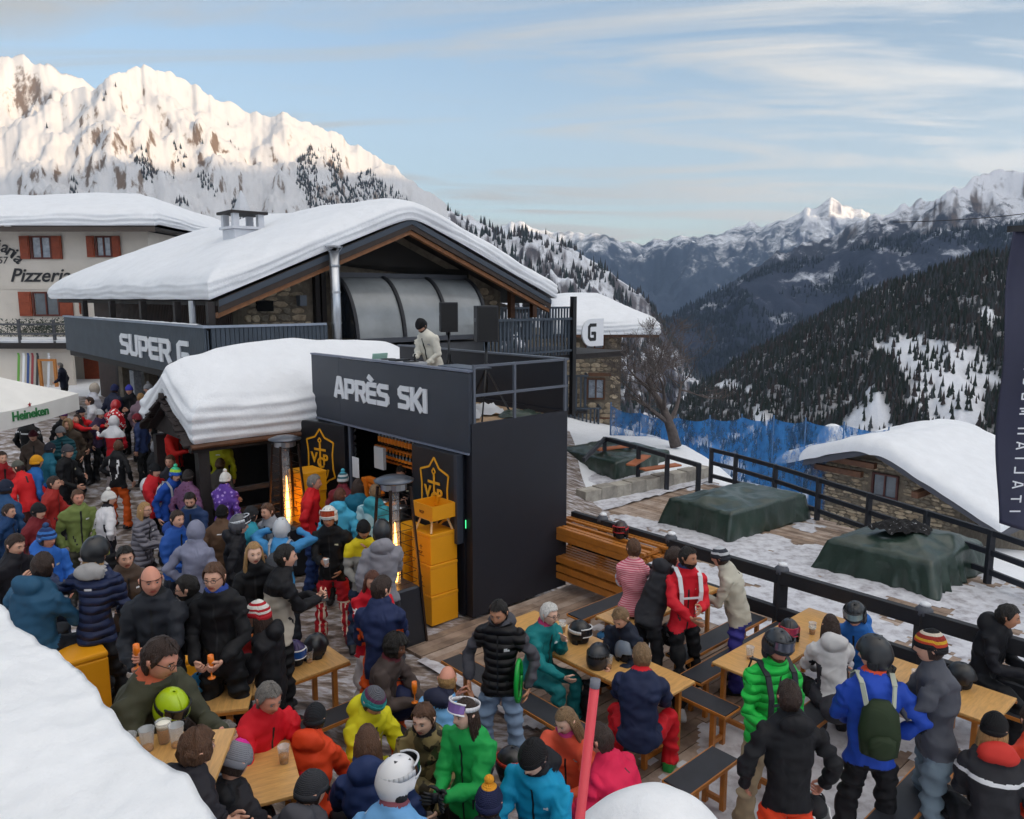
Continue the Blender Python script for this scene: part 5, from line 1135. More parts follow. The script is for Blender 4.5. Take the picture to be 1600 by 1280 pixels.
# ------------------------------------------------------------------ people
SKINS = {'p': '#d9a58c', 'r': '#cf8f78', 't': '#b98366', 'd': '#6e4632', 'w': '#e3b7a0'}
def skin(k): return mat('skin_' + k, SKINS[k], .5, var=.06, vscale=20, bump=.05, bscale=60)
HAIRS = {'k': '#17120f', 'b': '#33221a', 'm': '#5a3d2a', 'l': '#a58052', 'g': '#77726d', 'w': '#d8d6d2', 'r': '#5e3524', 's': '#84694b'}
def hairm(k): return mat('hair_' + k, HAIRS[k], .5, var=.35, vscale=30, bump=.8, bscale=60, stretch=(3, 3, .6))
def pattern(key):
    """cloth: '#rrggbb' plain shell, 'q#..' quilted down, 'n#..' knit, special names"""
    k2 = 'cloth_' + key
    if k2 in MC: return MC[k2]
    sp = {'camo': '#5a5238', 'pink': '#d9a0a8', 'stars': '#6ea6d8', 'purple': '#5b3a94', 'check': '#e8e2e0', 'plaid': '#5a3550', 'whiteteal': '#a9cdd6'}
    kind = key[0] if key[0] in 'qnj' and '#' in key else ''
    col = lin(sp.get(key, key.lstrip('qnj')))
    m = mat(k2, col, .66 if not kind == 'q' else .5, spec=.25); n = m.node_tree.nodes; l = m.node_tree.links; b = n['Principled BSDF']
    tc = N(n, 'ShaderNodeTexCoord'); src = tc.outputs['Object']
    t = N(n, 'ShaderNodeTexNoise', i_Scale=5.5 if kind != 'n' else 30, i_Detail=4, i_Roughness=.5, i_Distortion=1.4, noise_type='RIDGED_MULTIFRACTAL' if kind != 'n' else 'FBM'); l.new(src, t.inputs[0])
    bp = N(n, 'ShaderNodeBump', i_Strength=.75, i_Distance=.022); l.new(t.outputs[0], bp.inputs['Height']); nor = bp
    if kind == 'q':
        w = N(n, 'ShaderNodeTexWave', wave_type='BANDS', bands_direction='Z', i_Scale=4.2, i_Distortion=1.2, i_Detail=1); l.new(src, w.inputs[0])
        pw = N(n, 'ShaderNodeMath', operation='POWER'); l.new(w.outputs[1], pw.inputs[0]); pw.inputs[1].default_value = .45
        b2 = N(n, 'ShaderNodeBump', i_Strength=.8, i_Distance=.03); l.new(pw.outputs[0], b2.inputs['Height']); l.new(bp.outputs[0], b2.inputs['Normal']); nor = b2
    if kind == 'n':
        w = N(n, 'ShaderNodeTexWave', wave_type='BANDS', bands_direction='DIAGONAL', i_Scale=40, i_Distortion=.5); l.new(src, w.inputs[0])
        b2 = N(n, 'ShaderNodeBump', i_Strength=.5, i_Distance=.006); l.new(w.outputs[1], b2.inputs['Height']); nor = b2
    l.new(nor.outputs[0], b.inputs['Normal'])
    vr = N(n, 'ShaderNodeTexNoise', i_Scale=2.4, i_Detail=3); l.new(src, vr.inputs[0]); mr = N(n, 'ShaderNodeMapRange', i_From_Min=.3, i_From_Max=.7, i_To_Min=.88, i_To_Max=1.12); l.new(vr.outputs[0], mr.inputs[0])
    vm = N(n, 'ShaderNodeVectorMath', operation='MULTIPLY'); vm.inputs[0].default_value = col; l.new(mr.outputs[0], vm.inputs[1]); out = vm.outputs[0]
    def mixc(fac, c2, o1):
        mx = N(n, 'ShaderNodeMix', data_type='RGBA'); l.new(fac, mx.inputs[0]); l.new(o1, mx.inputs[6]); mx.inputs[7].default_value = (*lin(c2), 1); return mx.outputs[2]
    def thr(s, a, c_):
        r = N(n, 'ShaderNodeMapRange', i_From_Min=a, i_From_Max=c_); l.new(s, r.inputs[0]); return r.outputs[0]
    if key == 'camo':
        for sc, c2, a in ((9, '#8a7a52', .52), (11, '#2f2a1e', .58), (8, '#3f4a2c', .60)):
            q = N(n, 'ShaderNodeTexNoise', i_Scale=sc, i_Detail=2); l.new(src, q.inputs[0]); out = mixc(thr(q.outputs[0], a, a + .02), c2, out)
    if key in ('pink', 'j#5b6d86'):
        w = N(n, 'ShaderNodeTexWave', wave_type='BANDS', bands_direction='Z', i_Scale=13, i_Distortion=.6, i_Detail=1); l.new(src, w.inputs[0]); out = mixc(thr(w.outputs[1], .5, .6), '#c2566a', out)
    if key in ('stars', 'purple', 'whiteteal', 'check', 'plaid'):
        q = N(n, 'ShaderNodeTexVoronoi', i_Scale=dict(stars=9, purple=14, whiteteal=4, check=16, plaid=18)[key]); l.new(src, q.inputs[0])
        if key == 'stars': out = mixc(thr(q.outputs[0], .14, .10), '#eef4fa', out)
        elif key == 'purple': out = mixc(thr(q.outputs[0], .30, .24), '#a68ad0', out)
        elif key == 'whiteteal': out = mixc(thr(q.outputs[0], .45, .5), '#3c96a8', out)
        elif key == 'check': out = mixc(thr(q.outputs[0], .32, .36), '#c2202c', out)
        else: out = mixc(thr(q.outputs[0], .32, .36), '#6e4a6c', out)
    l.new(out, b.inputs['Base Color'])
    return m
# --- head template (chin at z=-.115, crown at +.125, face towards -Y)
def head_mesh(female=False):
    b = MB(); nu, nv = 36, 30
    def g(x, c, w): return exp(-((x - c) / w) ** 2)
    rings = []
    for j in range(nv + 1):
        t = pi * j / nv; t = min(max(t, .03), pi - .03); cz = -cos(t); r = sin(t)
        ring = []
        for i in range(nu):
            a = 2 * pi * i / nu; x = r * sin(a); y = -r * cos(a)   # a=0 faces -Y
            z = cz; f = max(0, -y)                                 # how much to the front
            X = x * .077; Y = y * .098; Z = z * .122
            if z < 0: X *= 1 - .30 * (-z) ** 1.6 * (.6 + .4 * f) - (.04 if female else 0) * -z; Y = Y * (1 - .10 * (-z)) - .012 * (-z) * f
            if y > 0 and z < -.1: Y *= 1 - .45 * min(1, (-z - .1) * 1.2); 
            Y -= .006 * g(z, .28, .14) * f * (0.5 if female else 1)                          # brow
            nzm = .024 * g(X, 0, .013) * (g(z, -.20, .13) * 1.0 + .5 * g(z, .02, .16)) * f; Y -= nzm
            for s in (-1, 1): Y += .013 * g(X, s * .031, .017) * g(z, .10, .12) * f
            Y -= .006 * g(X, 0, .024) * g(z, -.50, .07) * f; Y += .004 * g(X, 0, .028) * g(z, -.41, .05) * f
            Y -= .010 * g(X, 0, .026) * g(z, -.82, .18) * f                                   # chin
            for s in (-1, 1): Y -= .004 * g(X, s * .045, .02) * g(z, -.15, .2) * f
            ring.append(Vector((X, Y, Z)))
        rings.append(ring)
    b.loft(rings)
    for k, f_ in enumerate(b.f):                               # lips
        if len(f_) == 4:
            c = sum((Vector(b.v[i]) for i in f_), Vector()) / 4
            if c.y < -.07 and abs(c.x) < .026 and -.070 < c.z < -.052: b.m[k] = 1
    for s in (-1, 1):
        b.cur = 2; b.ball((s * .031, -.0835, .011), (.0115, .0085, .0055), 10, 8)
        b.cur = 3; b.ball((s * .031, -.0895, .011), (.0060, .0040, .0050), 8, 6)
        b.cur = 4; b.bar((s * .015, -.097, .034), (s * .032, -.0975, .037), .005, .004); b.bar((s * .032, -.0975, .037), (s * .046, -.087, .031), .005, .004)
        b.cur = 0; b.tube([(s * .074, .004, -.025), (s * .083, .010, .0), (s * .084, .012, .02), (s * .077, .006, .032)], [.006, .010, .012, .006], 6, ry=[.010, .017, .019, .01])
    return b
HB = {f: head_mesh(f) for f in (False, True)}
# --- hand template: palm and five fingers, wrist at origin, fingers along -Z, palm facing -Y ; curl 0..1
def hand_mb(curl):
    b = MB(); b.tube([(0, 0, .02), (0, 0, -.01), (0, -.002, -.045), (0, -.004, -.085)], [.022, .026, .036, .038], 8, ry=[.018, .016, .014, .011], side=(1, 0, 0))
    for i, (x, L_) in enumerate(((-.029, .058), (-.010, .072), (.010, .068), (.028, .055))):
        p = Vector((x, -.004, -.083)); a = .1; pts = [p.copy()]; rs = [.0098]
        for k in range(3):
            a += curl * (.95, 1.0, .7)[k] * .95; l_ = L_ * (.46, .32, .22)[k]; p = p + Vector((x * .12, -sin(a) * l_, -cos(a) * l_)); pts.append(p.copy()); rs.append((.0092, .0084, .006)[k])
        b.tube(pts, rs, 6)
    p = Vector((.024, -.004, -.028)); pts = [p.copy()]; q = [Vector((.030, -.014, -.026)), Vector((.012 - .02 * curl, -.016 - .012 * curl, -.024)), Vector((-.002 - .016 * curl, -.010, -.018))]
    for v in q: p = p + v; pts.append(p.copy())
    b.tube(pts, [.014, .012, .010, .007], 6)
    return b
HANDS = {'o': hand_mb(.25), 'g': hand_mb(.95)}
def mirror(v): return Vector((-v[0], v[1], v[2]))
# --- headwear templates (head local frame)
def shell(scale, z0, z1, seed=0, amp=0, front=None, nu=32, nv=16, fn=None):
    """part of an inflated head ellipsoid between heights; front(a)->extra lower limit"""
    b = MB()
    def f(u, v):
        a = 2 * pi * u; lo = z0 if front is None else front(a)
        z = z1 + (lo - z1) * v; zz = max(-.999, min(.999, z)); r = sqrt(1 - zz * zz)
        d = 1 + amp * (noise.noise(Vector((cos(a) * 5 + seed, sin(a) * 5, z * 4))) + .5 * noise.noise(Vector((cos(a) * 14 + seed, sin(a) * 14, z * 3))))
        x = r * sin(a) * .080 * scale * d; y = -r * cos(a) * .101 * scale * d; zc = zz * .127 * scale * (1 + (d - 1) * .6)
        if zz < 0: x *= 1 - .15 * -zz; y = y if y < 0 else y * (1 - .25 * min(1, -zz * 1.5))
        if fn: return fn(x, y, zc, a, v)
        return (x, y, zc)
    b.grid(nu, nv, f); return b
def hairline(a):                                            # a=0 front
    f = cos(a); return (.60 if f > .62 else .60 - (.62 - f) * 1.25 if f > .22 else (-.12 if f > .08 else (.14 if f > -.12 else -.62))) + .05 * sin(a * 17)
def solid(b): return b
def hair_short(seed): return shell(1.06, 0, .998, seed, .13, hairline, 40, 14)
def hair_curly(seed, s=1.22): return shell(s, 0, .998, seed, .16, lambda a: .45 if cos(a) > .6 else -.35, 44, 22)
def hair_long(seed, L_=.30):
    b = shell(1.08, 0, .998, seed, .05, lambda a: .60 if cos(a) > .5 else (.60 - (.5 - cos(a)) * 2.2 if cos(a) > .1 else -.35), 40, 16)
    rg = random.Random(seed)
    for k in range(26):
        a = radians(80) + (2 * pi - radians(160)) * k / 25; x, y = sin(a) * .082, -cos(a) * .10; w = .016
        L2 = L_ * rg.uniform(.8, 1.1); pts = [(x * .9, y * .9, .06), (x * 1.06, y * 1.02, -.03), (x * (1.14 + rg.uniform(-.05, .1)), y * 1.02 + .012, -.03 - L2 * .5), (x * (1.2 + rg.uniform(-.15, .2)), y * .95 + .03, -.03 - L2)]
        b.tube(pts, [.012, w, w * 1.05, .004], 6)
    return b
def hair_bald(seed): return shell(1.035, 0, .30, seed, .05, lambda a: .28 if cos(a) > .15 else -.52)
def hood(seed=0): return shell(1.24, 0, .998, seed, .05, lambda a: .70 if cos(a) > .72 else -1.0 + .0 * a, 32, 18)
def beanie(slouch=0, stripes=None, bob=True, cuff=True):
    b = MB(); ns = len(stripes) if stripes else 1
    nv = 14
    def f(v):
        return None
    prof = []
    for j in range(nv + 1):
        t = j / nv; prof.append((1.10 * cos(t * pi / 2 * .96) ** .55 * (1 + .05 * sin(t * pi)), .12 + (1.12 + slouch - .12) * t ** .9))
    n = 28; rings = [[Vector((.083 * r * sin(2 * pi * i / n), -.104 * r * cos(2 * pi * i / n) + (.03 * slouch * z), z * .127 + (-.018 if cos(2 * pi * i / n) < 0 else .012) * (1 - z))) for i in range(n)] for r, z in prof]
    base = len(b.f)
    for k in range(nv):
        b.cur = (k * ns // nv) if stripes else 0
        b0 = len(b.v); b.v += [tuple(v) for v in rings[k] + rings[k + 1]]
        for i in range(n): j2 = (i + 1) % n; b.f.append((b0 + i, b0 + j2, b0 + n + j2, b0 + n + i)); b.m.append(b.cur)
    b.add(rings[-1], [tuple(range(n))])
    if cuff:
        b.cur = 0; r2 = [[Vector((.083 * q * sin(2 * pi * i / n), -.104 * q * cos(2 * pi * i / n), z * .127 + (-.022 if cos(2 * pi * i / n) < 0 else .010))) for i in range(n)] for q, z in ((1.09, .02), (1.15, .04), (1.16, .18), (1.15, .34), (1.09, .36))]
        b.loft(r2, False)
    if bob: b.cur = ns - 1; b.ball((0, .03 * slouch + .0, .127 * (1.12 + slouch) + .022), (.036, .036, .034), 12, 8)
    return b
def helmet():
    b = shell(1.30, 0, .998, 0, 0, lambda a: .22 if cos(a) > .55 else (-.05 if cos(a) > .1 else -.52), 36, 18)
    return b
PMESH = {}
def pm(key, fn, nm=1, smooth=True):
    if key not in PMESH:
        b = fn(); me = b.mesh(key[0] if isinstance(key, tuple) else key, [mat('blank', '#888888')] * nm, smooth)
        if nm > 1: me.polygons.foreach_set('material_index', [min(m_, nm - 1) for m_ in b.m])
        PMESH[key] = me
    return PMESH[key]
def part(name, key, fn, mats, parent, M, thick=0, smooth=True):
    if not isinstance(mats, (list, tuple)): mats = [mats]
    o = put(name, pm(key, fn, len(mats), smooth), parent); o.matrix_local = M
    for i, m_ in enumerate(mats): o.material_slots[i].link = 'OBJECT'; o.material_slots[i].material = m_
    if thick: s = o.modifiers.new('thick', 'SOLIDIFY'); s.thickness = thick; s.offset = -1
    return o
def goggles_fn(wide=1.0):
    b = MB(); b.cur = 0
    def f(u, v): a = radians(-62 + 124 * u); z = .012 + (.036 * (v - .5) * 2) * (1 - .25 * abs(u - .5)); return (sin(a) * .098, -cos(a) * .124, z)
    b.grid(16, 6, f); b.cur = 1
    for z in (-.028, .052):
        pts = [(sin(radians(-64 + 128 * t / 12)) * .096, -cos(radians(-64 + 128 * t / 12)) * .121, z + (-.004 if abs(t - 6) > 4 else 0)) for t in range(13)]; b.tube(pts, .007, 6)
    b.cur = 2
    pts = [(sin(radians(64 + 232 * t / 18)) * .104, -cos(radians(64 + 232 * t / 18)) * .130, .012) for t in range(19)]
    for a_, c_ in zip(pts, pts[1:]): b.bar(a_, c_, .004, .034)
    return b
def glasses_fn():
    b = MB()
    for s in (-1, 1):
        pts = [(s * .033 + .021 * cos(t * pi / 5), -.108, .010 + .015 * sin(t * pi / 5)) for t in range(11)]; b.tube(pts, .0022, 5)
        b.bar((s * .054, -.106, .015), (s * .080, -.01, .018), .003, .004)
    b.bar((-.012, -.109, .014), (.012, -.109, .014), .003, .003); return b
def lensmat(c): return mat('lens_' + c, c, .08, .3, spec=.8)
# --- body
ARM = {  # hand target relative to shoulder (x outward, y front(-), z) and elbow pole
    'down': ((.07, -.03, -.50), (.4, .5, 0)), 'pocket': ((-.02, -.10, -.42), (.9, .5, -.1)), 'hold': ((-.13, -.36, -.20), (.5, .3, -1)), 'low': ((-.06, -.28, -.36), (.6, .5, -.6)),
    'cross': ((-.24, -.26, -.22), (.8, 0, -.8)), 'up': ((.02, -.14, .20), (1, -.2, .2)), 'chin': ((-.14, -.24, .02), (.4, .1, -1)), 'reach': ((.02, -.52, -.05), (.5, 0, -1)),
    'table': ((-.08, -.40, -.28), (.9, .1, -.6)), 'hip': ((-.02, -.02, -.36), (1, .5, 0)), 'side': ((.12, -.08, -.45), (.6, .6, 0)), 'drink': ((-.10, -.30, .00), (.6, 0, -1)), 'wide': ((.36, -.28, -.02), (.3, .5, -1))}
RAW = []
def ring_e(c, rx, ry, R_, n=14, p=2.3):
    out = []
    for k in range(n):
        a = 2 * pi * k / n; ca, sa = cos(a), sin(a); e = (abs(ca) ** p + abs(sa) ** p) ** (-1 / p)
        out.append(c + R_ @ Vector((rx * ca * e, ry * sa * e, 0)))
    return out
def ik(S_, T, l1, l2, pole):
    d = T - S_; L_ = min(d.length, (l1 + l2) * .995); T = S_ + d.normalized() * L_; a = (l1 * l1 - l2 * l2 + L_ * L_) / (2 * L_); h = sqrt(max(0, l1 * l1 - a * a)); u = d.normalized(); pv = (pole - u * pole.dot(u)).normalized()
    return S_ + u * a + pv * h, T
def build_body(sp):
    """raw closed shapes (merged by a voxel remesh) plus capsules that name the zones"""
    g = MB(); caps = []; sit = sp['pose'] == 'sit'; fat = sp.get('fat', 1.0); lean = radians(sp.get('lean', 4 if not sit else 12)); fem = sp.get('fem', False)
    hip = Vector((0, 0, .93 if not sit else .56)); Rl = Matrix.Rotation(lean, 3, 'X')
    def T(v): return hip + Rl @ Vector(v)
    jac = sp.get('jac', 1.0) * fat * .95; w = (.92 if fem else 1.0)
    hem = -.10 if not sit else -.04
    prof = [(hem, .168, .128), (hem + .06, .175, .135), (.06, .170, .130), (.16, .165, .126), (.28, .178, .132), (.38, .192, .134), (.45, .196, .126), (.505, .175, .112), (.545, .12, .095), (.575, .074, .078)]
    rings = []
    for z, rx, ry in prof:
        k = jac if z < .5 else 1 + (jac - 1) * .4
        rings.append(ring_e(T((0, .015 if .25 < z < .5 else 0, z)), rx * k * w * (.88 if z < .53 else 1), ry * k * .93, Rl))
    g.loft(rings)
    if not sit: g.loft([ring_e(Vector((0, 0, z)), rx * fat, ry * fat, Matrix.Identity(3)) for z, rx, ry in ((.80, .13, .09), (.86, .158, .115), (.95, .158, .118), (1.02, .14, .105))])
    else: g.loft([ring_e(Vector((0, y, .545)), rx * fat, .10 * fat, Matrix.Rotation(pi / 2, 3, 'X')) for y, rx in ((.13, .10), (.08, .16), (-.02, .175), (-.12, .165))])
    caps.append((T((0, 0, hem + .05)), T((0, 0, .44)), .17, 0)); caps.append((T((-.12, 0, .42)), T((.12, 0, .42)), .11, 0))
    for s in (-1, 1): caps.append((T((s * .10, 0, hem + .05)), T((s * .10, 0, .40)), .10, 0))
    neck = T((0, -.008, .56)); hc = T((0, -.035, .69)); 
    g.tube([T((0, 0, .50)), T((0, -.01, .575)), T((0, -.02, .64))], [.066, .060, .056], 10); caps.append((T((0, 0, .60)), T((0, -.02, .68)), .055, 4))
    if sp.get('collar', True):
        g.tube([T((0, 0, .51)), T((0, -.012, .60))], [.092, .082], 12); caps.append((T((0, 0, .50)), T((0, -.008, .575)), .085, 5 if sp.get('collarc') else 0))
    if sp.get('hoodback'):
        hb = MB(); hb.ball(T((0, .095, .555)), (.13, .075, .085), 12, 8); g.add(hb.v, hb.f); caps.append((T((-.05, .09, .56)), T((.05, .09, .56)), .09, 5 if sp.get('collarc') else 0))
    hands = []
    for s, key in ((-1, sp.get('aR', 'down')), (1, sp.get('aL', 'down'))):
        tg, pole = ARM[key] if isinstance(key, str) else key
        Sh = T((s * .166 * w * (.5 + .5 * jac), 0, .46)); Tg = Sh + Rl @ Vector((s * tg[0], tg[1], tg[2])); pv = Rl @ Vector((s * pole[0], pole[1], pole[2]))
        E_, Hh = ik(Sh, Tg, .285, .255, pv); k = sp.get('slv', 1.0) * (.5 + .5 * jac) * .95
        g.tube([Sh - (E_ - Sh) * .12, Sh + (E_ - Sh) * .15, Sh.lerp(E_, .55), E_, E_.lerp(Hh, .45), Hh], [.060 * k, .072 * k, .061 * k, .053 * k, .050 * k, .040 * k], 10)
        caps.append((Sh.lerp(E_, .18), E_, .062 * k, 1)); caps.append((E_, Hh, .05 * k, 1)); hands.append((s, E_, Hh))
    for s, L_ in ((-1, sp.get('lR')), (1, sp.get('lL'))):
        if not sit:
            st = sp.get('stance', .10); kn = Vector((s * (.10 + st * .35), -.02 + (L_ or 0), .50)); an = Vector((s * (.10 + st * .6), (.02 + (L_ or 0) * 1.6), .10)); hp = Vector((s * .082, 0, .88))
        else:
            sp_ = sp.get('spread', .12); kn = Vector((s * (.10 + sp_), -.43, .52)); an = Vector((s * (.11 + sp_), -.40 + (L_ or 0), .10)); hp = Vector((s * .095, -.0, .545))
        lk = sp.get('leg', 1.0) * (.6 + .4 * fat) * .93
        g.tube([hp + (hp - kn) * .08, hp.lerp(kn, .25), hp.lerp(kn, .6), kn, kn.lerp(an, .35), kn.lerp(an, .8), an], [.088 * lk, .094 * lk, .080 * lk, .066 * lk, .069 * lk, .072 * lk, .070 * lk], 10)
        caps.append((hp, kn, .085 * lk, 2)); caps.append((kn, an, .07 * lk, 2))
        fd = Vector((s * .18, -1, 0)).normalized(); h0 = an - Vector((0, 0, .10))
        bt_ = MB(); up_ = Vector((0, 0, 1)); sd = fd.cross(up_)
        for q, (f_, hw_, ht) in enumerate(((-.10, .045, .09), (-.07, .052, .13), (0, .054, .17), (.08, .052, .11), (.15, .050, .075), (.20, .034, .05))):
            pass
        rg_ = []
        for f_, hw_, ht in ((-.105, .040, .09), (-.07, .052, .14), (.0, .055, .17), (.07, .052, .12), (.14, .050, .08), (.195, .034, .055)):
            c = h0 + fd * f_; rg_.append([c + sd * hw_ * a_ + up_ * (ht * b_ + .002) for a_, b_ in ((-1, 0), (1, 0), (1.02, .5), (.75, 1), (-.75, 1), (-1.02, .5))])
        g.loft(rg_); caps.append((h0 + up_ * .05 - fd * .05, h0 + fd * .14 + up_ * .04, .045, 3)); caps.append((h0 + up_ * .12, h0 + up_ * .05, .05, 3))
    sp['_T'] = T; sp['_Rl'] = Rl
    return g, caps, hc, hands, Rl
def zones(co, caps):
    best = None; idx = None
    for k, (a, b_, r, z) in enumerate(caps):
        a = np.array(a); b_ = np.array(b_); d = b_ - a; L2 = max(1e-9, float(d @ d)); t = np.clip(((co - a) @ d) / L2, 0, 1); dist = np.linalg.norm(co - (a + t[:, None] * d), axis=1) - r
        if best is None: best = dist; idx = np.full(len(co), z)
        else: m_ = dist < best; best = np.where(m_, dist, best); idx = np.where(m_, z, idx)
    return idx
PEOPLE = []
def person(px, py, label, top, legs, h=0, hy=None, hp=0, hat=None, hair=('short', 'b'), sk='p', pose='stand', s=1.0, hh=None, z=None, aR='down', aL='down', boots='#1c1c20', gloves=None, sleeves=None, group=None, beard=None, specs=None, gog=None, tilt=0, **kw):
    """px, py: head centre in the photograph; h: facing (0 towards the camera, 90 to the right); hy/hp head turn and nod"""
    sp = dict(pose=pose, aR=aR, aL=aL, **kw)
    g, caps, hc, hands, Rl = build_body(sp)
    a = radians(h); Rz = Matrix.Rotation(a, 3, 'Z'); off = Rz @ (hc * s)
    ph = (hh if hh is not None else 0) + off.z
    p = P(px, py, z + off.z) if z is not None else PG(px, py, off.z)
    base = Vector((p.x - off.x, p.y - off.y, p.z - off.z))
    if kw.get('at') is not None: base = kw['at']
    t = thing('person', label, 'person', base, a, group); t.scale = (s, s, s)
    raw = bpy.data.meshes.new('raw'); raw.from_pydata(g.v and [tuple(v) for v in g.v], [], g.f); ro = bpy.data.objects.new('raw', raw); C.objects.link(ro)
    d = base.length; rm = ro.modifiers.new('r', 'REMESH'); rm.mode = 'VOXEL'; rm.voxel_size = .0155 if d < 7.5 else .019 if d < 10 else .024 if d < 13 else .032; rm.use_smooth_shade = True
    sm = ro.modifiers.new('s', 'SMOOTH'); sm.iterations = 3; sm.factor = .5
    hd = Matrix.Translation(hc) @ Matrix.Rotation(radians(hy or 0), 4, 'Z') @ Matrix.Rotation(lean_of(sp) * .6 + radians(hp), 4, 'X') @ Matrix.Rotation(radians(tilt), 4, 'Y')
    sc = 1.0 / 1.0; hd = hd @ Matrix.Scale(.90 if sp.get('fem') else .94, 4)
    PEOPLE.append(dict(t=t, ro=ro, caps=caps, hd=hd, hands=hands, sp=sp, top=top, sleeves=sleeves, legs=legs, boots=boots, sk=sk, gloves=gloves, hair=hair, base=base, s=s, a=a, d=d, h=h))
    K = skin(sk); I = Matrix.Identity(4)
    hs = hash(label) % 50 if 0 else int(abs(px * 7 + py * 3)) % 40
    covered = hat is not None and hat[0] in ('beanie', 'helmet', 'cap', 'hood')
    if hair and hat and hat[0] == 'hood': pass
    elif hair:
        kd, hc_ = hair
        if kd == 'short': part('hair', ('hair_short', hs % 4), lambda: hair_short(hs % 4), hairm(hc_), t, hd, .008) if not covered else part('hair', ('hair_under', 0), lambda: shell(1.035, -.50, .25, 2, .05, lambda a_: .24 if cos(a_) > .2 else -.50), hairm(hc_), t, hd, .005)
        elif kd == 'curly': part('hair', ('hair_curly', hs % 3), lambda: hair_curly(hs % 3, 1.14), hairm(hc_), t, hd, .004)
        elif kd == 'afro': part('hair', ('hair_afro', 0), lambda: hair_curly(5, 1.38), hairm(hc_), t, hd, .004)
        elif kd == 'long': part('hair', ('hair_long', hs % 3), lambda: hair_long(hs % 3), hairm(hc_), t, hd)
        elif kd == 'bald': part('hair', ('hair_fringe', 0), lambda: hair_bald(1), hairm(hc_), t, hd, .004)
    if beard: part('beard', ('beard', 0), lambda: shell(1.03, -.98, -.35, 3, .04, lambda a_: -.97 if cos(a_) > -.1 else -.36, 28, 12, lambda x, y, z_, a_, v: (x * (.93 - .1 * v), y * .99 - (.010 if y < 0 else 0), z_ * .985)), hairm(beard), t, hd, .004)
    if specs: part('glasses', ('glasses', 0), glasses_fn, mat('spectacle_frame', '#141416', .3), t, hd)
    if hat:
        k = hat[0]
        if k == 'beanie':
            cols = hat[1] if isinstance(hat[1], (list, tuple)) else [hat[1]]; bob = len(hat) > 2 and hat[2]
            hm = [pattern('n' + c) for c in cols]; part('beanie', ('beanie', len(cols), bool(bob)), lambda: beanie(.06, cols if len(cols) > 1 else None, bool(bob)), hm, t, hd, .006)
        elif k == 'helmet':
            m_ = mat('helmet_' + hat[1], hat[1], .32, spec=.6); q = part('helmet', ('helmet', 0), helmet, m_, t, hd, .012)
            vb = MB()
            for x in (-.035, .035): vb.bar((x, -.06, .150), (x, .05, .157), .014, .012)
            if ('vents', 0) not in PMESH: PMESH[('vents', 0)] = vb.mesh('vent', [BLACK])
            q2 = put('vent', PMESH[('vents', 0)], q)
            for sx in (-1, 1): part('ear_pad', ('ear_pad', sx), lambda: MB().ball((sx * .095, .01, -.04), (.018, .045, .055), 12, 8), mat('pad_black', '#1d1e22', .8), t, hd)
        elif k == 'cap': part('cap', ('cap', 0), lambda: cap_fn(), pattern(hat[1]), t, hd, .004)
        elif k == 'hood': part('hood', ('hood', hs % 3), lambda: hood(hs % 3), pattern(hat[1]), t, hd, .014)
    if gog:
        lens, frame, mode = gog; up = Matrix.Identity(4)
        if mode == 'up': up = Matrix.Translation((0, -.012, .075)) @ Matrix.Rotation(radians(-14), 4, 'X') @ Matrix.Scale(1.07, 4)
        elif mode == 'back': up = Matrix.Translation((0, .0, .02)) @ Matrix.Rotation(pi, 4, 'Z') @ Matrix.Scale(1.1, 4)
        part('goggles', ('goggles', 0), goggles_fn, [lensmat(lens), mat('gog_' + frame, frame, .4), mat('gog_' + frame, frame, .4)], t, hd @ up)
    return PEOPLE[-1]
def lean_of(sp): return radians(sp.get('lean', 4 if sp['pose'] != 'sit' else 12))
def cap_fn():
    b = shell(1.13, .25, .998, 0, 0, None, 28, 10); b.tube([(0, -.09, .045), (0, -.16, .036)], [.07, .052], 12, ry=[.006, .005], side=(1, 0, 0)); return b
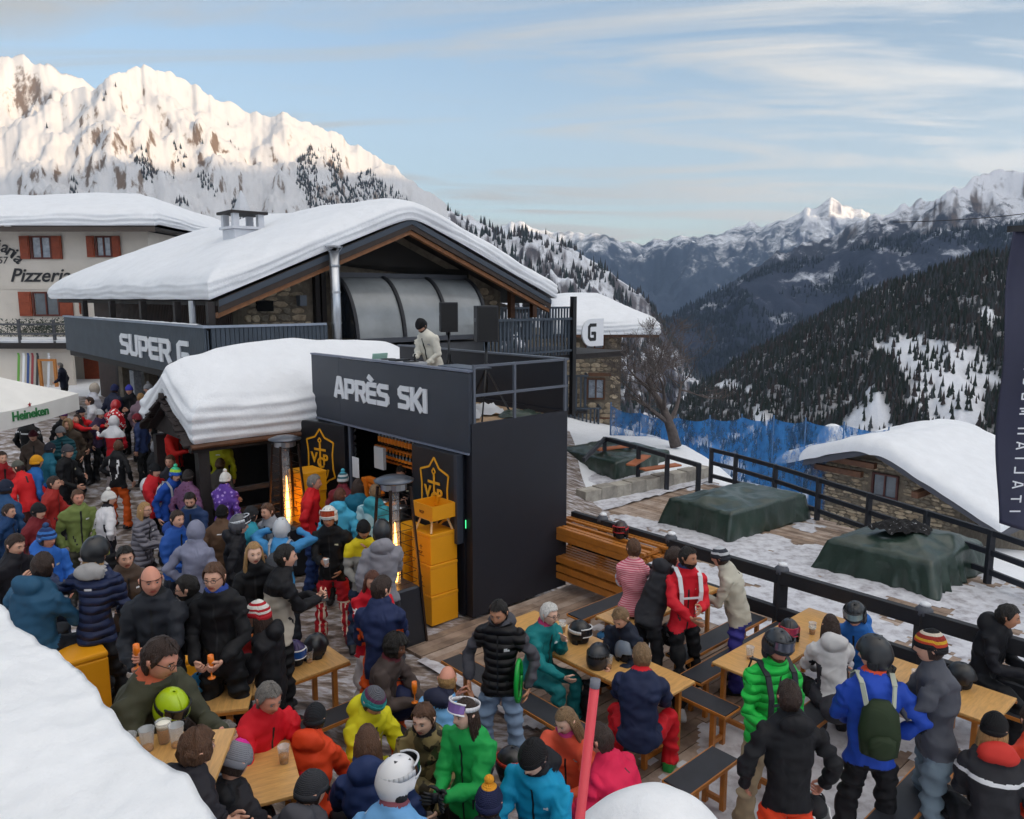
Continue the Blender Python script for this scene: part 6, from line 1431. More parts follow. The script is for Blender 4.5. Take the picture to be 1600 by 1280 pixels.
def finish_people():
    dg = bpy.context.evaluated_depsgraph_get()
    for q in PEOPLE:
        sp = q['sp']; me = bpy.data.meshes.new_from_object(q['ro'].evaluated_get(dg)); nvv = len(me.vertices)
        co = np.empty(nvv * 3, np.float32); me.vertices.foreach_get('co', co); co = co.reshape(-1, 3); nr = np.empty(nvv * 3, np.float32); me.vertices.foreach_get('normal', nr); nr = nr.reshape(-1, 3)
        zv = zones(co, q['caps']); amp = {0: .017, 1: .017, 2: .019, 3: .003, 4: 0, 5: .010}; sd = q['base'].x * 3.1
        dsp = np.empty(nvv)
        for i in range(nvv):
            z = int(zv[i])
            if z == 4: dsp[i] = 0; continue
            x, y, zz = co[i]; k = 3.2 if z in (0, 5) else 5.0
            n1 = noise.noise(Vector((x * k + sd, y * k, zz * k * (1.9 if z else 1.3)))); n2 = noise.noise(Vector((x * 11 + sd, y * 11, zz * 17)))
            dsp[i] = amp[z] * (1.25 * (1 - 2.6 * abs(n1)) + .75 * n2)
        co = co + nr * dsp[:, None]; me.vertices.foreach_set('co', co.astype(np.float32).ravel())
        npz = len(me.polygons); ce = np.empty(npz * 3, np.float32); me.polygons.foreach_get('center', ce); ce = ce.reshape(-1, 3); fz = zones(ce, q['caps'])
        # pattern zones on the garments
        zc = ce[:, 2]; T = sp['_T']; ax_ = np.array(sp['_Rl'] @ Vector((0, 0, 1))); tor = (ce - np.array(T((0, 0, 0)))) @ ax_; wob = .012 * np.sin(ce[:, 0] * 19 + q['base'].x * 7)
        if sp['pose'] != 'sit': fz = np.where(((fz == 0) | (fz == 2)) & (np.abs(ce[:, 0]) < .26), np.where(tor > sp.get('hemz', -.10) + wob, 0, 2), fz)
        sh_z = T((0, 0, .36)).z; st = sp.get('style')
        ex_ = {}
        mats = [pattern(q['top']), pattern(q['sleeves'] or q['top']), pattern(q['legs']), mat('boot_' + q['boots'], q['boots'], .45, var=.15), skin(q['sk']), pattern(sp.get('collarc') or q['top'])]
        if sp.get('yoke'): mats.append(pattern(sp['yoke'])); Y = len(mats) - 1; fz = np.where(((fz == 0) | (fz == 1)) & (zc > sh_z), Y, fz)
        if sp.get('side'):
            mats.append(pattern(sp['side'])); Y = len(mats) - 1; fz = np.where((fz == 0) & (np.abs(ce[:, 0]) > .12) & (np.abs(ce[:, 0]) < .21) & (tor < .34), Y, fz)
        if sp.get('hemc'):
            mats.append(pattern(sp['hemc'])); Y = len(mats) - 1; fz = np.where((fz == 0) & (zc < T((0, 0, .10)).z), Y, fz)
        if sp.get('trim'):
            mats.append(mat('trim_' + sp['trim'], sp['trim'], .5)); Y = len(mats) - 1
            fz = np.where((fz == 0) & (np.abs(np.abs(ce[:, 0]) - (.075 + .03 * np.cos((zc - sh_z) * 9))) < .012) & (zc > T((0, 0, .05)).z) & (zc < T((0, 0, .45)).z) & (ce[:, 1] > 0), Y, fz)
        if sp.get('band'):
            mats.append(mat('trim_' + sp['band'], sp['band'], .5)); Y = len(mats) - 1; fz = np.where(((fz == 0) | (fz == 1)) & (np.abs(zc - (sh_z + .04)) < .016), Y, fz)
        if sp.get('legtrim'):
            mats.append(mat('trim_' + sp['legtrim'], sp['legtrim'], .5)); Y = len(mats) - 1
            fz = np.where((fz == 2) & (np.abs(zc - .53) < .014), Y, fz); fz = np.where((fz == 2) & (zc < .53) & (ce[:, 1] < 0) & (np.abs(np.abs(np.abs(ce[:, 0]) - .135) - .03) < .010), Y, fz)
        hsh = int(abs(q['base'].x * 91 + q['base'].y * 57)) % 4
        if hsh < 3 and q['top'] not in ('camo', 'pink', 'check', 'plaid', 'purple', 'stars'):
            mats.append(mat('logo_' + ('w', 'g', 'r')[hsh], ('#d8d9dc', '#9a9ca2', '#c8c2a4')[hsh], .5)); Y = len(mats) - 1
            fz = np.where((fz == 0) & (np.abs(ce[:, 0] - .085) < .018) & (np.abs(tor - .37) < .011) & (ce[:, 1] < 0), Y, fz)
            fz = np.where((fz == 0) & (np.abs(ce[:, 0]) < .04) & (np.abs(tor - .42) < .010) & (ce[:, 1] > 0), Y, fz) if hsh == 0 else fz
        if not sp.get('nozip') and q['top'] not in ('pink', 'camo'):
            mats.append(mat('zip_dark', '#16171a', .5)); Y = len(mats) - 1
            fz = np.where(((fz == 0) | (fz == 5)) & (np.abs(ce[:, 0]) < .007) & (ce[:, 1] < np.array([T((0, 0, 0)).y])[0] + .0) & (tor < .5), Y, fz)
            fz = np.where((fz == 0) & (ce[:, 1] < 0) & (np.abs(np.abs(ce[:, 0]) - .09 - .25 * (tor - .06)) < .008) & (tor > -.0) & (tor < .14), Y, fz)
        bm_v = [tuple(v) for v in co]; polys = [tuple(p.vertices) for p in me.polygons]; mi = [int(v) for v in fz]
        # head and hands join the body mesh
        nb_ = len(mats); sk = skin(q['sk']); hair = q['hair'][1] if q['hair'] else 'b'
        mats += [mat('lips_' + q['sk'], '#a8574c' if q['sk'] != 'd' else '#5a332c', .45), mat('eye_white', '#9a918c', .25), mat('iris', '#1f1712', .15), hairm(hair if hair != 'w' else 'g'), mat('glove_' + (q['gloves'] or 'x'), q['gloves'], .6) if q['gloves'] else sk]
        hb = HB[bool(sp.get('fem'))]; b0 = len(bm_v); M = q['hd']; bm_v += [tuple(M @ Vector(v)) for v in hb.v]; polys += [tuple(i + b0 for i in f) for f in hb.f]; mi += [4 if m_ == 0 else nb_ + m_ - 1 for m_ in hb.m]
        q['hw'] = []
        for s, E_, Hh in q['hands']:
            dr = (Hh - E_).normalized(); Zc = -dr; Xc = Vector((s, 0, 0)) if abs(dr.x) < .8 else Vector((0, -s, 0)); ref = Vector((-s * 1.0, -.25, .1))  # palm inwards
            Yc = -(ref - dr * ref.dot(dr)).normalized(); Xc = Yc.cross(Zc); Mh = Matrix(((Xc.x, Yc.x, Zc.x, Hh.x), (Xc.y, Yc.y, Zc.y, Hh.y), (Xc.z, Yc.z, Zc.z, Hh.z), (0, 0, 0, 1)))
            grip = sp.get('grip', 'o'); hbm = HANDS['g' if s in sp.get('hold', ()) else 'o']; k = 1.12 if q['gloves'] else 1.0
            flip = Xc.z < 0 if abs(dr.z) < .8 else Xc.y > 0  # thumb up / forward
            b0 = len(bm_v); bm_v += [tuple(Mh @ Vector(((-v[0] if flip else v[0]) * k, v[1] * k, v[2] * k))) for v in hbm.v]; polys += [tuple(i + b0 for i in (f[::-1] if flip else f)) for f in hbm.f]; mi += [nb_ + 4] * len(hbm.f)
            q['hw'].append((s, Mh))
        nm = bpy.data.meshes.new('body'); nm.from_pydata(bm_v, [], polys)
        for m_ in mats: nm.materials.append(m_)
        nm.polygons.foreach_set('material_index', mi); nm.polygons.foreach_set('use_smooth', [True] * len(polys)); nm.update()
        bo_ = put('body', nm, q['t']); q['body'] = bo_; bpy.data.meshes.remove(me)
    for q in PEOPLE: r_ = q['ro']; m_ = r_.data; bpy.data.objects.remove(r_); bpy.data.meshes.remove(m_)
def hand_world(q, s, up=0):
    Mw = Matrix.Translation(q['base']) @ Matrix.Rotation(q['a'], 4, 'Z') @ Matrix.Scale(q['s'], 4)
    for ss, Mh in q['hw']:
        if ss == s: return Mw @ (Mh @ Vector((0, -.030, -.078)))
# ------------------------------------------------------------------ tables and benches (beer garden sets on the grid of the booth)
def table(label, x0, x1, y0, y1, g=None, h=.76, z=0):
    ax = (x1 - x0) > (y1 - y0); L_, Wd = (x1 - x0, y1 - y0) if ax else (y1 - y0, x1 - x0); c = BL((x0 + x1) / 2, (y0 + y1) / 2, z + .012)
    t = thing('table', label, 'table', c, ROT + (0 if ax else pi / 2), 'folding wooden tables' if g is None else g)
    MB().box(-L_ / 2, -Wd / 2, h - .028, L_ / 2, Wd / 2, h).obj('tabletop', TABLETOP, t, bevel=.006)
    MB().box(-L_ / 2 - .003, -Wd / 2 - .003, h - .05, L_ / 2 + .003, -Wd / 2 + .02, h - .029).obj('apron', ORWOOD, t); MB().box(-L_ / 2 - .003, Wd / 2 - .02, h - .05, L_ / 2 + .003, Wd / 2 + .003, h - .029).obj('apron', ORWOOD, t)
    legset(t, L_, Wd, h - .051); return t
def legset(t, L_, Wd, h):
    for sx in (-1, 1):
        x = sx * (L_ / 2 - .16)
        for sy in (-1, 1): MB().box(x - .025, sy * (Wd / 2 - .05) - .022, 0, x + .025, sy * (Wd / 2 - .05) + .022, h).obj('leg', ORWOOD, t, bevel=.003)
        for z in (.08, h - .05): MB().box(x - .018, -(Wd / 2 - .073), z, x + .018, Wd / 2 - .073, z + .045).obj('crossbar', ORWOOD, t)
        MB().bar((x, 0, h - .03), (x - sx * .42, 0, h + .01), .010, .010).obj('brace', STEEL, t)
def bench(label, x0, x1, y0, y1, h=.46, z=0):
    ax = (x1 - x0) > (y1 - y0); L_, Wd = (x1 - x0, y1 - y0) if ax else (y1 - y0, x1 - x0); c = BL((x0 + x1) / 2, (y0 + y1) / 2, z + .012)
    t = thing('bench', label, 'bench', c, ROT + (0 if ax else pi / 2), 'folding benches with black tops')
    MB().box(-L_ / 2 + .012, -Wd / 2 + .012, h - .012, L_ / 2 - .012, Wd / 2 - .012, h + .003).obj('seat_cover', BLACKTOP, t)
    MB().box(-L_ / 2, -Wd / 2, h - .035, L_ / 2, Wd / 2, h - .013).obj('seat', ORWOOD, t, bevel=.004)
    for s in (-1, 1): MB().box(-L_ / 2, s * (Wd / 2 - .006) - .006, h - .0125, L_ / 2, s * (Wd / 2 - .006) + .006, h + .001).obj('seat_edge', ORWOOD, t)
    legset(t, L_, Wd, h - .036); return t
table('long table where the man in teal and the red collared man sit', 1.65, 3.94, -.98, -.36)
bench('bench carrying the white haired man and the man in navy with red trousers', 1.45, 3.75, -1.62, -1.34)
bench('bench with its free end jutting out right of the red collared man', 2.4, 4.22, -.26, .02)
table('table behind the seated blond man where the striped shirt person stands', 2.25, 2.74, .06, 1.9)
bench('short bench left of the striped shirt person', 1.50, 1.78, .35, 1.55); bench('bench on which the man in the red jacket rests his boot', 3.02, 3.30, .40, 2.15); bench('long empty black bench between the red jacketed man and the light table', 3.42, 3.70, .12, 2.15)
table('light empty topped table nearest the railing with a black helmet on it', 3.82, 4.36, .10, 2.18); bench('bench under the woman in the white jacket', 4.62, 4.90, -.55, 1.6)
bench('small bench end holding a dark bag between the black and blue jackets', 4.40, 4.68, -1.5, -.75)
table('table at the right edge behind the man in the grey jacket', 4.95, 6.15, .95, 1.62); bench('bench under the man in black at the right edge', 5.35, 6.5, 1.82, 2.08); bench('bench in the lower right corner beside the ponytailed woman', 5.75, 6.02, -.75, .55)
table('table with helmets left of the middle', .75, 1.30, -4.9, -2.67); bench('bench in front of the table with the helmets', 1.52, 1.80, -4.7, -2.5)
def wtable(label, px, py, z, L_, Wd, rz, g=None, h=.76):
    p = P(px, py, z + h); t = thing('table', label, 'table', (p.x, p.y, z), rz, 'folding wooden tables')
    MB().box(-L_ / 2, -Wd / 2, h - .028, L_ / 2, Wd / 2, h).obj('tabletop', TABLETOP, t, bevel=.006); MB().box(-L_ / 2, -Wd / 2 - .003, h - .05, L_ / 2, -Wd / 2 + .02, h - .029).obj('apron', ORWOOD, t); legset(t, L_, Wd, h - .051); return t
wtable('beer table in the lower left corner with plastic cups on it', 236, 1186, .87, .80, .52, radians(8), None, 1.08); wtable('narrow table between the grey bobble hat and the red jacket', 412, 1206, .40, .70, .45, radians(-66)); wtable('small table littered with blue ski gear at the left', 322, 1092, .30, .75, .45, radians(12))
def cubeseat(px, py, z, label, rz=ROT, s=.5):
    p = P(px, py, z + s); t = thing('cube_seat', label, 'seat', (p.x, p.y, z), rz, 'yellow cube seats'); MB().box(-s / 2, -s / 2, 0, s / 2, s / 2, s - .06).obj('base', YEL, t, bevel=.015); MB().box(-s / 2 - .003, -s / 2 - .003, s - .059, s / 2 + .003, s / 2 + .003, s).obj('cushion', YEL, t, bevel=.02)
cubeseat(96, 1015, .70, 'yellow cube seat under the man in the petrol blue jacket', ROT, .62); cubeseat(283, 1016, .35, 'yellow cube seat behind the man holding the lime helmet', ROT, .5)
# stack of slatted wooden tables against the booth
st = thing('table_stack', 'stack of orange slatted wooden tables and benches beside the dark booth wall', 'table stack', BL(-.28, 1.66, .012), ROT)
SL_ = 1.95; rr = random.Random(3)
for k, (zz, n_) in enumerate(((.96, 7), (.86, 7), (.50, 6), (.36, 6), (.24, 6))):
    for i in range(n_):
        if k == 0 and i in (2, 4): continue
        y = .02 + i * .088; MB().box(rr.uniform(-.02, .03), y, zz, SL_ + rr.uniform(-.06, .08), y + .062, zz + .035).obj('slat', ORWOOD, st, bevel=.004)
    MB().box(0, -.006, zz - .055, SL_, .0, zz + .036).obj('side_board', ORWOOD, st); MB().box(.02, .03, zz - .05, .08, .60, zz - .003).obj('crossbar', ORWOOD, st); MB().box(SL_ - .1, .03, zz - .05, SL_ - .04, .60, zz - .003).obj('crossbar', ORWOOD, st)
for x in (.0, SL_ - .07):
    for y in (.01, .56): MB().box(x, y, 0, x + .06, y + .05, .80).obj('leg', ORWOOD, st)
# ------------------------------------------------------------------ the crowd
HF, HC = 'helmet', 'short'
D = '#141518'
def S_(c): return ('short', c)
pr = person
# far part of the terrace
pr(94, 572, 'man in a long dark navy coat walking along the white wall', '#1a1e30', '#181a22', h=-80, z=.55, hair=S_('g'), aR='down', aL='low', s=.95, jac=1.05)
pr(148, 608, 'person in a pale grey hooded jacket beyond the parasol', '#b5b6bf', '#2a3048', h=150, hair=('long', 'b'), hat=('hood', '#b0a69a'), aL='hold', aR='hold')
pr(179, 609, 'person in a navy beanie standing far back near the doorway', '#23283c', D, h=170, hat=('beanie', '#232a52'), aR='hold')
pr(202, 610, 'person in a blue violet beanie and black coat by the doorway', '#16171c', D, h=10, hat=('beanie', '#3b3fa8'), aL='hold')
pr(232, 608, 'person in a grey beanie and bright blue jacket near the kiosk snow', '#2f6fae', D, h=-60, hat=('beanie', '#8c8d92', True))
pr(220, 622, 'fair haired woman in a mauve coat with her back turned', '#7a6672', '#15151a', h=175, hair=('short', 'l'), jac=1.05, fem=True, s=.97)
pr(181, 635, 'skier in a red white and black chequered helmet', 'check', '#4d5a68', h=180, hat=('helmet', '#b4262c'), lean=18, aL='hold', aR='hold')
pr(178, 660, 'skier with a white hood over a red and black jacket', '#b41c28', '#8c8486', h=178, hat=('hood', '#d9d9de'), yoke='#d6d8de', side='#1a1a1e', aR='low', aL='wide')
pr(126, 645, 'man in a black beanie and red jacket pointing to the right', '#c81e24', '#7a6a5c', h=75, hat=('beanie', '#1a1c28'), aL='reach', aR='reach')
pr(99, 650, 'person in a purple beanie and dark fur collar', '#1b1a1e', D, h=40, hat=('beanie', '#5a2b62'), aL='hold')
pr(106, 664, 'person with a beige fur trimmed hood facing the camera', '#4a3f35', D, h=10, hat=('hood', '#8d7456'), hair=('short', 'b'))
pr(95, 676, 'man in a grey beanie and teal puffer jacket', 'q#1d5560', '#22262b', h=35, hy=-50, hat=('beanie', '#8e9095'), fat=1.12, aL='low', aR='hold')
pr(47, 655, 'man in a black jacket with a white band across the shoulders under the parasol', '#17181c', D, h=170, hat=('beanie', '#17181b'), band='#cfd2d8', fat=1.15, aL='side', aR='side')
pr(52, 682, 'person in a maroon beanie and taupe coat', '#5d5048', '#2a2624', h=20, hat=('beanie', '#5c2530'), fat=1.08)
pr(262, 668, 'person in a red jacket half hidden under the kiosk gable', '#c8251f', D, h=70, hair=S_('b'), aL='reach', aR='hold', at=Vector((-6.25, 13.7, .55)))
pr(326, 676, 'person in a lime yellow jacket inside the kiosk', '#a9ab1a', D, h=180, hair=S_('b'), at=Vector((k0.x, k0.y, .38)) - AX * 1.0 + BX * .75, s=.98)
pr(185, 698, 'man in a black jacket with white piping and orange ski trousers', '#17171b', '#c9541a', h=165, hy=40, hair=S_('m'), trim='#e4e4e6', aR='side', aL='hip', stance=.14, jac=.97)
pr(106, 706, 'tall person in a long black coat turned to the right', '#15161a', '#131317', h=80, hair=S_('g'), hat=('beanie', '#45464c'), aL='hold', aR='low', s=1.03)
pr(121, 655, 'dark haired person between the teal puffer and the red jacket', '#3a2f2a', D, h=-20, hair=('long', 'b'), s=.95)
pr(57, 723, 'person in a yellow orange beanie and blue jacket with red trousers', '#1f5a9c', '#a8211f', h=150, hat=('beanie', '#dc9a1e'), aL='hold')
pr(29, 731, 'person in a grey cap and red jacket bending to the left', '#c31c22', '#3b1d1c', h=-120, hat=('cap', '#53554f'), lean=20, hy=30)
pr(3, 716, 'man in a red and black jacket at the left edge', '#8e1a20', D, h=60, hair=S_('b'), aL='hold')
pr(14, 800, 'blue jacketed person seen behind the blue striped bobble hat', '#1c3c66', D, h=90, hair=S_('b'), s=.9)
pr(9, 764, 'large person in a navy beanie and dark blue jacket at the left edge', '#22446b', '#1b2430', h=175, hat=('beanie', '#232b40'), fat=1.22, s=1.05)
pr(122, 778, 'man in an olive green jacket looking to the right', '#6f7d45', '#39392f', h=45, hair=S_('m'), sk='r', fat=1.05, aR='down', aL='low')
pr(170, 780, 'woman in a white bobble hat and white black and red ski jacket', '#c9c8cc', D, h=140, hy=-40, hat=('beanie', '#dcdad6', True), side='#1c1e26', collarc='#1c1e26', fem=True, s=.98, aR='hip')
pr(226, 797, 'blonde woman with glasses in a shiny grey jacket', 'q#716f78', D, h=85, hair=('long', 'l'), specs=1, fem=True, s=.98, collarc='#1b1b20', aL='hold', aR='hold', jac=1.05)
pr(242, 736, 'man in a black beanie and red jacket with crossed arms', '#c2222a', D, h=70, hat=('beanie', '#18191e'), aL='hold', aR='hold')
pr(274, 742, 'person in a lime and blue striped bobble hat and blue jacket', '#1f4aa0', D, h=60, hat=('beanie', ['#2d5fc0', '#b9e34a', '#52d8a8'], True), pack='#c6cad2', lean=14, aL='low')
pr(266, 722, 'man whose face shows above the lime striped hat', '#2b2c34', D, h=0, hair=S_('m'))
pr(246, 700, 'grey helmeted skier in black in front of the kiosk opening', '#1b1c20', D, h=150, hat=('helmet', '#77787e'), aL='hold')
pr(294, 746, 'person in a muted purple plaid jacket', 'plaid', D, h=170, hair=S_('b'), hat=('beanie', '#3a3534'), s=.97)
pr(352, 750, 'person in a white bobble hat and purple patterned jacket', 'purple', '#8a7c70', h=172, hat=('beanie', '#dfdedb', True), yoke='purple', aL='hold', s=.97)
pr(344, 727, 'person in a brown patterned beanie behind the white bobble hat', '#54504c', D, h=180, hat=('beanie', '#6a5442'), s=.95)
pr(297, 782, 'dark haired man in a navy fleece looking down', '#1f355c', '#23252c', h=15, hp=18, hair=S_('k'), beard='k', collarc='#5e5e60', aL='hold', aR='hold')
pr(347, 803, 'person in a round black beanie and brown coat seen from behind', '#5a4332', D, h=185, hat=('beanie', '#0f0f12'), s=.95)
pr(277, 812, 'man with short dark hair in a royal blue jacket facing right', '#27529e', '#20242e', h=60, hair=S_('b'), aL='hold', aR='low', collarc='#1d3f86', hoodback=1)
pr(306, 832, 'person in a grey lilac jacket with the hood up', '#7a7d93', '#2e3036', h=178, hat=('hood', '#7f8298'), hair=None, aL='hip', aR='down', jac=1.05)
pr(374, 822, 'skier in a dark grey helmet with goggles and black jacket facing right', '#1d1d22', D, h=110, hat=('helmet', '#4a4b52'), gog=('#30323a', '#c9cdd4', 'up'), hoodback=1, aL='hold')
pr(24, 852, 'dark haired man in a dark fleece at the left edge leaning right', '#1d1c22', '#1c1c20', h=75, hair=S_('b'), hp=15, aL='hold', s=1.03)
pr(18, 905, 'person in black crouching at the far left edge below the dark haired man', '#15151a', D, h=60, hair=None, hat=('beanie', '#131317'), pose='sit')
pr(73, 842, 'man in a blue striped bobble hat and bright blue jacket', '#2f66b8', '#1b2436', h=62, hy=15, hat=('beanie', ['#3c6fb5', '#25386a', '#3f78c4', '#25386a', '#34507e'], True), sk='r', aL='low', fat=1.1, s=1.03, hoodback=1)
pr(150, 864, 'woman in a black helmet and navy down jacket with a grey hood', 'q#222c4c', '#1a1b20', h=185, hy=-40, hat=('helmet', '#1c1d20'), gog=('#c8cf2c', '#20222a', 'down'), hair=('long', 'l'), hoodback=1, collarc='#9a9898', aL='wide', aR='low', jac=1.04, fem=True, s=1.06)
pr(67, 886, 'man in a petrol blue jacket with his back turned seated on a yellow cube', '#27516f', '#1f2229', h=160, hy=30, hair=S_('b'), hoodback=1, fat=1.22, pose='sit', z=.72, aL='wide', aR='table', lean=10, s=1.08)
# centre left
pr(236, 908, 'balding man in an open black jacket holding an orange flute', '#25282f', D, h=10, hy=25, hair=('bald', 'b'), sk='r', aR='low', aL='hold', hold=(1,), collarc='#17181b', s=1.08, fat=1.05)
pr(293, 920, 'bearded man with glasses in dark clothes facing left', '#16171c', D, h=-80, hair=S_('k'), beard='k', specs=1, lean=14, s=.97, aL='hold', aR='hold')
pr(335, 903, 'young man with glasses in a black half zip top holding an orange flute', '#18181b', D, h=0, hair=S_('m'), specs=1, aR='low', aL='low', hold=(1, -1), collarc='#27418c', s=1.06, jac=.97)
pr(397, 865, 'blonde woman in a black sweater and red trousers holding an orange flute', '#151518', '#8e1e2a', h=15, hy=15, hair=('long', 'l'), fem=True, collar=True, jac=.88, slv=.85, aR='low', aL='low', hold=(-1,), s=1.02, sk='w')
pr(440, 828, 'skier in a silver helmet and blue jacket with both hands raised to the head', '#3f86bc', '#20242c', h=178, hat=('helmet', '#b9bdc4'), aL='up', aR='up', gloves='#1b1b1f', pack='#41454c', s=1.0, z=-.05)
pr(446, 871, 'dark haired man in a black and beige fleece looking at his phone', '#b2a99c', '#17171a', h=120, hy=-10, hair=S_('k'), yoke='#17171b', sleeves='#17171b', aL='hold', aR='hold', hold=(1,), s=1.02)
pr(514, 810, 'tall man in a white helmet with goggles and red trousers with white stripes', '#141417', '#b51f2a', h=0, hat=('helmet', '#d4d4d2'), gog=('#b4492c', '#e2ded8', 'up'), legtrim='#ead9c4', boots='#5a1518', aR='hold', aL='pocket', hold=(-1,), s=1.05, stance=.13, hp=6, sk='t')
pr(491, 755, 'grey haired man in a red jacket looking to the right', '#c51b22', '#22386a', h=95, hair=S_('g'), sk='r', aL='low', aR='down', s=1.05, fat=1.04)
pr(536, 750, 'person in a striped bobble beanie and maroon jacket at the bar', '#6d2230', D, h=170, hat=('beanie', ['#c9cdd0', '#3d6f7c', '#d0d3d6', '#3d6f7c', '#52b0c8'], True), s=.98)
pr(531, 776, 'person in a light blue jacket behind the goggled man', '#45a6cc', D, h=175, hair=S_('r'), hoodback=1, jac=1.08)
pr(559, 760, 'brown haired person in a deep teal jacket at the bar', '#15607a', D, h=178, hair=('long', 'b'), jac=1.04)
pr(586, 770, 'blond person in a white and teal ski jacket at the bar', 'whiteteal', '#30343c', h=170, hy=30, hair=S_('s'), hoodback=1, jac=1.1, fat=1.05)
pr(568, 828, 'man in a black beanie with a yellow and grey jacket', '#8b8a86', '#27354e', h=20, hp=12, hat=('beanie', '#131316'), yoke='#d2bc1c', collarc='#131316', aR='low', aL='chin', hold=(-1,), sk='t')
pr(597, 832, 'skier in a black helmet and light grey jacket with the back turned', '#85848c', '#3a3b42', h=190, hat=('helmet', '#1e2024'), hoodback=1, jac=1.06, aR='hold', s=1.04)
pr(582, 908, 'woman with long brown hair in a red jacket and white trousers', '#c6192a', '#c9c6c8', h=20, hp=12, hair=('long', 'r'), fem=True, aL='cross', aR='cross', band='#e9e4e4', s=1.0, side='#b5152a')
pr(596, 921, 'man in a navy jacket with orange side panels and orange trousers', '#1f2a4e', '#d4521a', h=172, hy=-35, hp=14, hair=S_('b'), side='#d9581f', aL='low', aR='hold', s=1.06, fat=1.04)
pr(618, 1012, 'woman with a black afro in a dark brown jacket facing right', '#4a3f3c', '#2a2226', h=70, hair=('afro', 'k'), sk='d', fem=True, pose='sit', aL='table', aR='hold', side='#5a1f28', collarc='#5a1f28', s=1.02)
pr(404, 962, 'man in a red and white striped beanie and black hoodie holding a flute', '#1c1c20', D, h=-85, hat=('beanie', ['#b5202c', '#e4e0da', '#b5202c', '#e4e0da', '#b5202c', '#e4e0da']), hair=('long', 'b'), aR='hold', aL='hold', hold=(-1, 1), hoodback=1, s=1.04, z=0)
# lower left
pr(250, 1030, 'dark haired man with glasses in an olive fleece holding a lime helmet', '#3f3f30', '#25251f', h=68, hy=10, hp=12, hair=S_('b'), specs=1, sk='r', collarc='#b65a3c', aL=((-.06, -.42, -.12), (.5, .3, -1)), aR=((-.10, -.40, -.16), (.5, .3, -1)), s=1.13, fat=1.08, lean=14, z=.52)
pr(420, 1092, 'smiling man with short grey hair in a bright red jacket', '#cd1726', '#22242a', h=50, hp=10, hair=S_('g'), sk='r', pose='sit', aL='table', aR='table', hold=(1,), s=1.06, fat=1.08, z=.25)
pr(492, 1124, 'child in a black knitted beanie and orange jacket seen from behind', '#d8431e', '#1f2127', h=172, hat=('beanie', '#24262b'), hoodback=1, pose='sit', s=.93, jac=1.1, aL='table', aR='table', z=.15)
pr(583, 1096, 'person in a teal and purple striped beanie and yellow jacket', '#cdc51e', '#262a33', h=48, hp=20, hat=('beanie', ['#2f8f90', '#2f8f90', '#6b3a5c', '#63646c', '#63646c']), hoodback=1, pose='sit', aL='table', aR='table', s=1.02)
pr(574, 1160, 'woman with long brown hair over a navy jacket seen from behind', '#24335c', '#1d2027', h=190, hair=('long', 'm'), hoodback=1, fem=True, pose='sit', s=1.06, aL='table', aR='hip', jac=1.08, z=.1)
pr(662, 1124, 'man with a brown fringe in a camouflage jacket', 'camo', '#1f2126', h=5, hy=-25, hair=S_('m'), sk='w', collarc='#15161c', aL='table', aR='cross', pose='sit', s=1.05, jac=1.05)
pr(727, 1116, 'woman with white goggles on her head and a bright green jacket', '#1f9a4a', '#141417', h=-30, hy=-20, hair=('long', 'b'), gog=('#9a78c0', '#e4e2e6', 'up'), fem=True, aL='hold', aR='hold', gloves='#17171a', s=.99, sk='w', z=0)
pr(699, 1062, 'bald man in a light blue jacket with a navy collar', '#6fa6d6', '#2a2e38', h=150, hy=20, hair=('bald', 'l'), sk='r', collarc='#22263c', hoodback=1, pose='sit', fat=1.1, aL='chin', aR='table')
pr(779, 958, 'bearded man in a black quilted vest and pale jeans standing alone', 'q#19181b', '#7f95b0', h=-12, hy=-8, hp=14, hair=S_('k'), beard='k', sleeves='#47474e', collarc='#47474e', hoodback=1, boots='#3c3028', aR='side', aL='side', sk='t', s=1.02, jac=.98, stance=.12)
# tables in the middle
pr(858, 960, 'white haired man in a teal jacket and teal trousers seated at the long table', '#16777a', '#176c70', h=50, hair=S_('w'), sk='w', pose='sit', aL='chin', aR='table', fat=1.15, collarc='#a02c5c', specs=1, boots='#c8c9c8', spread=.05)
pr(970, 966, 'fair haired man in a navy pullover looking at his phone', '#1d2434', D, h=-40, hp=24, hair=S_('s'), pose='sit', aL='hold', aR='hold', hold=(-1,), s=1.0)
pr(1003, 1026, 'seated man in a navy jacket with a red collar and red trousers', '#212a48', '#c41624', h=165, hy=10, hair=S_('s'), collarc='#cc1c28', pose='sit', aL='table', aR='table', fat=1.16, boots='#1c8c3a', lean=8, spread=.16)
pr(990, 858, 'person in a pink striped shirt with white sleeves standing at the table', 'pink', '#16161a', h=172, hy=20, hair=S_('m'), sleeves='#b9c2d6', jac=.92, slv=.85, aL='hold', aR='low', collar=False, s=.97)
pr(1075, 872, 'dark bearded man in a red jacket with white straps beside the railing', '#cc1f2e', '#141417', h=10, hy=35, hair=S_('k'), beard='k', sk='t', side='#c91e2e', yoke='#cc1f2e', collarc='#2c3358', aL='hold', aR='table', straps='#d8dade', lR=-.24, s=1.03, boots='#c9c9cc')
pr(1052, 872, 'person in a dark grey coat hidden behind the man in the red jacket', '#2a2a2f', '#1c1c20', h=120, hair=S_('b'), lean=26, hoodback=1, aL='hold', aR='hold', s=1.02, jac=1.08)
pr(1126, 872, 'person in a white patterned beanie and cream jacket over violet trousers', '#b8b4a6', '#3c3a8c', h=-110, hy=-10, hat=('beanie', ['#2c2f38', '#c9ccd2', '#3a3e48', '#c9ccd2']), lean=16, pack=None, jac=1.05, aL='hold', s=.98)
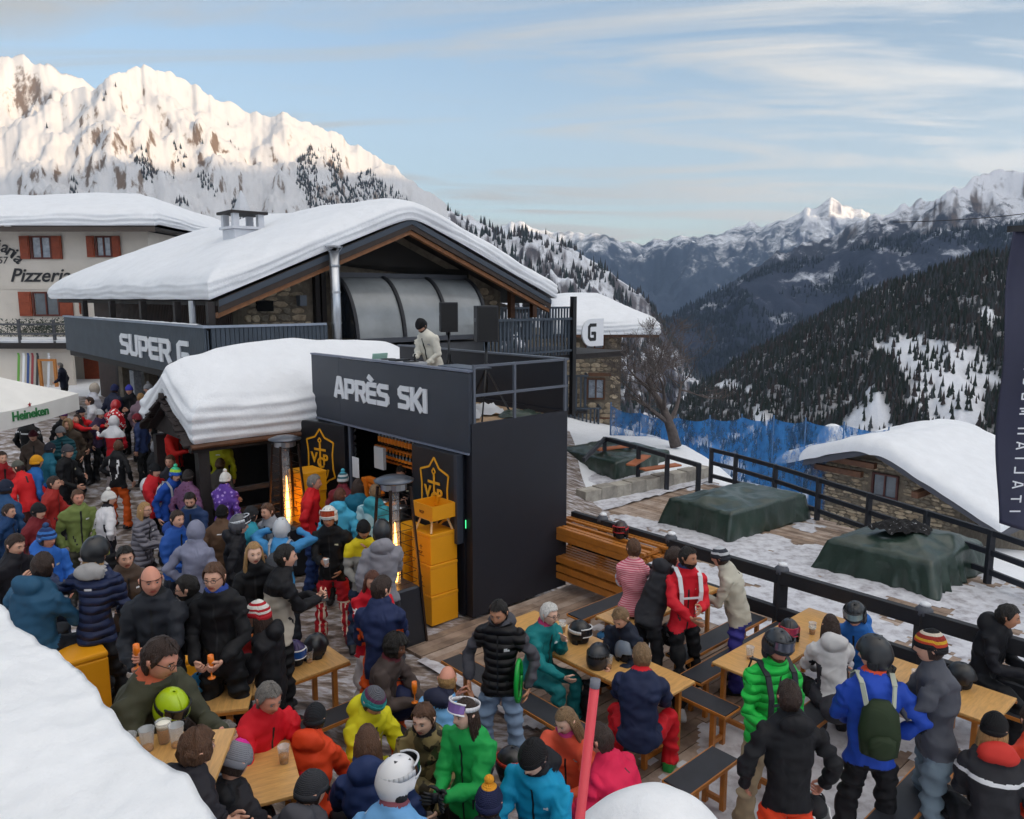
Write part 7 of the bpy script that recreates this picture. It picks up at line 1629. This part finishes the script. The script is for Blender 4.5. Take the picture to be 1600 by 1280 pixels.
pr(1214, 1012, 'man in a black helmet with goggles and a bright green down jacket', 'q#24c04a', '#9a8a70', h=15, hp=16, hat=('helmet', '#2a2d33'), gog=('#5b606e', '#17181d', 'up'), straps='#22242c', beard='m', sk='r', aR='low', aL='low', gloves='#b9bcc2', s=1.05, jac=1.04, z=0)
pr(1233, 1090, 'dark haired man in a black jacket and orange trousers with his back turned', '#19191d', '#e0431f', h=178, hair=S_('b'), hoodback=1, sk='r', aL='side', aR='side', hold=(-1,), trimr='#d9d9dc', s=1.0, jac=1.06, z=0)
pr(1298, 978, 'woman with long dark hair in a white jacket seated with her back turned', '#c4c3c4', D, h=172, hair=('long', 'b'), pose='sit', fem=True, side='#33343a', hoodback=1, aL='table', aR='table')
pr(1336, 962, 'person in a black helmet and blue jacket leaning over the table', '#2765b0', '#1d2430', h=-35, hp=22, hat=('helmet', '#17191e'), hair=('short', 'b'), gog=('#8ea6ae', '#202228', 'up'), lean=14, aL='table', aR='hold', s=1.02, hoodback=1, z=.05, pose='sit')
pr(1366, 1024, 'skier in a black helmet and royal blue jacket wearing a dark green backpack', '#2145a8', '#17171b', h=168, hy=65, hat=('helmet', '#222428'), hair=('short', 'l'), pack='#26331f', collarc='#c4482c', strapc='#aeb3a4', aL='low', aR='hip', s=1.06, jac=1.06, z=0)
pr(1454, 1012, 'tall person in a patterned ear flap beanie and grey jacket drinking from a cup', '#4c4e57', '#6b7b88', h=-110, hat=('beanie', ['#17171b', '#c0432a', '#d0a02c', '#8e2a22', '#cfc3b4', '#17171b']), aL='drink', aR='hold', hold=(1,), gloves='#15161a', s=1.10, jac=1.05, stance=.12, z=0)
pr(1574, 964, 'man with short dark hair in a black jacket seated at the right edge', '#1a1b20', '#17181c', h=35, hy=20, hair=S_('k'), sk='t', pose='sit', aL='hold', aR='hold', hoodback=1, s=1.05, z=.02, sleeves='#1f2026')
pr(1553, 1140, 'ponytailed woman in a black beanie and dark jacket with reflective bands', '#2a2a2f', '#1f2024', h=160, hy=-30, hat=('beanie', '#121215'), hair=('long', 'l'), collarc='#c2342c', hoodback=1, pose='sit', fem=True, band='#dcdde0', jac=1.12, s=1.05, aR='down', aL='hold')
pr(1614, 1128, 'person in a coral red jacket cut off by the right edge', '#d8442e', D, h=170, hair=S_('b'), pose='sit', jac=1.1)
# bottom row
pr(307, 1172, 'curly brown haired man in a black hooded jacket at the lower left table', '#26242a', '#1f2024', h=140, hair=('curly', 'm'), hoodback=1, fat=1.1, aL='low', aR='low', s=.92, z=.66)
pr(366, 1192, 'person in a grey knitted hat with a pink crown seen from above', '#232126', '#1f2024', h=150, hat=('beanie', ['#7d7e86', '#8b8c94', '#8b8c94', '#8b8c94', '#e0309a']), hair=S_('b'), fat=1.12, aL='low', aR='low', s=1.0, z=.05, hp=32, collarc='#17171b', hoodback=1)
pr(311, 1128, 'brown haired boy seated left of the curly haired man with his back turned', '#474b55', '#25262b', h=160, hair=S_('b'), pose='sit', s=.92, z=.42)
pr(350, 1150, 'child with grey brown hair next to the grey hat', '#6a7280', '#25262b', h=120, hair=S_('g'), pose='sit', s=.85, z=.42)
pr(486, 1236, 'person in a charcoal beanie and grey hooded jacket at the bottom edge', '#4b4b52', '#25262b', h=160, hy=-30, hat=('beanie', '#3a3b40'), pose='sit', hoodback=1, jac=1.1, s=1.02, z=.1)
pr(620, 1222, 'skier in a white helmet and pale blue jacket dotted with white stars', 'stars', '#25324a', h=170, hy=-45, hat=('helmet', '#e2e2e4'), gog=('#26262c', '#c8cace', 'up'), hair=('short', 'b'), collarc='#7d4652', pose='sit', jac=1.14, s=1.06, aR='hold', z=.22)
pr(834, 1184, 'young man in a black beanie and cyan jacket at the bottom beside the red pole', '#1491bc', '#1f2b33', h=-25, hy=-10, hp=14, hat=('beanie', ['#17171a']), hair=('short', 'k'), sk='w', collarc='#1b1c22', pose='sit', jac=1.08, s=1.06, aL='table', aR='table', z=.1, hoodback=1)
pr(764, 1256, 'person in a navy beanie with a white rim at the bottom edge', '#22242c', '#1c1d22', h=175, hat=('beanie', ['#22274a', '#22274a', '#22274a', '#e39a2a'], True), pose='sit', s=1.0, aL='side')
pr(884, 1126, 'woman with brown hair and a blue clip in a coral and pink jacket', '#e2603e', '#2a2a30', h=-20, hy=-25, hp=16, hair=('long', 's'), fem=True, sk='w', pose='sit', aL='table', aR='table', collarc='#c93a7a', yoke='#de5a40', s=1.0)
pr(938, 1156, 'dark haired man in a crimson pink jacket bending left', '#d3204c', '#25252a', h=-130, hy=10, hp=18, hair=S_('b'), sk='r', pose='sit', aL='table', aR='table', jac=1.14, fat=1.05, s=1.04, collarc='#d3204c', lean=18)
# a few more half hidden in the throng
pr(78, 702, 'person in a petrol coat seen between the taupe coat and the tall black coat', '#1d6076', D, h=150, hat=('beanie', '#2a2d3a'), s=.97)
pr(84, 756, 'person in a brick red jacket behind the man in the olive green jacket', '#9c2a26', D, h=100, hair=S_('b'), s=.97, aL='hold')
pr(140, 628, 'person in a white and grey ski jacket beside the white railing of snow', '#c4c6cc', '#3a3f4a', h=-60, hair=S_('b'), s=.95, aL='hold')
pr(156, 648, 'person in a dark violet coat behind the pointing man', '#3a2f4a', D, h=60, hat=('beanie', '#c0c2c6'), s=.95)
pr(214, 655, 'person in a dark blue jacket behind the mauve coat', '#26345a', D, h=-90, hat=('beanie', '#7a2430'), s=.96)
pr(392, 806, 'person in a charcoal beanie and turquoise jacket behind the skier with raised goggles', '#2a8ba0', D, h=150, hat=('beanie', '#26272b'), s=.98)
pr(418, 800, 'person in a light grey jacket left of the raised blue arms', '#8d9098', D, h=-30, hair=S_('m'), s=.98)
pr(196, 872, 'person in a brown jacket behind the navy down jacket', '#4f4036', D, h=40, hair=S_('k'), s=.98)
pr(60, 800, 'person in a dark red jacket left of the olive green man', '#6e1f26', D, h=80, hat=('beanie', '#1a1b1f'), s=.96)
# on the booth and in the bar
DJ = pr(646, 516, 'disc jockey in a white puffer jacket and black cap behind the rooftop console', '#d6d2c6', '#1a1a1e', h=-35, hp=26, hat=('beanie', '#141418'), at=BL(-1.90, .78, 2.60), aL='low', aR='hold', gloves='#1a1a1e', beard='b', s=.94, lean=22, jac=1.05)
pr(627, 738, 'bartender in black bending over the counter at the left', '#141416', D, h=-20, hp=20, hair=S_('k'), beard='b', s=.97, lean=18, aL='hold', aR='hold', z=.15)
pr(651, 734, 'second bartender in black at the right inside the bar', '#17171a', D, h=-40, hair=S_('b'), s=.97, lean=14, aL='hold', aR='hold', z=.15)
pr(1010 - 955, 590, 'brown haired person resting behind the parasol by the white wall', '#3a3c40', D, h=60, hair=S_('b'), z=.55, s=.9) if 0 else None
finish_people()
# worn things that move with the person
for q in PEOPLE:
    sp = q['sp']; T = sp['_T']; t = q['t']
    if sp.get('pack'):
        b = MB(); Rr = sp['_Rl']; rg_ = []
        for z, hx_, hy_ in ((.0, .06, .03), (.03, .125, .075), (.18, .14, .095), (.34, .12, .075), (.42, .06, .03)): rg_.append(ring_e(T((0, .20, z + .03)), hx_, hy_, Rr, 14, 3))
        b.loft(rg_); pk = b.obj('backpack', pattern(sp['pack']), t, smooth=True)
        b = MB(); b.loft([ring_e(T((0, .29, z)), a_, c_, Rr, 12, 3) for z, a_, c_ in ((.06, .04, .02), (.09, .09, .035), (.20, .09, .035), (.23, .04, .02))]); b.obj('pocket', pattern(sp['pack']), pk, smooth=True)
        sc_ = mat('strap_' + (sp.get('strapc') or '#c6cad2'), sp.get('strapc') or '#9a9da4', .6)
        for s in (-1, 1):
            b = MB(); pts = [T((s * .09, .19, .40)), T((s * .11, .12, .53)), T((s * .12, .0, .575)), T((s * .12, -.13, .50)), T((s * .12, -.185, .36)), T((s * .12, -.185, .18))]
            for a_, c_ in zip(pts, pts[1:]): b.bar(a_, c_, .035, .012, up=Rr @ Vector((0, -.6, .8)))
            b.obj('strap', sc_, t)
    if sp.get('straps'):
        for s in (-1, 1):
            b = MB(); Rr = sp['_Rl']; pts = [T((s * .09, .17, .42)), T((s * .11, .11, .53)), T((s * .12, .0, .575)), T((s * .115, -.12, .51)), T((s * .11, -.182, .36)), T((s * .10, -.182, .14))]
            for a_, c_ in zip(pts, pts[1:]): b.bar(a_, c_, .045, .014, up=Rr @ Vector((0, -.6, .8)))
            b.obj('strap', mat('strap_' + sp['straps'], sp['straps'], .6), t)
        b = MB(); b.bar(T((-.10, -.19, .30)), T((.10, -.19, .30)), .012, .02); b.obj('chest_strap', mat('strap_' + sp['straps'], sp['straps']), t)
# ------------------------------------------------------------------ things in hands and on tables
FL = mat('orange_flute', '#ee7d10', .3, spec=.6)
flm = MB().lathe([(.030, 0), (.032, .006), (.006, .014), (.005, .075), (.018, .10), (.026, .15), (.024, .205), (.022, .205), (.016, .12), (.001, .11)], 14).mesh('flute', [FL], True)
def who(words_):
    for q in PEOPLE:
        if words_ in q['t']['label']: return q
    raise KeyError(words_)
def flute(lb, p, tilt=0): o = put('champagne_flute', flm, loc=p, rot=(tilt, tilt * .5, 0)); return tag(o, lb, 'glass', 'orange champagne flutes')
for w_, s, lb in (('balding man', 1, 'orange flute held by the balding man in the open black jacket'), ('young man with glasses', 1, 'orange flute held by the young man with glasses'), ('blonde woman in a black', -1, 'orange flute held by the blonde woman in the black sweater'), ('red and white striped beanie', -1, 'orange flute held by the man in the red and white striped beanie')):
    p = hand_world(who(w_), s); flute(lb, p - Vector((0, 0, .095)), .05)
p = P(648, 1098, .80); flute('orange flute standing beside the woman with the afro', p)
p = P(201, 990, 1.45); flute('orange flute sticking out right of the navy down jacket', p)
# cups
PLA = mat('clear_plastic', '#d8dce0', .08, alpha=.35, spec=.8); BEER = mat('beer', '#d9860f', .1, spec=.6); FOAM = mat('foam', '#eee9dc', .8)
def cup(lb, p, fill=.03, foam=False, s=1.0):
    t = thing('beer_cup', lb, 'cup', p, 0, 'plastic beer cups'); t.scale = (s, s, s)
    MB().lathe([(.030, .001), (.043, .13), (.045, .132), (.0415, .13), (.029, .004)], 18).obj('cup', PLA, t, smooth=True)
    MB().lathe([(.0285, .005), (.029 + .09 * fill, .005 + fill)], 18).obj('beer', BEER, t, smooth=True)
    if foam: MB().lathe([(.029 + .09 * fill, .006 + fill), (.042, .012 + fill + .02), (.02, .04 + fill)], 18).obj('foam', FOAM, t, smooth=True)
    return t
TZ_ = .775
zt = .87 + 1.082
cup('nearly empty beer cup nearest the snow edge on the lower left table', P(203, 1182, zt), .03); cup('nearly empty beer cup second from the snow edge on the lower left table', P(231, 1172, zt), .02); cup('full beer cup with a white head of foam on the lower left table', P(257, 1160, zt), .085, True); cup('empty beer cup right of the full one on the lower left table', P(277, 1166, zt), .012)
cup('beer cup in the fist of the man in the red jacket', P(444, 1192, .40 + .762), .06)
pp = hand_world(who('patterned ear flap'), 1); cup('clear plastic cup raised to the mouth of the person in the ear flap beanie', pp - Vector((0, 0, .05)), .012)
pp = hand_world(who('tall man in a white helmet'), -1); o = MB().lathe([(.028, 0), (.038, .10), (.040, .102), (.001, .103)], 14).obj('paper_cup', WHITEP, None, smooth=True, loc=pp - Vector((0, 0, .05))); tag(o, 'white paper cup in the hand of the man with red striped trousers', 'cup')
pr_cup = ((BL(3.2, -.8, TZ_), .03, 'beer cup near the right end of the long table'), (BL(2.3, -.55, TZ_), .06, 'beer cup between the helmets on the long table'), (BL(4.05, .45, TZ_), .02, 'empty cup at the near end of the light table'), (BL(4.2, 1.5, TZ_), .05, 'beer cup at the far end of the light table'), (BL(5.4, 1.2, TZ_), .04, 'beer cup on the table at the right edge'), (BL(2.45, .8, TZ_), .03, 'cup by the striped shirt person'), (BL(1.05, -3.0, TZ_), .02, 'empty cup at the end of the table with the helmets'))
for p_, f_, lb in pr_cup: cup(lb, p_, f_, f_ > .045)
# loose helmets and gear
hmesh = {}
def loose_helmet(lb, p, col, rz=0, gl=None, tilt=0, up=False, s=1.0):
    t = thing('ski_helmet', lb, 'helmet', p, rz); t.rotation_euler = (radians(tilt), radians(180 if up else 0), rz); t.scale = (s, s, s)
    m_ = mat('helmet_' + col, col, .3, spec=.6); M0_ = Matrix.Translation((0, 0, .07))
    part('shell', ('helmet', 0), helmet, m_, t, M0_, .012)
    for sx in (-1, 1): part('ear_pad', ('ear_pad', sx), lambda: None, mat('pad_black', '#1d1e22', .8), t, M0_)
    b = MB(); b.ball((0, 0, .05), (.085, .105, .09), 14, 8); b.obj('lining', mat('pad_black', '#1d1e22'), t, smooth=True)
    if gl: part('goggles', ('goggles', 0), goggles_fn, [lensmat(gl[0]), mat('gog_' + gl[1], gl[1], .4), mat('gog_' + gl[1], gl[1], .4)], t, Matrix.Translation((0, -.006, .125)) @ Matrix.Scale(1.08, 4))
    return t
TZ = .775
loose_helmet('purple helmet with blue and white goggles on the helmet table', P(462, 1036, TZ), '#3a2a5c', .6, ('#2a5fb0', '#e8e8ea'))
loose_helmet('black helmet with a grey cross mark next to the purple helmet', P(494, 1024, TZ), '#1b1c21', 2.2)
loose_helmet('black helmet with white markings standing next to the teal jacketed man', P(906, 1002, TZ), '#17181c', 1.0, ('#30343c', '#d8dadd')); loose_helmet('matt black helmet in the middle of the long table', P(934, 1040, TZ), '#26272c', 2.6, ('#24262c', '#15161a'))
loose_helmet('small grey and orange helmet beside the red collared man', P(978, 1030, TZ), '#6e7886', .3); loose_helmet('glossy black helmet next to the striped shirt person on the table', P(1040, 925, TZ), '#141518', -.4, ('#7da0a0', '#d8dade')); loose_helmet('black and red helmet lying on top of the stacked wooden tables', BL(1.0, 2.0, 1.02), '#2a1518', -.5, ('#3a1a20', '#c22a30'))
loose_helmet('black helmet with pink goggles on the light table near the railing', P(1232, 1000, TZ), '#17171b', -.3, ('#c24868', '#b52a44')); loose_helmet('black helmet with white lettering marks on the bench below the red jacketed man', P(1046, 1004, .48), '#131417', .4, ('#c9cbd0', '#1b1c20'))
loose_helmet('black ski helmet on the table at the right edge', P(1500, 1072, TZ), '#17181b', .9)
q = who('olive fleece'); p1 = hand_world(q, 1); p2 = hand_world(q, -1); pc = (p1 + p2) / 2; loose_helmet('lime green helmet with a black strap held over the beer table', P(266, 1122, 1.98), '#a8c40c', .9, ('#202022', '#17171a'), tilt=20, s=.86)
q = who('black jacket and orange trousers'); pc = hand_world(q, -1); loose_helmet('white helmet with a red strap hanging from the hand of the man in orange trousers', pc + Vector((0, 0, -.10)), '#e4e4e6', .6, up=True, s=.95)
loose_helmet('black and orange helmet hanging beside the cyan jacket', P(800, 1212, .75), '#1b1a1e', .9, ('#c9701e', '#b5321e'))
loose_helmet('white and black patterned helmet carried beside the blue backpack', P(232, 768, 1.25), '#cfd2d6', 1.2)
def bag(name, lb, cat, p, r, col, rz=0):
    b = MB(); sd = p.x * 5
    b.ball((0, 0, r[2]), r, 20, 14); b.v = [tuple(Vector(v) * (1 + .16 * noise.noise(Vector((v[0] * 9 + sd, v[1] * 9, v[2] * 9))))) for v in b.v]
    t = thing(name, lb, cat, p, rz); b.obj('body', pattern(col), t, smooth=True)
    MB().tube([(-r[0] * .4, 0, r[2] * 1.8), (-r[0] * .3, -.01, r[2] * 2.3), (r[0] * .3, -.01, r[2] * 2.3), (r[0] * .4, 0, r[2] * 1.8)], .008, 6).obj('strap', mat('strap_dark', '#1b1b1f', .7), t)
    MB().bar((-r[0] * .7, -r[1] * .92, r[2] * 1.2), (r[0] * .7, -r[1] * .92, r[2] * 1.2), .008, .012).obj('zip', mat('zip_grey', '#8b8d93', .4), t); return t
bag('backpack', 'blue and grey bundle of gloves and goggles on the small table at the left', 'bag', P(322, 1078, .30 + .77), (.17, .12, .08), '#2a7fae', .3); bag('glove', 'grey glove lying on the blue bundle', 'glove', P(334, 1050, 1.26), (.07, .11, .035), '#8d9198', .8)
bag('backpack', 'royal blue dry bag standing right of the small table', 'bag', P(362, 1110, .28), (.12, .12, .24), '#27348c'); bag('backpack', 'dark rucksack on the small bench between the black and blue jackets', 'bag', P(1306, 1128, .50), (.17, .14, .13), '#34343a', .5)
bag('backpack', 'navy rucksack beside the woman with the afro', 'bag', P(625, 1125, .45), (.16, .14, .18), '#1c2446', .2); bag('glove', 'blue glove on the bench near the seated blond man', 'glove', P(945, 1000, .5), (.10, .09, .05), '#2a5d86', .2); bag('glove', 'pair of black gloves on the right edge table', 'glove', P(1495, 1066, TZ), (.10, .08, .05), '#17171a', .2)
# green sledge under the arm of the man in the vest
q = who('black quilted vest'); pc = hand_world(q, 1)
t = thing('sledge_disc', 'bright green plastic disc carried under the arm of the bearded man in the vest', 'disc', pc + Vector((-.05, -.03, .16)), radians(78))
b = MB(); b.tube([(.12 * cos(a_ * pi / 12), 0, .19 * sin(a_ * pi / 12)) for a_ in range(25)], .020, 8); b.obj('rim', mat('bright_green', '#12a03c', .3), t, smooth=True); b = MB(); b.loft([[(r_ * .12 * cos(k * pi / 12), y_, r_ * .19 * sin(k * pi / 12)) for k in range(24)] for r_, y_ in ((1, .0), (.6, .03), (.05, .035))]); b.obj('dish', mat('bright_green', '#12a03c'), t, smooth=True)
# phones
for w_, s, lb in (('black and beige fleece', 1, 'phone in the hands of the man in the black and beige fleece'), ('navy pullover', -1, 'phone held by the fair haired man in navy')):
    p = hand_world(who(w_), s); o = MB().box(-.035, -.07, 0, .035, .07, .008).obj('phone', BLACK, None, bevel=.003, loc=p, rot=(.5, 0, .4)); tag(o, lb, 'phone')
# disc jockey equipment and loudspeakers
con = thing('dj_console', 'disc jockey mixing console standing on the front parapet of the booth', 'console', BL(-2.1, .26, 3.47), ROT)
MB().box(-.5, -.18, 0, .5, .18, .05).obj('deck', mat('console_grey', '#a9adb4', .4), con, bevel=.006)
for x in (-.32, .32): MB().lathe([(.12, .051), (.125, .06), (.01, .062)], 20, (x, 0, 0)).obj('platter', BLACK, con, smooth=True)
MB().box(-.10, -.14, .051, .10, .14, .07).obj('mixer', BLACK, con)
MB().box(-.46, -.15, -.72, -.42, .15, 0).obj('leg', BLACK, con); MB().box(.42, -.15, -.72, .46, .15, 0).obj('leg', BLACK, con)
o = MB().box(-.02, -.14, 0, .0, .14, .2).obj('laptop_screen', mat('screen', '#9fc7bb', .3), None, loc=BL(-2.75, .3, 3.40), rot=(0, .2, ROT)); tag(o, 'small upright screen at the left of the console', 'screen')
def speaker(lb, p, w, d, h, rz, grill=True):
    t = thing('loudspeaker', lb, 'speaker', p, rz); MB().box(-w / 2, -d / 2, 0, w / 2, d / 2, h).obj('cabinet', mat('speaker_black', '#1d1e24', .6), t, bevel=.01)
    MB().box(-w / 2 + .02, -d / 2 - .006, .03, w / 2 - .02, -d / 2 - .001, h - .03).obj('grille', mat('speaker_grille', '#0f1014', .7, bump=.3, bscale=150), t)
    for x in (-1, 1): MB().box(x * w / 2 - .004, -.06, h * .55, x * w / 2 + .004, .06, h * .65).obj('handle', mat('handle_grey', '#5a5c62', .5), t)
    return t
def tripod(lb, p, h):
    t = thing('speaker_stand', lb, 'stand', p); MB().tube([(0, 0, .35), (0, 0, h)], .02, 10).obj('pole', BLACK, t, smooth=True)
    for k in range(3): a_ = k * 2 * pi / 3 + .4; MB().bar((0, 0, .75), (.42 * cos(a_), .42 * sin(a_), 0), .02, .025).obj('leg', BLACK, t); MB().bar((0, 0, .38), (.24 * cos(a_), .24 * sin(a_), .33), .012, .016).obj('brace', BLACK, t)
    MB().lathe([(.035, .72), (.035, .82)], 10).obj('collar', BLACK, t)
sp1 = BL(-.62, .80, 2.722); tripod('black tripod stand on the rooftop deck of the booth', sp1, 1.14); speaker('black loudspeaker on the tripod stand above the booth', sp1 + Vector((0, 0, 1.14)), .32, .30, .52, radians(12))
sp2 = BL(-2.45, 1.5, 2.722); tripod('second tripod stand behind the disc jockey', sp2, 1.2); speaker('grey loudspeaker behind the disc jockey', sp2 + Vector((0, 0, 1.2)), .30, .28, .50, radians(10))
tarp2 = MB(); 
def tf(u, v):
    a_ = 2 * pi * u; return (cos(a_) * .35 * v, sin(a_) * .22 * v, .09 * (1 - v * v) + .05 * noise.noise(Vector((cos(a_) * v * 4, sin(a_) * v * 4, 1))) + .02)
o = MB().grid(30, 8, tf).obj('tarpaulin', TARP, None, smooth=True, loc=BL(-.35, 1.25, 2.722)); tag(o, 'crumpled green sheet on the rooftop deck', 'tarpaulin')
for i, (x, y) in enumerate(((-.85, 1.0), (-.7, .5))): o = MB().grid(24, 8, tf).obj('cloth', mat('white_cloth', '#c9ccd2', .8), None, smooth=True, loc=BL(x, y, 2.722), rot=(0, 0, i)); o.scale = (.8, .8, 1.6); tag(o, ('crumpled white cloth at the back of the rooftop deck', 'crumpled white cloth at the front of the rooftop deck')[i], 'cloth')
# little person of the balcony: skis, ski rack, sledge by the hotel wall
o = thing('ski_rack', 'wooden frame rack with skis and boards leaning at the hotel wall', 'rack', (*PY(66, 610, 30.0)[:2], .6))
MB().box(-.05, -.05, 0, .05, .05, 1.4).obj('post', ORWOOD, o); MB().box(.55, -.05, 0, .65, .05, 1.4).obj('post', ORWOOD, o); MB().box(-.05, -.05, 1.4, .65, .05, 1.48).obj('top_rail', ORWOOD, o)
for i, (x, c_) in enumerate(((-1.0, '#5f9c3a'), (-.8, '#e4e6ea'), (-.62, '#2b4a86'), (-.45, '#8e2f36'), (-.25, '#1f2126'), (.2, '#cfd3da'))):
    q = thing('ski', ('green ski leaning in the rack', 'white ski beside the green one in the rack', 'blue ski in the middle of the rack', 'dark red ski in the rack', 'black ski next to the rack frame', 'pale ski inside the wooden frame')[i] + ' by the hotel wall', 'ski', (*(PY(66, 610, 29.8) + Vector((x, 0, 0)))[:2], .5))
    b = MB(); b.bar((0, 0, 0), (.04, .25, 1.7), .09, .02, up=(0, 1, 0)); b.bar((.04, .25, 1.7), (.04, .22, 1.82), .08, .015, up=(0, 1, 0)); b.obj('board', mat('ski_' + c_, c_, .35), q)
